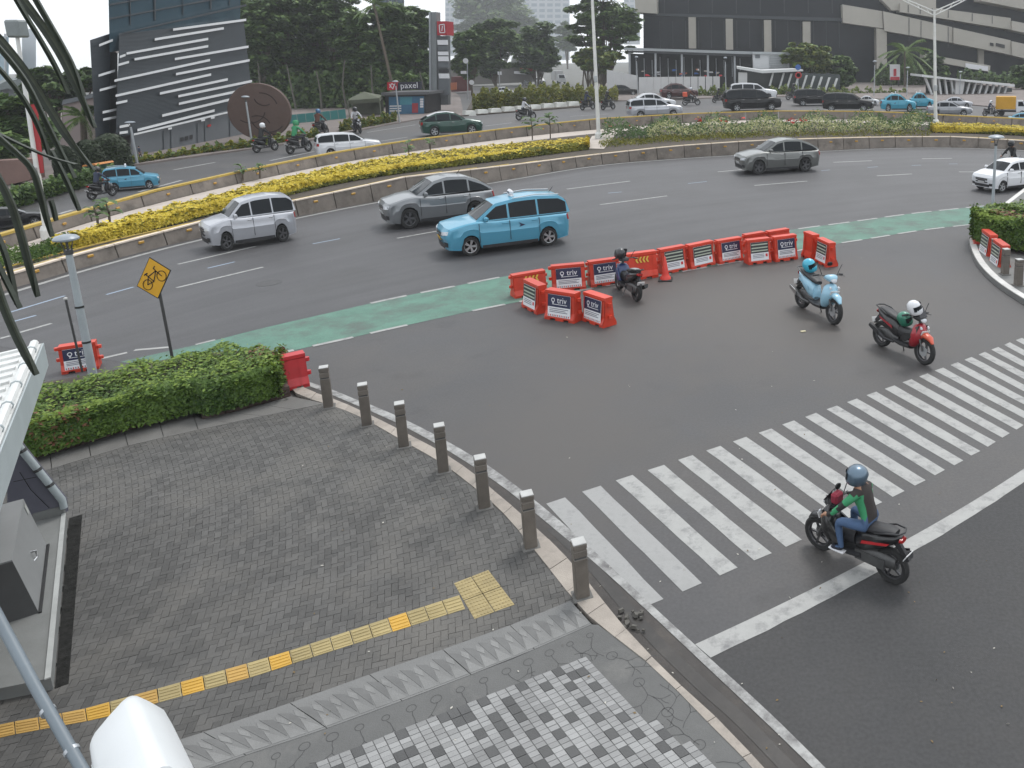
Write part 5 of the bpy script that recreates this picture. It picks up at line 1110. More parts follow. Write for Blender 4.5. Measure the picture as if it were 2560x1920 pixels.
def scooter(body, accent=None, fairing=None, parked=False, sporty=False, plate=PLATEW, wr=.285, mirror_up=True, front=None, seat_top=None, parent_name='motor_scooter'):
    r = empty(parent_name); wb = 1.28; front = front or body; accent = accent or body; Mx = Matrix.Rotation(R(90), 3, 'X')
    for x, w_ in ((wb / 2, .05), (-wb / 2, .06)):
        wh = empty('wheel'); wh.parent = r; wh.location = (x, 0, wr)
        t = MB(); t.lathe([(wr * .70, -w_ * .8), (wr * .9, -w_), (wr, -w_ * .35), (wr, w_ * .35), (wr * .9, w_), (wr * .70, w_ * .8)], (0, 0, 0), 24, Mx, cap=False); t.build('tyre', TYRE, wh, smooth=50)
        g = MB(); g.lathe([(wr * .64, -.03), (wr * .73, -.035), (wr * .73, .035), (wr * .64, .03)], (0, 0, 0), 24, Mx, cap=False); g.lathe([(.04, -.05), (.04, .05)], (0, 0, 0), 10, Mx)
        for a in range(5):
            th = a * 1.2566; d = Vector((math.cos(th), 0, math.sin(th))); nn = Vector((-d.z, 0, d.x)) * .014; g.prism([d * .03 - nn + Vector((0, -.018, 0)), d * wr * .68 - nn + Vector((0, -.018, 0)), d * wr * .68 + nn + Vector((0, -.018, 0)), d * .03 + nn + Vector((0, -.018, 0))], (0, .036, 0))
        g.build('rim', RIMD if not sporty else RIMD, wh)
        mb = MB(); mb.lathe([(wr * .38, .045), (wr * .38, .052)], (0, 0, 0), 16, Mx); mb.build('brake_disc', RIM, wh)
    f = MB()
    for s in (-1, 1): f.tube([(wb / 2, s * .075, wr), (wb / 2 - .17, s * .075, .68)], .022, 6)
    f.build('fork', ENGINE, r)
    mb = MB(); loft(mb, [(wb / 2 + .20, wr + .20, .03, .02, -.6), (wb / 2 + .12, wr + .29, .075, .05, -.3), (wb / 2 - .02, wr + .33, .09, .06, 0), (wb / 2 - .20, wr + .25, .08, .05, .5), (wb / 2 - .26, wr + .16, .05, .03, .7)]); mb.build('front_fender', front, r, smooth=60)
    # apron / leg shield
    mb = MB(); loft(mb, [(.40, .34, .17, .03), (.415, .45, .19, .05), (.47, .62, .20, .08), (.455, .78, .18, .07), (.42, .90, .12, .05)] if False else [(.30, .33, .13, .05, .2), (.36, .46, .19, .16, .35), (.45, .62, .20, .20, .35), (.53, .70, .12, .15, .4), (.57, .72, .05, .08, .4)]); mb.build('front_apron', front, r, smooth=60)
    mb = MB(); loft(mb, [(-.18, .30, .15, .055), (.05, .275, .165, .05), (.32, .30, .16, .06)]); mb.build('floorboard', TRIM, r, smooth=50)
    mb = MB(); loft(mb, [(-.80, .80, .05, .04, .3), (-.70, .74, .11, .085, .2), (-.45, .64, .155, .14), (-.22, .56, .15, .19), (-.08, .50, .11, .16)]); mb.build('tail_body', body, r, smooth=60)
    for s in (-1, 1):
        mb = MB(); mb.prism([(-.66, s * .128, .70), (-.22, s * .158, .60), (-.20, s * .158, .545), (-.62, s * .13, .655)], (0, s * .012, 0)); mb.build('side_panel', accent, r)
    mb = MB(); loft(mb, [(-.72, .85, .08, .035), (-.60, .845, .125, .045), (-.38, .80, .14, .055), (-.16, .755, .125, .055), (-.02, .72, .07, .04)]); st = mb.build('seat', SEATM, r, smooth=60)
    if seat_top:
        mb = MB(); loft(mb, [(-.66, .885, .07, .012), (-.45, .863, .10, .012), (-.32, .84, .09, .012)]); mb.build('seat_cover', seat_top, st, smooth=60)
    e_ = MB(); loft(e_, [(-.72, .33, .06, .09), (-.50, .34, .10, .13), (-.22, .34, .11, .12), (-.08, .32, .08, .08)]); e_.box((-.32, .09, .30), (.5, .05, .16)); e_.build('engine', ENGINE, r, smooth=40)
    mb = MB(); mb.tube([(-.15, -.13, .26), (-.40, -.16, .27), (-.62, -.17, .36), (-.86, -.175, .46)], [.025, .035, .06, .055], 10); mb.build('exhaust', ENGINE if not sporty else TRIM, r, smooth=50); mb = MB(); mb.prism([(-.55, -.232, .32), (-.80, -.238, .42), (-.80, -.238, .50), (-.55, -.232, .42)], (0, -.012, 0)); mb.build('heat_shield', CHROME if not sporty else TRIM, r)
    mb = MB(); mb.prism([(-.62, -.03, .72), (-.90, -.03, .46), (-.94, -.03, .49), (-.70, -.03, .80)], (0, .06, 0)); mb.build('rear_fender', TRIM, r)
    mb = MB(); mb.box((-.90, 0, .55), (.012, .20, .11), Matrix.Rotation(R(-30), 3, 'Y')); mb.build('number_plate', plate, r)
    mb = MB(); loft(mb, [(-.83, .77, .07, .035), (-.79, .77, .09, .04)]); mb.build('tail_lamp', TAILR, r)
    mb = MB()
    for s in (-1, 1): mb.tube([(-.42, s * .15, .79), (-.62, s * .16, .87), (-.80, s * .11, .90)], .014, 6)
    mb.tube([(-.80, .11, .90), (-.84, 0, .90), (-.80, -.11, .90)], .014, 6); mb.build('grab_rail', TRIM if sporty else ENGINE, r)
    # steering head, cowl, bars, mirrors
    mb = MB(); loft(mb, [(.31, .93, .13, .035), (.38, .95, .16, .06), (.46, .94, .13, .075), (.53, .91, .06, .05)]); cw_ = mb.build('handlebar_cowl', front if not sporty else TRIM, r, smooth=60)
    mb = MB(); loft(mb, [(.50, .915, .085, .045), (.545, .90, .06, .035)]); mb.build('headlight', LAMPG, cw_, smooth=60)
    mb = MB(); mb.tube([(.42, 0, .90), (.46, 0, .62)], .035, 7); mb.build('steering_column', ENGINE, r)
    for s in (-1, 1):
        mb = MB(); mb.tube([(.36, s * .10, .97), (.32, s * .24, .99), (.26, s * .36, .97)], .014, 6); hb = mb.build('handlebar', ENGINE, r)
        mb = MB(); mb.tube([(.315, s * .25, .99), (.26, s * .37, .97)], .022, 7); mb.build('grip', SEATM, hb); mb = MB(); mb.tube([(.36, s * .20, .985), (.37, s * .36, .955)], .008, 5); mb.build('brake_lever', ENGINE, hb)
        mb = MB(); mb.tube([(.34, s * .19, .99), (.33, s * .25, 1.12), (.32, s * .30, 1.20)], .008, 5); mr = mb.build('mirror_stem', TRIM, r); mb = MB(); loft(mb, [(.305, 1.215, .065, .045), (.335, 1.22, .05, .035)]); mb.build('mirror', TRIM, mr, smooth=50)
        mb = MB(); loft(mb, [(.555, .76, .018, .03), (.585, .75, .03, .02)]); mb.v = [(v[0], v[1] + s * .10, v[2]) for v in mb.v]; mb.build('turn_signal', LAMPG, r)
    mb = MB(); mb.box((.60, 0, .66), (.01, .22, .09), Matrix.Rotation(R(20), 3, 'Y')); mb.build('front_plate', plate, r)
    if parked: mb = MB(); mb.tube([(-.12, .10, .28), (-.16, .22, .02)], .014, 5); mb.build('side_stand', ENGINE, r)
    if sporty:
        mb = MB(); mb.prism([(.50, -.11, .96), (.50, .11, .96), (.36, .075, 1.16), (.36, -.075, 1.16)], (.008, 0, .006)); mb.build('windshield', mat('smoked_screen', (0.03, 0.03, 0.035), rough=.1, var=0), r)
        for s in (-1, 1): mb = MB(); mb.prism([(.52, s * .10, .80), (.22, s * .19, .58), (.10, s * .18, .42), (.26, s * .19, .40), (.50, s * .13, .62)], (0, s * .03, 0)); mb.build('side_fairing', fairing or front, r)
        mb = MB(); loft(mb, [(-.06, .52, .12, .12), (.12, .50, .10, .14), (.30, .52, .12, .12)]); mb.build('centre_tunnel', TRIM, r, smooth=50)
    return r
def seat_on(root, F, Rr, label, cat, group, lean=0.0, k=None):
    a, b = G(*F), G(*Rr); t = a - b; sc = k or t.length / 1.28; c = (a + b) / 2; root.location = c; root.rotation_euler = (lean, 0, math.atan2(t.y, t.x)); root.scale = (sc, sc, sc); tag(root, label, cat, group); return root
def moto_mats(): pass
P_BLUE = paint('pale_blue_scooter_paint', (0.26, 0.46, 0.58), .1); P_RED = paint('red_scooter_paint', (0.30, 0.012, 0.022), .15); P_NAVY = paint('navy_scooter_paint', (0.010, 0.028, 0.10), .1); P_OR = paint('orange_fender_paint', (0.5, 0.07, 0.03), .1)
GRP = 'motor scooters on the roads and the junction'
s1 = seat_on(scooter(P_BLUE, parked=True), (2082, 811), (2004, 769), 'pale blue scooter parked alone on the junction with a cyan helmet on its seat', 'scooter', GRP, R(-6))
s2 = seat_on(scooter(BLKP, P_RED, fairing=BLKP, parked=True, sporty=True, front=P_RED, plate=PLATEW), (2308, 911), (2203, 865), 'red and black scooter parked near the zebra crossing with a white helmet on its mirror', 'scooter', GRP, R(-6))
for c in kids(s2):
    if c.name.startswith('front_fender'): c.data.materials[0] = P_OR
s3 = seat_on(scooter(BLKP, BLKP, parked=True, sporty=True, front=P_NAVY, seat_top=mat('grey_seat_cover', (0.25, 0.26, 0.26), rough=.6, var=.1)), (1545, 722), (1594, 755), 'black and navy scooter parked against the back row of barriers, tail to the camera', 'scooter', GRP, R(5), k=1.02)
s4 = seat_on(scooter(BLKP, mat('red_stripe', (0.4, 0.015, 0.02), rough=.4, var=0), sporty=True, plate=PLATEW), (2050, 1372), (2228, 1455), 'black scooter crossing the stop line with a rider in a green jacket', 'scooter', GRP)
def helmet_geo(par, m, visor=True, full=True, nm='helmet'):
    mb = MB(); prof = [(.02, .145), (.07, .13), (.115, .085), (.135, .02), (.135, -.05), (.12, -.12), (.105, -.135)]; vs = []; n = 18
    mb.lathe(prof, (0, 0, 0), n); mb.v = [(v[0] * 1.12 + (.02 if v[2] < -.05 else 0), v[1] * .95, v[2]) for v in mb.v]; h = mb.build(nm, m, par, smooth=60)
    if visor:
        vm = MB(); A = np.linspace(-1.15, 1.15, 9); f = lambda a, z, k: Vector((.135 * 1.12 * k * math.cos(a) + .008, .135 * .95 * k * math.sin(a), z))
        for a0, a1 in zip(A, A[1:]): vm.quad(f(a0, -.055, 1.05), f(a1, -.055, 1.05), f(a1, .045, 1.0), f(a0, .045, 1.0))
        vm.build('visor', GLASS, h, smooth=60)
    return h
def loose_helmet(bike, loc, rz, m, label):
    h = helmet_geo(None, m); bpy.context.view_layer.update(); p = bike.matrix_world @ Vector(loc); k = bike.scale[0] * 1.05; h.location = p; h.rotation_euler = (.25, -.2, bike.rotation_euler.z + rz); h.scale = (k, k, k); tag(h, label, 'helmet'); return h
loose_helmet(s1, (-.50, .0, 1.0), .4, paint('cyan_helmet_paint', (0.04, 0.36, 0.50), .1), 'shiny cyan helmet resting on the seat of the pale blue scooter')
loose_helmet(s2, (.38, -.18, 1.16), .2, PT['white'], 'white helmet hanging on the handlebar of the red scooter')
loose_helmet(s2, (-.02, -.02, .80), .5, paint('green_helmet_paint', (0.02, 0.16, 0.10), .1), 'small dark green helmet between the seat and bars of the red scooter')
loose_helmet(s3, (.36, .12, 1.12), .2, paint('black_helmet_paint', (0.02, 0.022, 0.025), .1), 'dark helmet hanging on the bars of the black and navy scooter')
# ------------------------------------------------------------------ people
SKIN = mat('skin', (0.30, 0.16, 0.10), rough=.55, var=.06)
def skinned(name, verts, edges, radii, parent=None, sub=1, root_i=0):
    me = bpy.data.meshes.new(name); me.from_pydata([tuple(v) for v in verts], edges, []); o = bpy.data.objects.new(name, me); COL.objects.link(o)
    md = o.modifiers.new('skin', 'SKIN'); sv = me.skin_vertices[0].data
    for i, r_ in enumerate(radii): sv[i].radius = (r_, r_) if not hasattr(r_, '__len__') else r_
    for i in range(len(verts)): sv[i].use_root = (i == root_i)
    md.use_smooth_shade = True; s2_ = o.modifiers.new('sub', 'SUBSURF'); s2_.levels = sub; s2_.render_levels = sub
    dg = bpy.context.evaluated_depsgraph_get(); me2 = bpy.data.meshes.new_from_object(o.evaluated_get(dg)); o.modifiers.clear(); o.data = me2; me2.name = name
    if parent is not None: o.parent = parent
    return o
def rider(jacket, trousers, label, sleeves=None, fingers=False, helmet_m=None, shoes=TRIM, lean=.05, vest=None, k=None, passenger=False, pname='person', wear=None):
    J = []; Rr_ = []; E_ = []; reg = []
    def v(p, r_, g, par=None):
        J.append(Vector(p)); Rr_.append(r_); reg.append(g)
        if par is not None: E_.append((par, len(J) - 1))
        return len(J) - 1
    pel = v((-.28, 0, .90), (.15, .12), 'leg'); ab = v((-.27 + lean, 0, 1.08), (.135, .11), 'top', pel); ch = v((-.24 + lean * 2, 0, 1.30), (.17, .12), 'top', ab); nb = v((-.20 + lean * 2, 0, 1.44), (.10, .09), 'top', ch); nk = v((-.17 + lean * 2, 0, 1.52), .055, 'skin', nb); hd = v((-.14 + lean * 2, 0, 1.64), (.085, .09), 'skin', nk); v((-.13 + lean * 2, 0, 1.73), .07, 'skin', hd)
    tips = []
    for s in (-1, 1):
        sh = v((-.20 + lean * 2, s * .19, 1.39), .072, 'top', nb); el = v((-.02 + lean * 2, s * .30, 1.17), .052, 'slv', sh); wr_ = v((.20, s * .32, 1.04), .040, 'slv', el); hn = v((.275, s * .315, 1.015), .038, 'skin', wr_)
        if fingers:
            for q in range(4): k1 = v((.325, s * (.275 + q * .028), 1.005), .0105, 'skin', hn); k2 = v((.340, s * (.275 + q * .028), .975), .0095, 'skin', k1); v((.315, s * (.275 + q * .028), .955), .0085, 'skin', k2)
            t1 = v((.28, s * .262, 1.0), .012, 'skin', hn); v((.30, s * .245, .965), .010, 'skin', t1)
        else: v((.325, s * .31, .985), .03, 'skin', hn)
        hp = v((-.24, s * .11, .88), .095, 'leg', pel); kn = v((.17, s * .19, .86), .068, 'leg', hp); an = v((.12, s * .17, .44), .045, 'leg', kn); hl = v((.10, s * .17, .375), .045, 'shoe', an); v((.28, s * .19, .355), .038, 'shoe', hl)
    M_ = {'top': jacket, 'slv': sleeves or jacket, 'leg': trousers, 'skin': SKIN, 'shoe': shoes, 'vest': vest or jacket}; ms = list(M_.keys())
    o = skinned(pname, J, E_, Rr_); me = o.data; me.materials.clear()
    for g in ms: me.materials.append(M_[g])
    A = np.array([tuple(j) for j in J]); idx = []
    for p in me.polygons:
        c = np.array(p.center); i = int(np.argmin(((A - c) ** 2).sum(1))); g = reg[i]
        if vest is not None and g == 'top' and abs(c[1]) > .06 and c[2] < 1.42 : g = 'vest'
        if vest is not None and g == 'slv' and c[0] > .02 + lean and c[0] < .17: g = 'vest'
        idx.append(ms.index(g))
    me.polygons.foreach_set('material_index', idx)
    if helmet_m: h = helmet_geo(o, helmet_m); h.location = (-.125 + lean * 2, 0, 1.645); h.scale = (1.12, 1.12, 1.08)
    for s in (-1, 1): pass
    tag(o, label, 'person'); return o
def ride(p, bike): p.location = bike.location; p.rotation_euler = bike.rotation_euler; p.scale = bike.scale; return p
CL = lambda n, c: mat(n, c, rough=.85, var=.15, scale=9)
JK_B = CL('black_jacket', (0.018, 0.018, 0.018)); JK_G = CL('green_jacket', (0.035, 0.23, 0.10)); JEAN = CL('blue_jeans', (0.055, 0.10, 0.19)); DARKT = CL('dark_trousers', (0.02, 0.02, 0.025)); JK_R = CL('rust_jacket', (0.12, 0.05, 0.035)); JK_W = CL('white_shirt', (0.5, 0.5, 0.52)); JK_N = CL('navy_jacket', (0.03, 0.04, 0.07))
HB = paint('steel_blue_helmet', (0.10, 0.15, 0.20), .5)
p4 = ride(rider(CL('dark_brown_jacket', (0.030, 0.024, 0.022)), JEAN, 'rider with a steel blue helmet, green and black jacket and jeans on the near scooter', sleeves=JK_B, fingers=True, helmet_m=HB, shoes=CL('sneaker', (0.015, 0.018, 0.03)), vest=JK_G), s4); p4.scale = (s4.scale[0], s4.scale[0] * 1.18, s4.scale[0] * .93)
for s in (-1, 1):
    mb = MB(); loft(mb, [(.05, .332, .045, .014), (.17, .328, .05, .014), (.31, .325, .042, .014)]); mb.v = [(a, b + s * .18, c) for a, b, c in mb.v]; mb.build('shoe_sole', WHITEP, p4)
mb = MB(); mb.cbox((.30, .05, 1.06), (.13, .20, .17), .03); bg_ = mb.build('phone_and_bag_bundle', CL('red_bag', (0.22, 0.02, 0.04)), None); bg_.location = s4.location; bg_.rotation_euler = s4.rotation_euler; bg_.scale = s4.scale; bg_.name = 'handbag'; tag(bg_, 'small dark red bag hanging at the handlebar of the near scooter', 'bag')
protoM = {}
FARB = [((688, 376), (643, 382), 'white', JK_B, DARKT, PT['white'], 'black scooter in front of the brown disc with a rider in a white helmet', 'rider with a white helmet and black jacket in front of the brown disc'),
 ((775, 378), (724, 386), 'green', JK_G, DARKT, JK_G, 'black scooter right of the brown disc ridden by someone in green', 'rider in a bright green jacket just right of the brown disc'),
 ((820, 336), (786, 342), 'rust', JK_R, DARKT, paint('blue_helmet_paint', (0.03, 0.12, 0.25), .1), 'dark scooter beyond the green rider, near the teal fence', 'rider in a rust jacket and blue helmet near the teal fence'),
 ((914, 337), (876, 328), 'whitej', JK_W, DARKT, paint('dark_helmet_paint', (0.02, 0.02, 0.025), .1), 'scooter passing in front of the camping tent', 'rider with a white and black top in front of the tent'),
 ((1336, 298), (1295, 301), 'dark', JK_W, DARKT, paint('dark_helmet_paint', (0.02, 0.02, 0.025), .1), 'scooter left of the tall middle pole passing the white planters', 'rider in a pale shirt left of the tall middle pole'),
 ((1488, 273), (1451, 276), 'b', JK_N, DARKT, BLKP, 'scooter just left of the tall middle pole, in front of the white planters', 'rider in navy just left of the tall middle pole'),
 ((1538, 273), (1503, 276), 'b', JK_B, DARKT, BLKP, 'scooter just right of the tall middle pole', 'rider in black just right of the tall middle pole'),
 ((1746, 263), (1711, 264), 'b', JK_R, DARKT, PT['silver'], 'delivery scooter with an orange box near the dark saloon', 'rider in front of the orange delivery box'),
 ((1810, 256), (1786, 257), 'b', JK_B, DARKT, BLKP, 'dark scooter just left of the large black van', 'rider in dark clothes just left of the large black van'),
 ((2000, 250), (1970, 250), 'b', JK_B, DARKT, BLKP, 'dark scooter between the large black van and the black people carriers', 'rider in black between the large black van and the people carriers'),
 ((283, 490), (232, 500), 'b', JK_N, DARKT, BLKP, 'dark scooter below the leftmost blue taxi', 'rider in navy clothes below the leftmost blue taxi'),
 ((2500, 446), (2545, 440), 'b', JK_B, DARKT, BLKP, 'dark scooter hidden behind the small white hatchback at the right', 'rider in black whose helmet shows above the small white hatchback'),
 ((2490, 292), (2462, 291), 'b', JK_N, DARKT, PT['white'], 'scooter just left of the yellow box truck', 'rider with a white helmet just left of the yellow box truck')]
b0 = None
for i, (F, Rr, nm, jk, tr, hm, lb, lr) in enumerate(FARB):
    bk = scooter(BLKP, sporty=False) if b0 is None else copy_tree(b0); b0 = b0 or bk
    t = (G(*F) - G(*Rr)).length / 1.28; k = max(.8, min(1.35, t)); seat_on(bk, F, Rr, lb, 'scooter', GRP, k=k); bk.scale = (k, k, k)
    ride(rider(jk, tr, lr, helmet_m=hm), bk)
    if i == 7:
        mb = MB(); mb.cbox((-.62, 0, 1.10), (.42, .48, .46), .04); bx = mb.build('delivery_box', mat('orange_box', (0.6, 0.08, 0.03), rough=.5, var=.06), None); bx.location = bk.location; bx.rotation_euler = bk.rotation_euler; bx.scale = bk.scale; tag(bx, 'orange red delivery box on the scooter near the dark saloon', 'box')
# pedestrian by the dark building
def walker(b, top, rz, shirt, trousers, label):
    J = []; Rr_ = []; E_ = []; reg = []
    def v(p, r_, g, par=None):
        J.append(Vector(p)); Rr_.append(r_); reg.append(g)
        if par is not None: E_.append((par, len(J) - 1))
        return len(J) - 1
    pel = v((0, 0, .95), (.14, .10), 'leg'); ab = v((0, 0, 1.12), (.13, .10), 'top', pel); ch = v((0, 0, 1.32), (.16, .11), 'top', ab); nb = v((0, 0, 1.45), (.09, .08), 'top', ch); nk = v((.01, 0, 1.52), .05, 'skin', nb); hd = v((.03, 0, 1.63), .085, 'hair', nk); v((.03, 0, 1.71), .07, 'hair', hd)
    for s in (-1, 1):
        sh = v((0, s * .18, 1.40), .065, 'top', nb); el = v((-.03 + .05 * s, s * .24, 1.12), .045, 'top', sh); wr_ = v((.06 + .08 * s, s * .23, .90), .035, 'skin', el); v((.08 + .08 * s, s * .22, .81), .03, 'skin', wr_)
        hp = v((0, s * .09, .90), .085, 'leg', pel); kn = v((.08 * s + .04, s * .10, .50), .06, 'leg', hp); an = v((.14 * s, s * .10, .09), .042, 'leg', kn); v((.14 * s + .14, s * .11, .04), .035, 'shoe', an)
    M_ = {'top': shirt, 'leg': trousers, 'skin': SKIN, 'shoe': TRIM, 'hair': CL('black_hair', (0.012, 0.011, 0.01))}; ms = list(M_)
    o = skinned('person', J, E_, Rr_); o.data.materials.clear()
    for g in ms: o.data.materials.append(M_[g])
    A = np.array([tuple(j) for j in J]); o.data.polygons.foreach_set('material_index', [ms.index(reg[int(np.argmin(((A - np.array(p.center)) ** 2).sum(1)))]) for p in o.data.polygons])
    h = ZA((b.x, b.y), top) - b.z; k = h / 1.78; o.location = b; o.rotation_euler = (0, 0, rz); o.scale = (k, k, k); tag(o, label, 'person'); return o
walker(G(352, 400), 363, .5, JK_N, DARKT, 'person in dark clothes walking along the foot of the dark louvred building')
# ------------------------------------------------------------------ far side ground
FPAV = mat('far_paving', (0.16, 0.135, 0.125), rough=.85, var=.2, scale=.5, bump=.2, bscale=10)
def flat(name, px, z, m, h=.12):
    mb = MB(); mb.prism([Vector((p.x, p.y, z - h)) for p in gl(px, z)], (0, 0, h)); return tag(mb.build(name, m), kind='structure')
flat('far_pavement', [(-500, 640), (-60, 520), (318, 413), (640, 369), (800, 345), (960, 312), (1085, 290), (1160, 288), (1150, 240), (1100, 205), (300, 230), (-500, 330)], .12, FPAV)
flat('plaza', [(1490, 252), (1620, 250), (1800, 243), (2000, 240), (2300, 250), (2700, 285), (2700, 200), (2200, 190), (1500, 190)], .12, FPAV)
flat('traffic_island', [(1160, 288), (1290, 278), (1450, 266), (1500, 252), (1440, 244), (1180, 250)], .15, SOIL)
# ------------------------------------------------------------------ dark louvred building on the left
LOUV = mat('dark_louvre', (0.021, 0.028, 0.035), rough=.55, var=.08, scale=1)
def add_lines(m, scale, depth, vert=False, dist=.05):
    nt = m.node_tree; N = nt.nodes; L = nt.links; b = N['Principled BSDF']; gm = N.new('ShaderNodeNewGeometry'); wv = N.new('ShaderNodeTexWave'); wv.bands_direction = 'X' if vert else 'Z'; wv.inputs['Scale'].default_value = scale
    L.new(gm.outputs['Position'], wv.inputs['Vector']); bp = N.new('ShaderNodeBump'); bp.inputs['Strength'].default_value = depth; bp.inputs['Distance'].default_value = dist; L.new(wv.outputs['Color'], bp.inputs['Height']); L.new(bp.outputs[0], b.inputs['Normal'])
add_lines(LOUV, 3.2, .22)
BASEG = mat('grey_render', (0.105, 0.115, 0.125), rough=.7, var=.08, scale=.6); STRIPW = mat('white_strip', (0.62, 0.63, 0.64), rough=.5, var=.05, scale=2); TGLASS = mat('blue_tower_glass', (0.035, 0.065, 0.085), rough=.12, var=.25, scale=.25, spec=.6)
PINKW = mat('pinkish_wall', (0.22, 0.18, 0.17), rough=.85, var=.12, scale=.5)
A_, B_ = (-43.99, 58.63), (-47.11, 86.04)
nB = Vector((B_[1] - A_[1], -(B_[0] - A_[0]), 0)).normalized()
if nB.x < 0: nB = -nB       # towards the road
C1 = lambda x, y: (x * .28933, y * .28933)
def slab(name, px, m, par, out=0.0, th=.4, crop=None, pl=(A_, B_)):
    P = [PV(*(crop(*q) if crop else q), *pl) + nB * out for q in px]; mb = MB(); mb.prism(P, Vector((-.56, .83, 0)) * th); return mb.build(name, m, par)
bl = empty('louvre_building'); tag(bl, 'dark louvred building with white horizontal strips and a glass tower on top, upper left', 'building')
slab('louvre_wall', [(289, 345), (298, 85), (609, 50), (627, 205), (640, 275), (600, 272)], LOUV, bl, 0, 14)
slab('wing_wall', [(270, 345), (256, 100), (306, 83), (304, 345)], LOUV, bl, -.8, 8)
slab('base_wall', [(321, 404), (321, 336), (586, 271), (700, 262), (700, 318)], BASEG, bl, .15, 12)
slab('tower', [(293, 130), (287, -160), (618, -200), (614, 90)], TGLASS, bl, -.5, 14)
for x0, x1 in ((400, 403), (538, 541), (340, 341), (470, 471), (585, 586)):
    slab('mullion', [(x0, 72 - (x0 - 292) * .2), (x0 - 1, -180), (x1 - 1, -180), (x1, 72 - (x0 - 292) * .2)], LOUV, bl, -.4, .2)
for y in (-30, 10, 45): slab('floor_band', [(289, y + 4), (289, y), (615, y - 62), (615, y - 58)], LOUV, bl, -.42, .2)
slab('parapet', [(294, 87), (294, 83), (613, 10), (613, 15)], LOUV, bl, .1, .5)
STR = [(1475, 255, 2110, 170), (1315, 340, 1915, 243), (1070, 462, 1780, 335), (1140, 512, 1780, 398), (1490, 510, 2130, 402), (965, 697, 1795, 518), (1500, 640, 2140, 520), (975, 828, 1805, 643), (1360, 808, 1950, 685), (1520, 832, 2160, 700), (1525, 897, 2120, 770), (1380, 1000, 1970, 860), (1165, 1125, 1835, 955), (905, 652, 1045, 608), (915, 778, 1055, 740), (980, 892, 1075, 872), (940, 970, 1080, 938), (945, 1032, 1085, 1003), (1010, 1098, 1100, 1080), (1010, 1150, 1080, 1140), (910, 390, 1025, 345), (1010, 492, 1060, 474), (1000, 560, 1090, 535)]
for x0, y0, x1, y1 in STR: slab('light_strip', [(x0, y0 + 11), (x0, y0 - 9), (x1, y1 - 9), (x1, y1 + 11)], STRIPW, bl, .18 if x0 > 960 else -.4, .3, C1)
slab('base_ledge', [(1105, 1172), (1105, 1158), (2060, 935), (2060, 948)], STRIPW, bl, .4, .3, C1)
for x in (1385, 1450, 1680, 1745, 1960): slab('panel_joint', [(x, 1130 - (x - 1385) * .22), (x + 6, 1130 - (x - 1385) * .22), (x + 10, 1320 - (x - 1385) * .2), (x + 4, 1320 - (x - 1385) * .2)], LOUV, bl, .19, .1, C1)
for x in (1535, 1575, 1615): slab('vent', [(x, 1225 - (x - 1535) * .25), (x, 1190 - (x - 1535) * .25), (x + 28, 1184 - (x - 1535) * .25), (x + 28, 1218 - (x - 1535) * .25)], TRIM, bl, .2, .1, C1)
for x, y in ((1410, 1115), (1700, 1043), (1785, 1022), (1990, 975)): slab('wall_lamp', [(x - 16, y + 8), (x - 16, y - 6), (x + 16, y - 12), (x + 16, y + 2)], STRIPW, bl, .5, .3, C1)
slab('red_white_plaque', [(1770, 1098), (1770, 1080), (1800, 1074), (1800, 1092)], REDPRT, bl, .22, .1, C1)
pw = empty('pink_wall'); tag(pw, 'pinkish plain wall with a grey coping between the palm and the louvred building', 'wall')
P = [D(x, y, 66) for x, y in [(150, 400), (158, 257), (268, 230), (272, 400)]]; mb = MB(); mb.prism(P, (0, 3, 0)); mb.build('wall_face', PINKW, pw); mb = MB(); mb.prism([D(x, y, 65.8) for x, y in [(154, 262), (157, 250), (268, 226), (268, 236)]], (0, 3.4, 0)); mb.build('coping', BASEG, pw)
# distant pale building far left and roofs
def blockm(name, px, Y, th, m, label, cat='building'):
    r = empty(name); tag(r, label, cat); mb = MB(); c0 = D(px[0][0], px[0][1], Y); c9 = D(px[-1][0], px[-1][1], Y); mb.prism([D(x, y, Y) for x, y in px], ((c0.x + c9.x) / 2 / Y * th, th, 0)); mb.build('walls', m, r); return r
PALEG = mat('pale_glass_tower', (0.30, 0.40, 0.46), rough=.3, var=.15, scale=.1); PALET = mat('pale_tower_wall', (0.46, 0.48, 0.50), rough=.6, var=.08, scale=.05)
bb = blockm('glass_block', [(-120, 260), (-120, 75), (22, 92), (22, 250)], 190, 40, PALEG, 'pale blue glass block seen behind the palm leaves at the far left')
for i in range(6): mb = MB(); mb.prism([D(-110 + i * 24, 250, 189.5), D(-110 + i * 24, 84, 189.5), D(-108 + i * 24, 84, 189.5), D(-108 + i * 24, 250, 189.5)], (0, .5, 0)); mb.build('mullion', PALET, bb)
bb = blockm('pale_block', [(55, 180), (55, 75), (90, 70), (90, 180)], 230, 30, PALET, 'slim pale tower behind the palm leaves at the far left')
bb = blockm('low_house', [(-60, 300), (-60, 240), (15, 205), (60, 198), (75, 225), (75, 300)], 130, 20, BASEG, 'low grey roofed house far left behind the trees')
mb = MB(); mb.prism([D(x, y, 129) for x, y in [(-60, 242), (14, 203), (58, 196), (78, 226), (15, 222)]], (-20, 22, 0)); mb.build('roof', mat('grey_roof', (0.12, 0.14, 0.14), rough=.7, var=.1, scale=.5), bb)
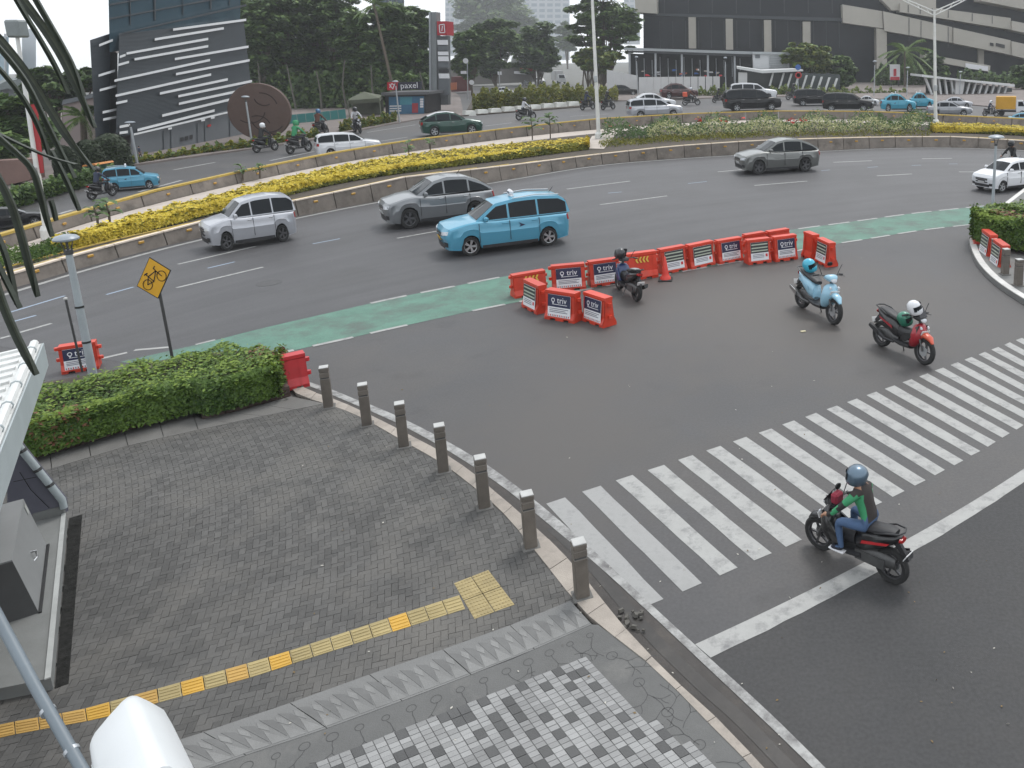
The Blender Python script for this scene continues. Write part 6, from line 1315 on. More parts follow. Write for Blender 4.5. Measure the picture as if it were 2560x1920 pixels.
# ------------------------------------------------------------------ brown disc sculpture
r = empty('disc_sculpture'); tag(r, 'huge round brown disc sculpture with engraved arcs standing by the louvred building', 'sculpture')
Yd = 68.; c = D(650, 278, Yd); rad = 69 / 1988 * Yd; Mx = Matrix.Rotation(R(90), 3, 'X') ; Mz = Matrix.Rotation(R(18), 3, 'Z')
DISC = mat('brown_disc', (0.085, 0.052, 0.042), rough=.75, var=.15, scale=1.2, bump=.3, bscale=4)
mb = MB(); mb.lathe([(rad * .98, -.3), (rad, -.2), (rad, .2), (rad * .98, .3)], c, 48, Mz @ Mx); mb.build('disc', DISC, r)
mb = MB(); GD = mat('dark_groove', (0.03, 0.018, 0.015), rough=.9, var=0)
for (ax, az, ar_, t0, t1) in ((.25, -.2, .55, 3.4, 5.6), (.1, .15, .5, .2, 1.6), (-.3, .1, .5, 4.0, 6.0), (.45, -.5, .35, 2.8, 4.8), (-.1, -.55, .4, .3, 2.0), (.2, .5, .3, 3.3, 5.3)):
    T = np.linspace(t0, t1, 10); P = [c + Mz @ (Vector((ax + ar_ * math.cos(t), 0, az + ar_ * math.sin(t))) * rad + Vector((0, -.315, 0))) for t in T]
    for a, b in zip(P, P[1:]): u = (b - a).normalized(); n_ = Vector((-u.z, 0, u.x)) * .045; mb.quad(a - n_, b - n_, b + n_, a + n_)
mb.build('engraved_arcs', GD, r, fix=False); mb = MB(); mb.cbox((c.x, c.y, (c.z - rad) / 2 + .1), (1.8, .9, max(.3, c.z - rad + .3)), .05); mb.build('foot', DISC, r)
# ------------------------------------------------------------------ street furniture of the far side
def far_lamp(px, top, label, disc=.30, rad=.075): return lamp_post(G(px[0], px[1], .12), top, label, rad=rad, disc=disc, group='street lamps on the far side', col=GALV)
far_lamp((630, 358), 239, 'far street lamp in front of the brown disc'); far_lamp((999, 306), 201, 'far street lamp in front of the parcel kiosk'); far_lamp((343, 408), 303, 'far street lamp at the foot of the louvred building')
far_lamp((1815, 240), 142, 'far street lamp in front of the white hoarding'); far_lamp((2185, 240), 151, 'far street lamp with a curved arm left of the upright advert'); far_lamp((2267, 240), 167, 'far street lamp right of the upright advert'); far_lamp((2399, 236), 178, 'far street lamp above the slanted fin shelter'); far_lamp((1595, 240), 140, 'far street lamp at the left end of the white hoarding')
TEAL = mat('teal_hoarding', (0.012, 0.13, 0.125), rough=.6, var=.1, scale=.8); TENTM = mat('olive_tent_cloth', (0.085, 0.095, 0.062), rough=.85, var=.12, scale=1.5)
fr = empty('teal_fence'); tag(fr, 'low teal hoarding panels between the brown disc and the tent', 'fence')
p0, p1 = G(700, 312, .12), G(866, 296, .12)
for i in range(8):
    a, b = p0.lerp(p1, i / 8 + .002), p0.lerp(p1, (i + 1) / 8 - .002); h = 1.0; mb = MB(); mb.prism([a, b, Vector((b.x, b.y, ZA((b.x, b.y), 290 - (i + 1) * 2.1))), Vector((a.x, a.y, ZA((a.x, a.y), 290 - i * 2.1)))], (-.05, .1, 0)); mb.build('panel', TEAL, fr)
tn = empty('canopy_tent'); tag(tn, 'olive pop up canopy tent left of the parcel kiosk', 'tent'); Yt = G(905, 294).y; T_ = lambda x, y, dy=0: D(x, y, Yt + dy)
E1, E2, E3, E4, PK = T_(869, 251), T_(948, 245), T_(955, 238, 4), T_(878, 244, 4), T_(909, 229, 2)
mb = MB()
for a, b in ((E1, E2), (E2, E3), (E3, E4), (E4, E1)): mb.add([a, b, PK], [(0, 1, 2)]); mb.quad(a, b, b - Vector((0, 0, .45)), a - Vector((0, 0, .45)))
mb.build('canopy', TENTM, tn, fix=False)
for e in (E1, E2, E3, E4): mb = MB(); mb.tube([e, Vector((e.x, e.y, 0))], .06, 5); mb.build('leg', mat('olive_leg', (0.12, 0.13, 0.09), rough=.6, var=.1), tn)
mb = MB(); mb.prism([E4 - Vector((0, 0, .4)), E3 - Vector((0, 0, .4)), Vector((E3.x, E3.y, 0)), Vector((E4.x, E4.y, 0))], (0, .03, 0)); mb.build('back_wall', TENTM, tn)
# parcel kiosk with sign
Yk = G(1015, 287).y; K = lambda x, y, dy=0: D(x, y, Yk + dy); kb = empty('parcel_kiosk'); tag(kb, 'black parcel kiosk with a red logo and the lettering paxel on its roof', 'kiosk')
mb = MB(); mb.prism([K(965, 288), K(961, 238), K(1066, 236), K(1066, 282)], (0, 5, 0)); mb.build('walls', mat('black_kiosk_panel', (0.02, 0.02, 0.022), rough=.5, var=.1), kb)
mb = MB(); mb.prism([K(953, 239, -.6), K(953, 232, -.6), K(1072, 229, -.6), K(1072, 236, -.6)], (0, 6, 0)); mb.build('roof', mat('kiosk_roof', (0.10, 0.10, 0.105), rough=.6, var=.1), kb)
def card(x0, y0, x1, y1, m, nm, off=-.06, par=kb, sk=-.02): mb = MB(); mb.prism([K(x0, y1, off), K(x0, y0, off), K(x1, y0 + (x1 - x0) * sk, off), K(x1, y1 + (x1 - x0) * sk, off)], (0, .03, 0)); return mb.build(nm, m, par)
card(972, 242, 1060, 286, mat('kiosk_blue_print', (0.045, 0.14, 0.24), rough=.5, var=.25, scale=.6), 'shop_front')
card(1000, 243, 1030, 262, mat('kiosk_teal_print', (0.06, 0.24, 0.30), rough=.5, var=.2, scale=.6), 'poster', -.09); card(1030, 258, 1045, 282, mat('kiosk_red_print', (0.33, 0.04, 0.05), rough=.5, var=.15), 'poster', -.09)
for y in (264, 270, 276): card(974, y, 1003, y + 3, WHITEP, 'shelf', -.25)
for y in (246, 252, 258, 264): card(1050, y, 1058, y + 5, WHITEP, 'notice', -.12)
mb = MB(); mb.prism([K(993, 225, .4), K(993, 206, .4), K(1052, 204, .4), K(1052, 223, .4)], (0, .4, 0)); sg = mb.build('sign_board', mat('black_sign', (0.015, 0.015, 0.03), rough=.5, var=0), kb)
mb = MB(); mb.prism([K(968, 226, .3), K(968, 206, .3), K(993, 204, .3), K(993, 224, .3)], (0, .5, 0)); lg = mb.build('red_logo_board', mat('red_sign', (0.45, 0.012, 0.025), rough=.4, var=0), kb)
mb = MB(); c = K(981, 215, .28); s_ = 7 / 1988 * Yk
for p_, q_ in (((-1, .6), (0, -1)), ((0, -1), (1, .9)), ((-.2, .9), (1, .1)), ((-1, -.6), (-.2, .9))): a, b = c + Vector((p_[0], 0, p_[1])) * s_, c + Vector((q_[0], 0, q_[1])) * s_; u = (b - a).normalized(); n_ = Vector((-u.z, 0, u.x)) * .05; mb.quad(a - n_, b - n_, b + n_, a + n_)
mb.build('logo_mark', WHITEP, lg, fix=False)
mb = MB(); c = K(1023, 214, .38); Mt = Matrix.Translation(c) @ Matrix(((1, 0, 0, 0), (0, 0, -1, 0), (.03, 1, 0, 0), (0, 0, 0, 1))); k_ = 20 / 1988 * Yk; add_text(mb, 'paxel', Mt, k_ * 1.05, k_ * 1.0); mb.build('lettering', WHITEP, sg, fix=False)
# pylon sign of stacked boards
Yp = 104.; py = empty('pylon_sign'); tag(py, 'tall pylon of stacked white tenant boards topped by a red cube sign', 'sign'); Q = lambda x, y, o=0: D(x, y, Yp + o)
def pq(x0, y0, x1, y1, m, nm, o=0, th=.8): mb = MB(); mb.prism([Q(x0, y1, o), Q(x0 - 1, y0, o), Q(x1 - 1, y0, o), Q(x1, y1, o)], (0, th, 0)); return mb.build(nm, m, py)
pq(1078, 30, 1092, 245, mat('grey_pylon', (0.17, 0.185, 0.19), rough=.5, var=.1, scale=.6), 'column', 0, 1.4); pq(1073, 30, 1077, 240, GALV, 'column', -.1, 1)
pq(1094, 90, 1120, 262, mat('dark_pylon', (0.09, 0.095, 0.10), rough=.5, var=.1), 'core', .1, 1)
for i, (y0, y1, m) in enumerate(((100, 112, WHITEP), (115, 126, BASEG), (129, 138, WHITEP), (141, 153, WHITEP), (156, 169, BASEG), (173, 181, TRIM), (184, 196, WHITEP), (198, 238, BASEG))): pq(1094 + i * .6, y0, 1119 + i * .6, y1, m, 'tenant_board', -.1, .2)
rc = pq(1093, 53, 1117, 88, mat('red_cube', (0.33, 0.012, 0.022), rough=.45, var=.05), 'red_cube', -.4, 2.6)
mb = MB(); c = Q(1105, 71, -.45); s_ = 10 / 1988 * Yp
for p_, q_ in (((-.6, -1), (-.6, .8)), ((-.6, .8), (.6, 1)), ((.6, 1), (.6, -1)), ((.6, -1), (-.6, -1)), ((-.1, -.6), (.15, .6))): a, b = c + Vector((p_[0], 0, p_[1])) * s_, c + Vector((q_[0], 0, q_[1])) * s_; u = (b - a).normalized(); n_ = Vector((-u.z, 0, u.x)) * .05; mb.quad(a - n_, b - n_, b + n_, a + n_)
mb.build('emblem', WHITEP, rc, fix=False)
# white concrete blocks along the far kerb
for i, (x, yb, yt) in enumerate([(1178, 290, 277), (1209, 287, 274), (1242, 284, 271), (1276, 281, 267), (1308, 278, 265), (1341, 275, 262), (1374, 272, 259), (1406, 270, 256), (1437, 267, 254)]):
    a, b = G(x - 15, yb + .8, 0), G(x + 13, yb - .8, 0); t = (b - a); h = ZA((a.x, a.y), yt + 1); n_ = Vector((-t.y, t.x, 0)).normalized(); mb = MB(); lo = [a, b, b + n_ * 1.2, a + n_ * 1.2]; c = sum(lo, Vector()) / 4
    hi = [Vector((c.x + (q.x - c.x) * .86, c.y + (q.y - c.y) * .6, h)) for q in lo]; mb.add([tuple(q) for q in lo] + [tuple(q) for q in hi], [(0, 1, 5, 4), (1, 2, 6, 5), (2, 3, 7, 6), (3, 0, 4, 7), (4, 5, 6, 7)])
    o = mb.build('concrete_barrier', mat('white_concrete_block', (0.52, 0.52, 0.49), rough=.8, var=.12, scale=.8)); tag(o, 'white concrete block on the far kerb of the traffic island, %s' % ['first from the left', 'second from the left', 'third from the left', 'fourth from the left', 'middle one of nine', 'fourth from the right', 'third from the right', 'second from the right', 'last on the right'][i], 'barrier', 'white concrete blocks round the traffic island')
# traffic signs and poles at the side street
def sign_pole(px, base, parts, label):
    b = G(px, base, .12); Y = b.y; r = empty('sign_post', b); tag(r, label, 'sign'); mb = MB(); top = min(q[1] for q in parts) - 3; t = D(px - 2, top, Y) - b; mb.tube([(0, 0, 0), t], .07, 6); mb.build('post', GALV, r)
    for x, y, w_, h_, rd, m in parts:
        c = D(x, y, Y - .1) - b; k = Y / 1988; mb = MB()
        if rd: mb.lathe([(w_ * k, -.03), (w_ * k, .03)], c, 14, Matrix.Rotation(R(90), 3, 'X'))
        else: mb.box(c, (w_ * 2 * k, .06, h_ * 2 * k))
        mb.build('sign_plate', m, r)
sign_pole(1170, 250, [(1164, 152, 6.5, 6.5, 1, WHITEP), (1159, 181, 7, 3.5, 0, WHITEP), (1179, 206, 6, 6, 1, WHITEP)], 'post with a round white sign and two smaller plates beside the pylon')
sign_pole(1250, 232, [(1246, 183, 2, 4, 0, WHITEP), (1252, 183, 2, 4, 0, WHITEP)], 'pair of narrow white plates on posts in the side street')
BLUES = mat('blue_sign', (0.02, 0.09, 0.30), rough=.5, var=0)
sign_pole(1996, 236, [(1995, 168, 7, 7, 1, BLUES), (1996, 188, 8, 8, 1, REDPRT), (1996, 188, 5.5, 5.5, 1, WHITEP)], 'blue round sign above a red ringed sign beside the yellowish bush tree')
mb = MB()
ad = empty('advert_panel'); tag(ad, 'upright white advert panel with a red picture behind the teal taxis', 'sign'); Ya = 158.; A2 = lambda x, y, o=0: D(x, y, Ya + o)
for (x0, y0, x1, y1, m, o, nm) in ((2225, 161, 2250, 200, WHITEP, 0, 'panel'), (2234, 172, 2241, 190, mat('red_sign', (0.45, 0.012, 0.025)), -.1, 'picture'), (2226, 192, 2249, 200, mat('red_sign', (0.45, 0.012, 0.025)), -.1, 'red_footer'), (2227, 200, 2229, 232, DKST, .1, 'leg'), (2246, 200, 2248, 232, DKST, .1, 'leg')): mb = MB(); mb.prism([A2(x0, y1, o), A2(x0, y0, o), A2(x1, y0, o), A2(x1, y1, o)], (0, .25, 0)); mb.build(nm, m, ad)
# ------------------------------------------------------------------ big office building on the right
Yb = 182.; E_ = lambda x, y, o=0: D(x, y, Yb + o)
BEIGE = mat('beige_panel', (0.36, 0.34, 0.30), rough=.7, var=.08, scale=.3); DGL = mat('dark_office_glass', (0.012, 0.014, 0.018), rough=.2, var=.25, scale=.2, spec=.14); BEIGE2 = mat('beige_column', (0.33, 0.31, 0.27), rough=.7, var=.1, scale=.5)
ob = empty('office_building'); tag(ob, 'wide office block with dark glass and beige stepped bands filling the upper right', 'building')
def ez(px, m, nm, o=0, th=1.5): mb = MB(); mb.prism([E_(x, y, o) for x, y in px], (0, th, 0)); return mb.build(nm, m, ob)
ez([(1610, 245), (1608, 30), (1640, -60), (2800, -60), (2800, 260)], DGL, 'glass_body', 0, 40)
ez([(1587, 0), (1587, -60), (1642, -60), (1642, 34), (1589, 30)], BEIGE, 'corner_block', -4, 10)
ez([(1608, 38), (1608, 32), (2110, 45), (2110, 54)], LOUV, 'ledge', -1.2, 1.2)
for x0, x1, y0, y1 in ((1722, 1740, 43, 121), (1815, 1833, 47, 124), (1911, 1929, 50, 130), (2008, 2027, 54, 140)): ez([(x0, y1), (x0 - 1, y0), (x1 - 1, y0), (x1, y1)], BEIGE2, 'column', -2, 2)
ez([(2193, 240), (2191, 70), (2217, 75), (2218, 240)], BEIGE2, 'column', -3, 3); ez([(2446, 165), (2446, 105), (2460, 108), (2460, 168)], BEIGE2, 'column', -1, 1.5)
ez([(2108, 57), (2106, 11), (2205, 28), (2208, 71)], BEIGE, 'spandrel', -3, 3); ez([(2211, 77), (2208, 28), (2381, 68), (2381, 107)], BEIGE, 'spandrel', -3.6, 3.6); ez([(2384, 108), (2384, 69), (2527, 101), (2527, 137)], BEIGE, 'spandrel', -4.2, 4.2); ez([(2530, 138), (2530, 103), (2700, 140), (2700, 180)], BEIGE, 'spandrel', -4.8, 4.8)
ez([(2230, 26), (2204, 0), (2204, -40), (2340, -40), (2340, 24)], BEIGE, 'spandrel', -3, 3); ez([(2250, 30), (2250, 8), (2527, 45), (2527, 74), (2380, 50)], BEIGE, 'spandrel', -4, 4); ez([(2530, 75), (2530, 52), (2700, 85), (2700, 112)], BEIGE, 'spandrel', -4.8, 4.8)
ez([(2452, 2), (2452, -30), (2700, -10), (2700, 50)], BEIGE, 'spandrel', -5, 5)
ez([(2310, 149), (2310, 134), (2476, 164), (2475, 180)], BEIGE, 'spandrel', -6, 4); ez([(2414, 170), (2414, 158), (2470, 166), (2470, 178)], WHITEP, 'sign_strip', -6.3, .2)
for x in (2270, 2300, 2330, 2370, 2430, 2480): ez([(x, 24 + (x - 2250) * .135 + 4), (x, 10 + (x - 2250) * .13), (x + 1.5, 10 + (x - 2250) * .13), (x + 1.5, 24 + (x - 2250) * .135 + 4)], LOUV, 'panel_joint', -4.1, .1)
for x in (2272, 2302, 2370): ez([(x, 92 + (x - 2211) * .17), (x, 30 + (x - 2208) * .23), (x + 1.3, 30 + (x - 2208) * .23), (x + 1.3, 92 + (x - 2211) * .17)], LOUV, 'panel_joint', -3.7, .1)
ez([(2475, 114), (2475, 106), (2484, 108), (2484, 116)], BLK, 'emblem', -4.4, .1); ez([(2490, 115), (2490, 107), (2512, 112), (2512, 121)], BLK, 'emblem', -4.4, .1)
for x in np.arange(1650, 2110, 32): ez([(x, 120), (x - 1, 52), (x + .6, 52), (x + 1.6, 120)], LOUV, 'mullion', -.15, .2)
for x in np.arange(1660, 2110, 60): ez([(x, 33), (x - 1, -55), (x + .8, -55), (x + 1.8, 33)], LOUV, 'mullion', -.15, .2)
# entrance pavilion with flat roof, clutter and white hoarding
Yv = 152.; V_ = lambda x, y, o=0: D(x, y, Yv + o); pv = empty('entrance_pavilion'); tag(pv, 'open pavilion with a thin flat roof in front of the dark glass office block', 'pavilion')
def vz(px, m, nm, o=0, th=.6, par=None): mb = MB(); mb.prism([V_(x, y, o) for x, y in px], (0, th, 0)); return mb.build(nm, m, par or pv)
GREYR = mat('pale_grey_roof', (0.30, 0.32, 0.33), rough=.5, var=.08)
vz([(1560, 125), (1560, 119), (1882, 129), (1882, 136)], GREYR, 'roof', -2, 14); vz([(1570, 131), (1570, 126), (1882, 137), (1882, 142)], BASEG, 'roof_fascia', -1, 10)
for x, y0 in ((1572, 128), (1637, 130), (1703, 133), (1768, 135), (1835, 138)): vz([(x, 230), (x - 1, y0), (x + 4, y0), (x + 5, 230)], GALV, 'column', 0, .5)
vz([(1575, 236), (1575, 134), (1880, 142), (1880, 236)], mat('dark_interior', (0.016, 0.018, 0.020), rough=.6, var=.2, scale=.5), 'back_wall', 8, .5)
for i in range(14): x = 1590 + i * 20; vz([(x, 192), (x - 1, 142 + (i % 3) * 4), (x + .8, 142 + (i % 3) * 4), (x + 1.8, 192)], GALV, 'window_frame', 7.6, .2)
hb = empty('hoarding'); tag(hb, 'white construction hoarding in front of the pavilion', 'hoarding'); HW = mat('white_hoarding', (0.50, 0.50, 0.50), rough=.6, var=.08, scale=.8)
for i in range(4): x0, x1 = 1517 + i * 19.5, 1517 + (i + 1) * 19.3; f = lambda x: 174 + (x - 1517) * .2; vz([(x0, 238), (x0, f(x0)), (x1, f(x1)), (x1, 238)], HW, 'panel', -6, .15, hb)
for i in range(11): x0, x1 = 1597 + i * 18.6, 1597 + (i + 1) * 18.4; f = lambda x: 193 - (x - 1597) * .01; vz([(x0, 238), (x0, f(x0)), (x1, f(x1)), (x1, 238)], HW, 'panel', -8, .15, hb)
rg = np.random.default_rng(5)
for i in range(26):
    x = rg.uniform(1600, 1800); y = rg.uniform(172, 192); m = [WHITEP, PALEP, mat('red_sign', (0.45, .012, .025)), BASEG, mat('rust_orange', (0.4, 0.12, 0.05), rough=.7), BLUES][int(rg.integers(0, 6))]
    o = vz([(x, y + rg.uniform(2, 5)), (x, y), (x + rg.uniform(3, 14), y), (x + rg.uniform(3, 14), y + rg.uniform(2, 5))], m, 'stored_material', rg.uniform(-5, 4), .4, pv)
# white lift building and slanted fin shelters
lb = empty('lift_house'); tag(lb, 'white box shaped lift house beside the pavilion roof end', 'building'); vz([(1884, 176), (1882, 131), (1972, 133), (1974, 178)], mat('white_cladding', (0.48, 0.49, 0.50), rough=.5, var=.06), 'walls', -6, 8, lb); vz([(1880, 135), (1880, 129), (1975, 131), (1975, 137)], GREYR, 'parapet', -6.5, 9, lb)
for i in range(7): vz([(1923, 142 + i * 4.5), (1923, 140 + i * 4.5), (1968, 141 + i * 4.5), (1968, 143 + i * 4.5)], GREYR, 'louvre', -6.3, .3, lb)
vz([(1888, 145), (1888, 137), (1900, 137), (1900, 145)], BASEG, 'round_plate', -6.2, .2, lb)
def fin_shelter(label, roof, fins, base, wall=None, o0=-10):
    s = empty('station_entrance'); tag(s, label, 'shelter'); FW = mat('white_fin', (0.55, 0.56, 0.56), rough=.5, var=.06)
    vz(roof, FW, 'roof', o0 - 1, 8, s)
    for (x0, y0, x1, y1) in fins: vz([(x1, y1), (x0, y0), (x0 + 4.5, y0), (x1 + 4.5, y1)], FW, 'slanted_fin', o0, .8, s)
    vz(base, mat('dark_shelter_glass', (0.035, 0.045, 0.045), rough=.2, var=.2, scale=.4), 'glass_wall', o0 + 4, .3, s)
    if wall: vz(wall, HW, 'end_wall', o0 - .5, 2, s)
fin_shelter('left slanted fin station entrance beside the lift house and the bush tree', [(1842, 172), (1842, 166), (1906, 176), (1990, 172), (2008, 174), (2008, 178), (1906, 183)], [(1932, 178, 1922, 215)] + [(1958 + i * 19, 182 + i * 2, 1946 + i * 19, 222 + i * 1.2) for i in range(8)], [(1850, 236), (1850, 176), (2100, 186), (2100, 236)], [(1846, 232), (1846, 181), (1868, 182), (1868, 232)], -15)
fin_shelter('right slanted fin station entrance with a white sloping roof near the yellow truck', [(2304, 192), (2304, 186), (2420, 200), (2537, 211), (2537, 217)], [(2312, 194, 2330, 240)] + [(2330 + i * 15.5, 196 + i * 1.4, 2322 + i * 15.5 + (14 if i < 4 else -4), 240 + i * .9) for i in range(13)], [(2315, 262), (2315, 198), (2530, 220), (2530, 262)], [(2388, 242), (2390, 200), (2412, 204), (2406, 242)], -27)
# ------------------------------------------------------------------ side street and distant towers
def tower(name, px, Y, th, m, label, rows, cols, wm):
    r = empty(name); tag(r, label, 'building'); mb = MB(); x0, x1, y0, y1 = px; mb.prism([D(x0, y1, Y), D(x0, y0, Y), D(x1, y0, Y), D(x1, y1, Y)], (D((x0 + x1) / 2, y0, Y).x / Y * th, th, 0)); mb.build('walls', m, r)
    for j in range(rows):
        ya = 70 - (j + .75) * 9 + 60; 
        for i in range(cols):
            a, b = x0 + (x1 - x0) * (i + .15) / cols, x0 + (x1 - x0) * (i + .85) / cols; yy = y1 - (y1 - max(y0, -20)) * (j + 1) / rows; hh = (y1 - max(y0, -20)) / rows * .55
            mb = MB(); mb.prism([D(a, yy + hh, Y - .3), D(a, yy, Y - .3), D(b, yy, Y - .3), D(b, yy + hh, Y - .3)], (0, .3, 0)); mb.build('window', wm, r)
WINP = mat('pale_window', (0.25, 0.30, 0.34), rough=.3, var=.15, scale=.02)
tower('tower_block', (1113, 1160, -250, 140), 880, 30, PALET, 'slim white high rise behind the pylon sign in the haze', 12, 4, WINP)
tower('tower_block', (1306, 1424, -250, 150), 880, 40, PALET, 'broad white high rise in the haze at the end of the side street', 12, 6, WINP)
tower('tower_block', (1560, 1600, -250, 110), 900, 40, PALET, 'faint white high rise between the right tree and the office block', 8, 3, WINP)
tower('tower_block', (930, 1010, -300, 120), 150, 20, mat('grey_tower_wall', (0.16, 0.17, 0.18), rough=.6, var=.1, scale=.1), 'grey tower rising behind the dark trees left of the pylon', 8, 4, TGLASS)
# small shops and vehicles in the side street
sh = empty('shop_row'); tag(sh, 'low shops under awnings on the left of the side street', 'building'); Sx = lambda x, y, o=0: D(x, y, 200 + o)
for (px, m, nm, o) in (([(1120, 215), (1120, 150), (1330, 160), (1330, 205)], mat('shop_wall', (0.16, 0.15, 0.14), rough=.8, var=.2, scale=.2), 'walls', 0), ([(1278, 158), (1278, 146), (1312, 148), (1312, 158)], WHITEP, 'roof', -2), ([(1300, 178), (1300, 170), (1330, 172), (1330, 178)], mat('red_awning', (.3, .05, .05), rough=.7), 'awning', -3), ([(1285, 184), (1285, 178), (1312, 180), (1312, 186)], WHITEP, 'awning', -3), ([(1128, 230), (1128, 192), (1166, 192), (1166, 228)], mat('dark_red_wall', (.10, .02, .02), rough=.7, var=.2), 'shop_front', -40), ([(1122, 226), (1122, 207), (1141, 206), (1141, 224)], mat('rust_orange', (0.4, 0.12, 0.05)), 'sign_board', -45)):
    mb = MB(); mb.prism([Sx(x, y, o) for x, y in px], (0, 4 if nm != 'sign_board' else .3, 0)); mb.build(nm, m, sh)
for (bb_, kd, pc, yr, lb_) in (((1245, 1284, 217, 241), 'hatch', 'white', 0, 'white car behind the leafy traffic island in the side street'), ((1336, 1364, 190, 212), 'van', 'white', 70, 'white van facing out of the side street'), ((1306, 1328, 196, 214), 'sedan', 'silver', 60, 'pale car waiting in the side street')):
    o = copy_tree(PROTO[(kd, 0, 'white_plate', 'alloy_rim', False)] if (kd, 0, 'white_plate', 'alloy_rim', False) in PROTO else PROTO[('mpv', 0, 'white_plate', 'alloy_rim', False)])
    for c_ in index_kids().get(o.name, []):
        for i, sl in enumerate(c_.material_slots):
            if c_.data.materials[i] is BODYP: sl.link = 'OBJECT'; sl.material = PT[pc]
    put(o, kd, bb_, 'R', yr, lb_, 'car', 'cars in the side street')
t = empty('box_truck'); mb = MB(); mb.cbox((-.75, 0, 1.9), (2.6, 1.9, 2.0), .04); mb.build('cargo_box', HW, t); mb = MB(); mb.prism([(.60, -.85, .4), (2.0, -.85, .4), (2.05, -.85, 1.2), (1.6, -.85, 2.1), (.60, -.85, 2.1)], (0, 1.7, 0)); mb.build('cab', PT['white'], t)
mb = MB(); mb.prism([(2.02, -.7, 1.25), (2.02, .7, 1.25), (1.66, .65, 1.95), (1.66, -.65, 1.95)], (.02, 0, .01)); mb.build('windscreen', GLASS, t)
for x in (1.35, -1.2):
    for s in (-1, 1): mb = MB(); mb.lathe([(.2, -.11), (.36, -.11), (.38, 0), (.36, .11), (.2, .11)], (x, s * .8, .38), 14, Matrix.Rotation(R(90), 3, 'X')); mb.build('wheel', TYRE, t)
put(t, dict(wb=2.55, W=1.8, f=.8, r=.8, gh=[(.0, 2.1), (-3.2, 2.9)]), (1380, 1412, 176, 210), 'R', 65, 'white box truck coming out of the side street', 'truck', None)
# ------------------------------------------------------------------ trees and planting
def tree(name, base_px, base_y, crown, Y, n, lsize, mats, label, seed, trunks=1, clumps=26, group=None, flat=.55, open_=.0):
    """crown: list of (cx, cy, rx, ry) ellipses in survey pixels at depth Y; leaves gather in flattened clumps round limbs"""
    rg = np.random.default_rng(seed); k = Y / CF; b = D(base_px, base_y, Y); b.z = min(b.z, .1); r = empty(name, b); tag(r, label, 'tree', group)
    C, N_ = [], []; tot = sum(c[2] * c[3] for c in crown); mb = MB(); lim = MB()
    for (cx, cy, rx, ry) in crown:
        o = np.array(D(cx, cy, Y) - b); RX, RZ = rx * k, ry * k; RY = RX * .8; m = max(8, int(2.3 * clumps * rx * ry / tot)); nn = int(1.8 * n * rx * ry / tot / m)
        for _ in range(m):
            d = rg.normal(size=3); d /= np.linalg.norm(d); rr = rg.uniform(.1, 1) ** .5; cc = o + d * np.array([RX, RY, RZ]) * rr; s = rg.uniform(.26, .50) * min(RX, RZ) * (1.15 if rr < .7 else .9)
            p = rg.normal(size=(nn, 3)); p /= np.linalg.norm(p, axis=1, keepdims=True); p *= (rg.uniform(0, 1, (nn, 1)) ** .4) * s * np.array([1.25, 1.25, flat]); C.append(p + cc); N_.append(np.tile([d[0] * .4, d[1] * .4, .8], (nn, 1)))
            if rg.uniform() < .35: lim.tube([Vector(o * .25 + np.array([0, 0, -RZ * .2])), Vector((o * .4 + cc * .6)), Vector(cc)], [.05 * RX * .6, .03 * RX * .5, .012 * RX], 5)
    C = np.concatenate(C); N_ = np.concatenate(N_); mi = (rg.uniform(0, 1, len(C)) < .35).astype(int) if len(mats) > 1 else None
    tag(leaf_mesh('crown', C, lsize, None, r, seed=seed, mats=mats, mi=mi, nrm=N_, asp=.6), kind='stuff')
    top = np.array(D(crown[0][0], crown[0][1], Y) - b); w_ = max(.12, .02 * abs(top[2]))
    for t in range(trunks):
        x = (t - (trunks - 1) / 2) * w_ * 6; tb = MB(); tb.tube([(x, 0, -.2), (x * 1.2 + top[0] * .25, 0, top[2] * .35), (top[0] * .7 + x, 0, top[2] * .75), (top[0], 0, top[2])], [w_ * 1.3, w_, w_ * .7, w_ * .3], 8); tb.build('trunk', BARK, r, smooth=True)
    if lim.f: lim.build('limbs', BARK, r)
    return r
G1 = [LEAF_D, LEAF_M]; G2 = [LEAF_M, LEAF_D]
LEAF_H = leaf_mat('soft_green_leaves', (0.05, 0.09, 0.04), (0.12, 0.17, 0.07), trans=.2); LEAF_W = leaf_mat('warm_green_leaves', (0.06, 0.09, 0.012), (0.22, 0.24, 0.05), trans=.2)
TL = [(648, [(655, 60, 55, 62), (640, 150, 45, 55), (625, 220, 35, 40)], 114, 'dark broad tree close to the right edge of the louvred building'), (712, [(715, 20, 60, 60), (705, 120, 58, 70)], 118, 'dark tree second right of the louvred building, with flat leaf layers'), (780, [(790, 40, 58, 60), (775, 140, 55, 60), (800, 190, 40, 30)], 122, 'dark tree above the green fence, left of centre of the dark grove'), (845, [(850, 90, 55, 55), (840, 30, 50, 40), (850, 165, 50, 40)], 120, 'dark tree in the middle of the grove behind the tent'), (905, [(900, 110, 50, 50), (890, 50, 35, 35), (905, 175, 48, 40)], 116, 'dark tree straight behind the canopy tent'), (965, [(985, 60, 55, 50), (965, 120, 55, 55), (975, 180, 48, 38)], 119, 'dark tree behind the parcel kiosk with pale leaf tips'), (1030, [(1040, 70, 45, 50), (1030, 140, 50, 60), (1040, 195, 35, 30)], 123, 'dark tree just left of the pylon sign'), (600, [(612, 30, 25, 40), (628, 110, 22, 40)], 126, 'narrow dark tree peeping out at the corner of the glass tower')]
for i, (bx, cr, Y, lab) in enumerate(TL): tree('broadleaf_tree', bx, 300, cr, Y, 9000, .34, G1 if i % 2 else [LEAF_D, LEAF_D, LEAF_M][1:], lab, 40 + i, clumps=44, group='dark trees behind the green fence')
rg = np.random.default_rng(77)
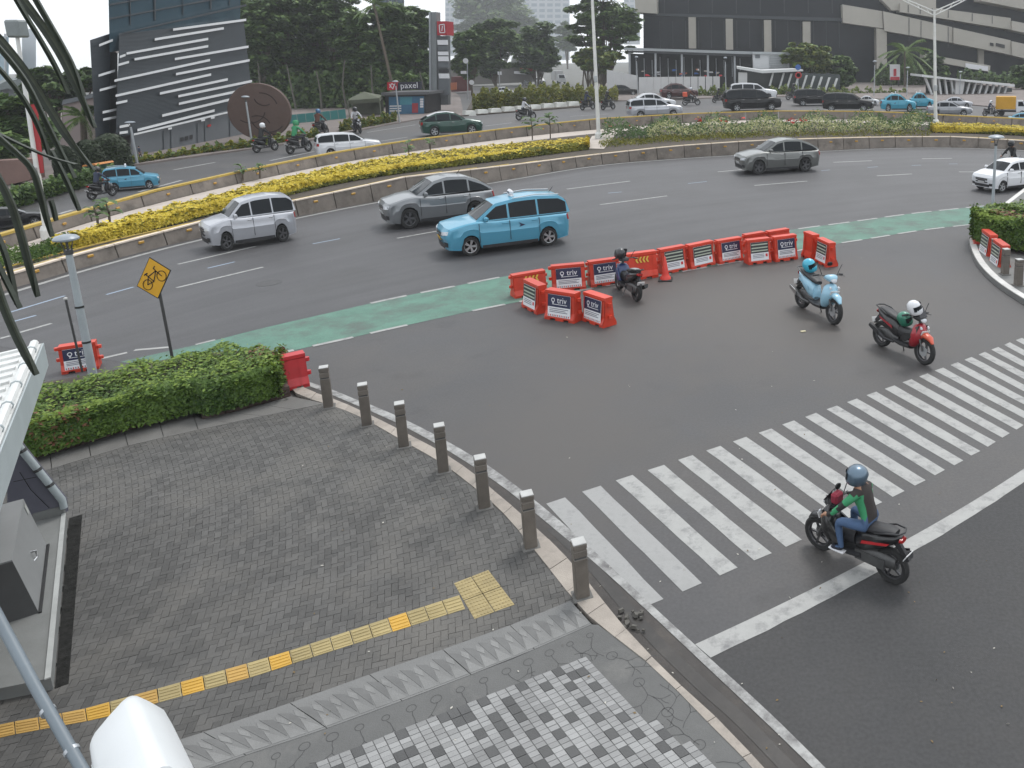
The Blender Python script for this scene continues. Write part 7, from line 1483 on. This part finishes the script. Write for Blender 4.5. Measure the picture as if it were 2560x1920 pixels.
def thicket(label, px, Y0, n, size, mats, seed, name='undergrowth', thick=4):
    rg = np.random.default_rng(seed); C = []; Y = Y0
    for _ in range(n):
        k = rg.uniform(0, len(px) - 1.001); i = int(k); f = k - i; a, b = px[i], px[i + 1]; x = a[0] + (b[0] - a[0]) * f; y0 = a[1] + (b[1] - a[1]) * f; y1 = a[2] + (b[2] - a[2]) * f; t = rg.uniform(0, 1) ** .8
        if Y0 is None: Y = G(x, max(y1, y0), .1).y + thick / 2
        w_ = 6 * math.sin(x * .21 + seed) + 4 * math.sin(x * .53); C.append(D(x, y1 + (y0 + w_ - y1) * t, Y + rg.uniform(-thick / 2, thick / 2)))
    o = leaf_mesh(name, [tuple(c) for c in C], size, None, None, seed=seed, mats=mats, mi=(rg.uniform(0, 1, n) < .35).astype(int) if len(mats) > 1 else None, up=.2); tag(o, label, 'shrubs', kind='stuff')
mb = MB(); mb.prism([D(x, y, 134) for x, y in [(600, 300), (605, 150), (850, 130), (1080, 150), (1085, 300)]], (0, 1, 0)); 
dw = tag(mb.build('grove_shade_sheet', mat('grove_shade_green', (0.020, 0.028, 0.022), rough=.9, var=.4, scale=.4)), 'dark sheet behind the trunks standing for the shade in the grove', 'wall')  # added dark sheet, the shade under the trees put into its colour
thicket('dark shrubs under the trees behind the teal fence', [(640, 185, 310), (760, 190, 300), (870, 180, 292), (960, 185, 290), (1085, 190, 280)], 116, 14000, .4, [LEAF_D, LEAF_M], 78)
for i, x in enumerate((664, 742, 806, 868, 940, 1066)):
    b = G(x, 299, .1); b = D(x, 285, 112); b.z = 0; r = empty('bare_trunk', b); tag(r, 'slender bare trunk in the dark grove, %s' % ['beside the disc', 'above the left of the teal fence', 'above the right of the teal fence', 'left of the tent', 'between tent and kiosk', 'by the pylon foot'][i], 'tree', 'bare trunks in the grove'); t = ZA((b.x, b.y), 150 + (i % 3) * 14); mb = MB(); mb.tube([(0, 0, 0), (rnd.uniform(-.3, .3), 0, t * .5), (rnd.uniform(-.6, .6), 0, t)], [.16, .12, .08], 6); mb.build('trunk', mat('pale_bark', (0.09, 0.085, 0.07), rough=.95, var=.3, scale=3), r)
# trees along the side street, fading with distance
tree('broadleaf_tree', 1180, 230, [(1175, 120, 38, 40), (1165, 165, 30, 30), (1195, 95, 25, 20)], 150, 6500, .45, G1, 'dark drooping tree on the left of the side street beside the round sign', 61, clumps=30, group='trees along the side street')
tree('broadleaf_tree', 1240, 225, [(1240, 95, 52, 48), (1225, 150, 45, 38)], 185, 7500, .55, G1, 'broad tree in the middle of the side street, left of the pale branches', 62, clumps=34, group='trees along the side street')
tree('broadleaf_tree', 1345, 215, [(1350, 115, 48, 58), (1320, 150, 40, 40), (1368, 150, 30, 40)], 200, 8500, .55, G1, 'rounded dark tree on the right side of the side street', 63, clumps=36, group='trees along the side street')
tree('broadleaf_tree', 1240, 210, [(1235, 30, 82, 62), (1180, 60, 40, 30), (1295, 60, 40, 40)], 560, 11000, 1.6, [LEAF_H, LEAF_M], 'huge hazy round tree towering over the side street', 64, clumps=60, group='trees along the side street')
tree('broadleaf_tree', 1420, 205, [(1418, 95, 26, 40)], 480, 2600, 1.3, [LEAF_H, LEAF_M], 'pale hazy tree behind the left edge of the layered tree', 65, clumps=14, group='trees along the side street')
tree('layered_tree', 1505, 240, [(1500, 30, 70, 50), (1475, 85, 62, 35), (1540, 75, 62, 40), (1520, 125, 60, 25), (1570, 60, 35, 40)], 160, 13000, .44, G2, 'large layered tree behind the tall middle lamp pole', 66, clumps=52, flat=.4, group='trees by the office block')
tree('bush_tree', 1470, 238, [(1470, 150, 38, 28), (1510, 150, 34, 30), (1492, 128, 30, 18)], 150, 5000, .38, [LEAF_W, LEAF_M], 'small yellowish bush tree below the layered tree', 67, clumps=26, trunks=3, group='trees by the office block')
tree('bush_tree', 2020, 240, [(2020, 150, 60, 36), (1990, 130, 40, 20), (2045, 172, 30, 22)], 146, 7500, .36, [LEAF_W, LEAF_M], 'yellowish spreading bush tree in front of the office columns', 68, clumps=36, trunks=3, group='trees by the office block')
tree('bush_tree', 2105, 240, [(2105, 178, 32, 36), (2090, 200, 22, 16)], 147, 4200, .36, G2, 'darker bush tree right of the yellowish one', 69, clumps=20, trunks=2, group='trees by the office block')
tree('bush_tree', 2345, 250, [(2330, 160, 30, 25), (2350, 185, 25, 22)], 160, 2600, .36, G1, 'dark tree left of the right station entrance roof', 70, clumps=14, group='trees by the office block')
tree('bush_tree', 2555, 262, [(2555, 225, 26, 28), (2575, 190, 40, 40)], 138, 3200, .34, G1, 'dark tree at the right edge beside the station entrance', 71, clumps=16, group='trees by the office block')
thicket('dark planting on the ledges of the office block above the right station entrance', [(2395, 176, 205), (2450, 182, 210), (2520, 190, 222), (2560, 175, 240)], 166, 3500, .42, G1, 81)
thicket('dark shrubs behind the taxis and the advert panel', [(2190, 170, 232), (2240, 160, 232), (2300, 170, 236), (2330, 195, 240)], 164, 3200, .4, G1, 82)
thicket('low green planting in front of the hoarding and the queue of cars', [(1740, 226, 244), (1810, 216, 244), (1880, 226, 244), (1960, 218, 242), (2080, 222, 242), (2190, 224, 242), (2280, 228, 246)], 133, 4200, .24, [LEAF_W, LEAF_M], 83, 'low_shrubs', 2)
thicket('leafy olive planting on the traffic island behind the white concrete blocks', [(1182, 240, 280), (1215, 222, 277), (1270, 228, 273), (1330, 214, 270), (1400, 212, 264), (1460, 218, 258), (1545, 222, 252)], None, 12000, .2, [LEAF_YG, LEAF_W], 84, 'island_shrubs', 5)
thicket('low hedge along the far carriageway below the louvred building', [(318, 398, 412), (420, 384, 396), (520, 366, 382), (640, 350, 368), (740, 332, 352), (800, 326, 342)], None, 9000, .15, [LEAF_YG, LEAF_M], 85, 'low_hedge', 3)
thicket('low hedge by the far kerb in front of the tent', [(850, 305, 330), (940, 292, 314), (990, 284, 304)], None, 2600, .2, [LEAF_YG, LEAF_M], 86, 'low_hedge', 2)
LEAF_T = leaf_mat('dark_clipped_leaves', (0.010, 0.020, 0.008), (0.034, 0.052, 0.020), trans=.1)
# clipped dark topiary and palm beside the louvred building
for i, (x0, x1, y0, y1) in enumerate([(148, 198, 365, 450), (200, 262, 350, 440), (246, 325, 335, 425)]):
    rg = np.random.default_rng(90 + i); Y = G((x0 + x1) / 2, y1, .1).y; n = 3600; k = Y / CF; c = D((x0 + x1) / 2, y1, Y); r = empty('topiary', c); tag(r, 'dark clipped dome shaped bush, %s of three beside the louvred building' % ['smallest and leftmost', 'middle', 'largest, nearest the dark wall'][i], 'bush', 'clipped bushes'); hw, H = (x1 - x0) / 2 * k, (y1 - y0) * k
    t = rg.uniform(0, 6.28, n); z = rg.uniform(0, 1, n); rr = np.where(z < .55, 1, np.sqrt(np.clip(1 - ((z - .55) / .45) ** 2, 0, 1))) * rg.uniform(.9, 1, n); C = np.c_[hw * rr * np.cos(t), hw * rr * np.sin(t), H * z]; tag(leaf_mesh('foliage', C, .12, LEAF_T, r, seed=90 + i, nrm=np.c_[np.cos(t), np.sin(t), z]), kind='stuff'); mb = MB(); mb.lathe([(hw * .9, 0), (hw * .9, H * .55), (hw * .65, H * .82), (hw * .1, H * .95)], (0, 0, 0), 12); mb.build('branches', TWIG, r)
def palm(bx, by, top, Y, L, n, label, seed, fan=True):
    r0 = random.Random(seed); b = D(bx, by, Y); r = empty('palm_tree', b); tag(r, label, 'palm'); t = D(top[0], top[1], Y) - b; mb = MB(); mb.tube([(0, 0, 0), t * .5, t], [.28, .2, .16], 8); mb.build('trunk', BARK, r)
    for q in range(n):
        a = r0.uniform(0, 6.28); el = r0.uniform(-.5, 1.2); d = Vector((math.cos(a) * math.cos(el), math.sin(a) * math.cos(el) * .7, math.sin(el))); l = L * r0.uniform(.75, 1.1); s = d.cross(Vector((0, 0, 1))).normalized(); P = [t + d * l * f + Vector((0, 0, -l * .45 * f * f)) for f in (0, .3, .6, .85, 1)]
        fm = MB(); fm.tube(P, [.03, .025, .02, .012, .006], 4)
        for f in np.linspace(.15, 1, 14):
            i = min(3, int(f * 4)); p = P[i].lerp(P[i + 1], f * 4 - i) if f < 1 else P[4]
            for sg in (-1, 1): e = p + s * sg * l * .22 * (1.1 - abs(f - .5)) + d * l * .1 + Vector((0, 0, -l * .12)); fm.add([p - d * .05 * l, p + d * .03 * l, e], [(0, 1, 2)])
        fm.build('frond', LEAF_D if not fan else LEAF_M, r, fix=False)
    return r
palm(214, 415, (207, 292), 57, 1.9, 22, 'fan palm in front of the pinkish wall', 3); palm(2262, 240, (2262, 128), 156, 5.9, 20, 'tall feathery palm in front of the dark office glass', 4); palm(1000, 300, (935, 12), 112, 3.2, 14, 'palm rising out of the dark grove near the grey tower', 5)
# left margin: dark trees, low wall, hedges beyond the far carriageway
for i, (bx, cr, Y, lab) in enumerate([(40, [(30, 290, 70, 50), (60, 340, 60, 50), (-40, 300, 60, 60)], 50, 'dark tree at the far left behind the pole with the red banner'), (150, [(150, 205, 75, 35), (110, 240, 60, 40), (225, 195, 50, 30)], 72, 'dark tree behind the pinkish wall, left of the louvred building'), (-20, [(-20, 380, 60, 45)], 46, 'low dark tree at the left picture edge')]): tree('broadleaf_tree', bx, 440, cr, Y, 7000, .34, G1, lab, 100 + i, clumps=36, group='dark trees at the far left')
thicket('hedge and shrubs beyond the far carriageway at the left edge', [(-60, 500, 545), (40, 470, 520), (120, 450, 495), (200, 430, 470), (290, 412, 445)], None, 9000, .13, [LEAF_D, LEAF_M], 104, 'low_hedge', 4)
lw = empty('red_brick_wall'); tag(lw, 'low reddish wall behind the hedge at the left edge', 'wall'); mb = MB(); mb.prism([D(x, y, 44) for x, y in [(-60, 480), (-60, 405), (70, 398), (75, 450)]], (0, 1, 0)); mb.build('wall_face', mat('reddish_wall', (0.16, 0.10, 0.085), rough=.85, var=.2, scale=1), lw)
gb = empty('green_box'); tag(gb, 'dark green cabinet with an orange top left of the leftmost taxi', 'cabinet'); mb = MB(); mb.prism([D(x, y, 46) for x, y in [(206, 445), (206, 416), (238, 412), (239, 440)]], (0, 1.2, 0)); mb.build('body', mat('dark_green_cabinet', (0.02, 0.07, 0.05), rough=.5), gb); mb = MB(); mb.prism([D(x, y, 45.9) for x, y in [(205, 417), (207, 413), (236, 409), (239, 413)]], (0, 1.4, 0)); mb.build('lid', mat('orange_lid', (0.5, 0.2, 0.05), rough=.5), gb)
# ------------------------------------------------------------------ white kiosk on the pavement at the left edge
WROOF = mat('white_roof_sheet', (0.58, 0.59, 0.58), rough=.5, var=.1, scale=3, stains=((0.34, 0.34, 0.33), 2.2, .56, .75)); FASC = mat('grey_white_fascia', (0.33, 0.37, 0.38), rough=.5, var=.08, scale=2); CAB = mat('grey_cabinet', (0.20, 0.205, 0.205), rough=.5, var=.08, scale=2); CABD = mat('dark_grey_cabinet', (0.06, 0.06, 0.06), rough=.55, var=.1); PLINTH = mat('kiosk_plinth', (0.17, 0.175, 0.17), rough=.75, var=.14, scale=2.5, bump=.2, bscale=30); SLATE = mat('blue_grey_panel', (0.10, 0.10, 0.125), rough=.35, var=.1)
kk = empty('kiosk'); tag(kk, 'white ribbed roof kiosk on a concrete plinth at the left edge of the pavement', 'kiosk'); Zp = .30
P1, P2 = G(165, 1284, Zp), G(127, 1695, Zp); ed = (P2 - P1).normalized(); ln = Vector((-.82, -.58, 0)); ln = Vector((ed.y, -ed.x, 0)); ln = ln if ln.x < 0 else -ln; back = G(0, 1721, Zp); bdir = (back - P2).normalized()
q = [P1, P2, P2 + bdir * 4.5, P1 + ln * 4.5]; mb = MB(); mb.prism([Vector((v.x, v.y, Z1 + .001)) for v in q], (0, 0, Zp - Z1)); mb.build('plinth', PLINTH, kk)
e_ = MB(); e_.prism([P1 - ln * .0, P2 - ln * .0, P2 + ln * .05, P1 + ln * .05], (0, 0, .015)); e_.build('plinth_edge', mat('pale_edge', (0.36, 0.37, 0.36), rough=.6, var=.15, scale=4), kk)
mb = MB(); o_ = -ln * .20; mb.prism([Vector((v.x, v.y, Z1 + .002)) for v in (P1 - ed * .12 - ln * .012, P2 - ln * .012, P2 + o_ * .62, P1 + o_ * .8 - ed * .12)], (0, 0, .012)); mb.build('drain_grate', mat('wet_drain', (0.021, 0.021, 0.020), rough=.95, var=.6, scale=14, bump=.8, bscale=60, spec=.1), kk)
b1, b2 = G(97, 1531, Zp), G(117, 1364, Zp); ht = ZA((b1.x, b1.y), 1397) - Zp; dp = ln * .5
mb = MB(); tv = D(30, 1400, b1.y) - b1; tv = Vector((tv.x, 0, tv.z)); ht = tv.z; mb.prism([b1, b2, b2 + dp, b1 + dp], tv); cb = mb.build('cabinet', CAB, kk); mb = MB(); mb.prism([b1 + ed * .012, b1 + dp + ed * .012, b1 + dp + ed * .012 + tv * .98, b1 + ed * .012 + tv * .98], -ed * .01); mb.build('cabinet_door', CABD, cb)
mb = MB(); mb.prism([b1 - ln * .03 + ed * .03, b2 - ln * .03 - ed * .0, b2, b1 + ed * .03], (0, 0, .02)); mb.build('cabinet_foot', BLK, cb)
hp = b1.lerp(b2, .5) + tv * .5; mb = MB(); mb.tube([hp, hp - ln * .05, hp - ln * .05 + Vector((0, 0, -.08)), hp + Vector((0, 0, -.12)) + ed * .04], .014, 6); mb.build('handle', CHROME, cb)
mb = MB(); lp_ = b1.lerp(b2, .9) + tv * .78 - ln * .006; mb.prism([lp_, lp_ - ed * .10, lp_ - ed * .10 + tv * .16, lp_ + tv * .16], -ln * .002); mb.build('sticker', mat('pale_sticker', (.35, .36, .34), rough=.5), cb)
w0 = b2 + dp * 1.0 - ed * .35; w1 = b1 + dp * 1.3 + ed * 2.5; mb = MB(); mb.prism([w0, w1, w1 + ln * .2, w0 + ln * .2], (0, 0, 2.0)); mb.build('back_wall', CABD, kk)
g0, g1 = G(163, 1283, Zp), G(88, 1302, Zp); pl_ = ((g0.x, g0.y), (g1.x, g1.y)); W_ = [PV(x, y, *pl_) for x, y in [(163, 1282), (159, 1250), (46, 1108), (18, 1090), (18, 1318), (88, 1301)]]; nn = Vector((0, 1, 0)) * .06
mb = MB(); mb.prism(W_, nn); wing = mb.build('wing_wall', SLATE, kk); W2 = [PV(x, y, *pl_) - Vector((0, .02, 0)) for x, y in [(164, 1285), (160, 1263), (84, 1283), (86, 1303)]]; mb = MB(); mb.prism(W2, (0, .03, 0)); mb.build('wing_base', PLINTH, wing)
for (a, b) in (((34, 1204), (92, 1192)), ((78, 1225), (124, 1270)), ((50, 1180), (78, 1225))): u, v = PV(*a, *pl_) - Vector((0, .004, 0)), PV(*b, *pl_) - Vector((0, .004, 0)); d = (v - u).normalized(); n2 = Vector((-d.z, 0, d.x)) * .006; mb = MB(); mb.quad(u - n2, v - n2, v + n2, u + n2); mb.build('panel_joint', BLK, wing, fix=False)
ra, rb = PV(46, 1106, *pl_) - Vector((0, .03, 0)), PV(160, 1248, *pl_) - Vector((0, .03, 0)); mb = MB(); mb.tube([ra + (ra - rb) * .15, ra, rb, rb + Vector((0, 0, -.12))], .045, 10); mb.build('sloping_rail', FASC, wing, smooth=True)
for f in (.12, .45, .72): mb = MB(); c = ra.lerp(rb, f); d = (rb - ra).normalized(); mb.tube([c - d * .02, c + d * .02], .055, 8); mb.build('rail_clamp', DKST, wing)
# roof
Zr = 2.65; RA, RB = D(106, 858, 11), D(0, 1122, 7.75); Zr = RA.z; rd = (RB - RA); RB2 = RA + rd * 1.9; fl = G(-160, 920, Zr + .12); rl = (fl - RA)
mb = MB(); top = [RA, RB2, RB2 + rl * 2.2, RA + rl * 2.2]; mb.prism(top, (0, 0, -.06)); rf = mb.build('roof', WROOF, kk)
n_r = 26
for i in range(n_r):
    f = (i + .5) / n_r; a = RA.lerp(RB2, f); b = a + rl * 2.0; u = rd.normalized() * .035; mb = MB(); mb.prism([a + rl.normalized() * .22 - u, a + rl.normalized() * .22 + u, b + u, b - u], (0, 0, .035)); mb.build('roof_rib', WROOF, rf)
mb = MB(); a = RA + rl.normalized() * .10; b = RB2 + rl.normalized() * .10; mb.tube([a + Vector((0, 0, .03)), b + Vector((0, 0, .03))], .05, 8); gt = mb.build('gutter_pipe', WROOF, rf, smooth=True)
for i in range(10): c = a.lerp(b, (i + .5) / 10) + Vector((0, 0, .03)); d = rd.normalized() * .015; mb = MB(); mb.tube([c - d, c + d], .062, 8); mb.build('pipe_clip', FASC, gt)
zf = D(113, 914, 11).z; mb = MB(); dn = Vector((0, 0, zf - Zr)); off = -rl.normalized() * .02; mb.prism([RA + off, RB2 + off, RB2 + off + dn * 1.25, RA + off + dn], rl.normalized() * .04); mb.build('fascia', FASC, kk); mb = MB(); mb.prism([RA + off + rl.normalized() * .05, RA + rl * 2.2, RA + rl * 2.2 + dn, RA + off + dn + rl.normalized() * .05], rd.normalized() * .04); mb.build('fascia', FASC, kk)
mb = MB(); cpos = RA + rl.normalized() * 1.2 + rd.normalized() * .9; mb.prism([Vector((cpos.x + dx, cpos.y + dy, Zp)) for dx, dy in ((-.1, -.1), (.1, -.1), (.1, .1), (-.1, .1))], (0, 0, Zr - Zp - .05)); mb.build('column', CABD, kk)
# ------------------------------------------------------------------ conduit and camera housing just under the lens
pipe = empty('conduit_pipe', D(90, 1720, 2.4)); tag(pipe, 'grey steel conduit with two clamp rings crossing the lower left corner', 'pipe'); b = Vector(pipe.location)
mb = MB(); mb.tube([D(-60, 1440, 2.7) - b, D(90, 1720, 2.4) - b, D(235, 1975, 2.15) - b], [.019, .0175, .0175], 14); mb.build('tube', mat('grey_conduit', (0.12, 0.145, 0.165), rough=.45, var=.1, scale=6), pipe, smooth=True)
for x, y, Y in ((120, 1778, 2.345), (180, 1878, 2.245)):
    c = D(x, y, Y) - b; d = (D(235, 1975, 2.15) - D(90, 1720, 2.4)).normalized(); mb = MB(); mb.tube([c - d * .007, c + d * .007], .023, 14); mb.build('clamp_ring', GALV, pipe, smooth=True)
hs_ = empty('camera_housing', D(330, 1850, 1.0)); tag(hs_, 'white rounded housing of a neighbouring camera at the bottom left', 'camera'); b = Vector(hs_.location)
f0, f1 = D(318, 1815, 1.06), D(415, 2090, .80); ax = (f1 - f0).normalized(); sx = ax.cross(Vector((0, 0, 1))).normalized(); sx = sx if sx.x > 0 else -sx; sz = sx.cross(ax).normalized(); sz = sz if sz.z > 0 else -sz; sx, sz = (sx * math.cos(.62) + sz * math.sin(.62)), (sz * math.cos(.62) - sx * math.sin(.62)); WH = mat('white_housing', (0.62, 0.64, 0.65), rough=.35, var=.03)
mb = MB(); rings = []; n = 20
for t, k in ((-.02, .35), (-.012, .75), (.0, .92), (.02, 1.0), (.08, 1.03), (.3, 1.05)):
    c = f0 + ax * t - b; rr = []
    for j in range(n):
        a = 6.28318 * j / n; cc, ss = math.cos(a), math.sin(a); rr.append(c + sx * (math.copysign(abs(cc) ** .42, cc) * .042 * k) + sz * (math.copysign(abs(ss) ** .42, ss) * .036 * k))
    rings.append(rr)
vs = [v for r_ in rings for v in r_]; fs = [(i * n + j, i * n + (j + 1) % n, (i + 1) * n + (j + 1) % n, (i + 1) * n + j) for i in range(len(rings) - 1) for j in range(n)] + [tuple(range(n))[::-1], tuple((len(rings) - 1) * n + j for j in range(n))]
mb.add(vs, fs); mb.build('shell', WH, hs_, smooth=60); mb = MB(); c = f0 - b - sx * .043 + sz * .006 + ax * .03; mb.tube([c, c + ax * .22], .012, 8); mb.build('side_rib', WH, hs_, smooth=True)
# ------------------------------------------------------------------ palm fronds hanging in from the left, close to the lens
pm = empty('palm_frond', D(-120, 300, 3.4)); tag(pm, 'dark palm leaves hanging into the left edge close to the camera', 'palm leaves'); b = Vector(pm.location); PLM = mat('dark_palm_leaf', (0.030, 0.038, 0.027), rough=.6, var=.4, scale=14); PLM2 = mat('palm_leaf_edge', (0.075, 0.085, 0.060), rough=.6, var=.4, scale=14)
BL = [([(20, -40), (60, 30), (100, 95), (140, 165), (172, 235)], 5, 3.25), ([(-20, 150), (30, 205), (70, 260), (105, 330), (128, 400)], 6, 3.45), ([(-20, 560), (10, 620), (30, 690), (42, 760)], 5, 2.8), ([(-15, 640), (15, 700), (50, 770)], 4, 2.7), ([(40, -30), (85, 30), (125, 85), (165, 150), (195, 215), (238, 320)], 15, 3.3), ([(70, -40), (118, 45), (150, 100), (185, 165), (210, 240)], 8, 3.2), ([(-20, 70), (40, 140), (80, 195), (130, 275), (180, 355), (236, 425)], 15, 3.6), ([(-20, 95), (40, 165), (75, 215), (115, 300), (152, 375), (188, 445)], 8, 3.5), ([(-20, 325), (40, 378), (85, 420), (103, 480), (118, 545), (131, 592)], 9, 3.0), ([(-15, 420), (28, 495), (55, 580), (76, 660), (95, 742)], 13, 2.8), ([(-12, 690), (12, 765), (42, 835), (70, 890), (92, 937)], 13, 2.6), ([(128, 375), (158, 430), (185, 490), (199, 527)], 6, 3.4), ([(128, 500), (136, 525), (141, 552)], 5, 3.3), ([(-10, 330), (60, 365), (130, 395), (190, 410)], 3, 3.3)]
for px, w_, Y in BL:
    P = [D(x, y, Y) - b for x, y in px]; P = smooth_line(P, 2); k = Y / CF; n = len(P); mb = MB(); L_, M_, Rr = [], [], []
    for i, p in enumerate(P):
        t = (P[min(i + 1, n - 1)] - P[max(i - 1, 0)]); u = Vector((t.z, 0, -t.x)).normalized(); wd = .76 * w_ * k * min(1, (n - 1 - i) / (n * .3) + .05) * (.75 + .25 * min(1, i / 3)); L_.append(p - u * wd + Vector((0, -.01, 0))); Rr.append(p + u * wd + Vector((0, -.01, 0))); M_.append(p + Vector((0, .012, 0)))
    mb.use(PLM); strip(mb, L_, M_); mb.use(PLM2); strip(mb, M_, [m_.lerp(r_, .45) for m_, r_ in zip(M_, Rr)]); mb.use(PLM); strip(mb, [m_.lerp(r_, .45) for m_, r_ in zip(M_, Rr)], Rr); mb.build('leaf', None, pm, fix=False)
mb = MB(); mb.tube([D(-200, -200, 3.5) - b, D(-110, 100, 3.4) - b, D(-60, 480, 3.0) - b, D(-40, 760, 2.7) - b], [.03, .025, .02, .012], 8); mb.build('stalk', PLM, pm)
# ------------------------------------------------------------------ litter and rubble
GUTB = [((1360 * S22, 1345 * S22), 9), ((1440, 1810), 0)]
rg = np.random.default_rng(31); LIT = mat('pale_litter', (0.45, 0.43, 0.38), rough=.8, var=.2); LITD = mat('dead_leaf', (0.16, 0.11, 0.05), rough=.9, var=.3, scale=20)
C = [];
for _ in range(130):
    x, y = rg.uniform(700, 2540), rg.uniform(640, 1880); g = G(x, y, 0)
    if inpoly(g.x, g.y, sw): g = G(x, y, Z1); g.z = Z1 + .022
    else: g.z = .014
    C.append(tuple(g))
lf = leaf_mesh('fallen_leaves', C, 0.017, LITD, None, up=1.5, seed=3, mats=[LITD, LIT], mi=(rg.uniform(0, 1, len(C)) < .5).astype(int)); tag(lf, 'scattered dry leaves and scraps on the asphalt and the pavement', 'leaves', kind='stuff')
mb = MB(); rr = random.Random(5)
for _ in range(18):
    g = G(rr.uniform(1545, 1610), rr.uniform(1530, 1585), .02); s = rr.uniform(.015, .05); mb.box((g.x, g.y, .03 + s * .3), (s * 1.6, s, s * .8), Matrix.Rotation(rr.uniform(0, 3), 3, 'Z') @ Matrix.Rotation(rr.uniform(-.4, .4), 3, 'X'), taper=.8)
rb_ = mb.build('rubble', mat('broken_concrete', (0.10, 0.095, 0.085), rough=.9, var=.3, scale=10)); tag(rb_, 'broken kerb rubble in the gutter below the nearest bollard', 'rubble', kind='stuff')
g = G(2008, 829, .005); mb = MB(); mb.cbox((g.x, g.y, .014), (.13, .07, .02), .005, Matrix.Rotation(.3, 3, 'Z')); tag(mb.build('flattened_carton', mat('cream_card', (0.5, 0.45, 0.3), rough=.8, var=.1)), 'small cream carton lying on the asphalt near the pale blue scooter', 'litter')
# ------------------------------------------------------------------ air
hz = MB(); hz.box((0, 460, 108), (1300, 980, 219)); hb_ = hz.build('haze'); hb_.data.materials.clear()
hm = bpy.data.materials.new('haze_air'); hm.use_nodes = True; nt = hm.node_tree; nt.nodes.clear(); ou = nt.nodes.new('ShaderNodeOutputMaterial'); vo = nt.nodes.new('ShaderNodeVolumePrincipled'); vo.inputs['Color'].default_value = (0.93, 0.96, 0.99, 1); vo.inputs['Density'].default_value = HAZE; vo.inputs['Anisotropy'].default_value = .2
nt.links.new(vo.outputs[0], ou.inputs['Volume']); hb_.data.materials.append(hm); tag(hb_, kind='stuff')
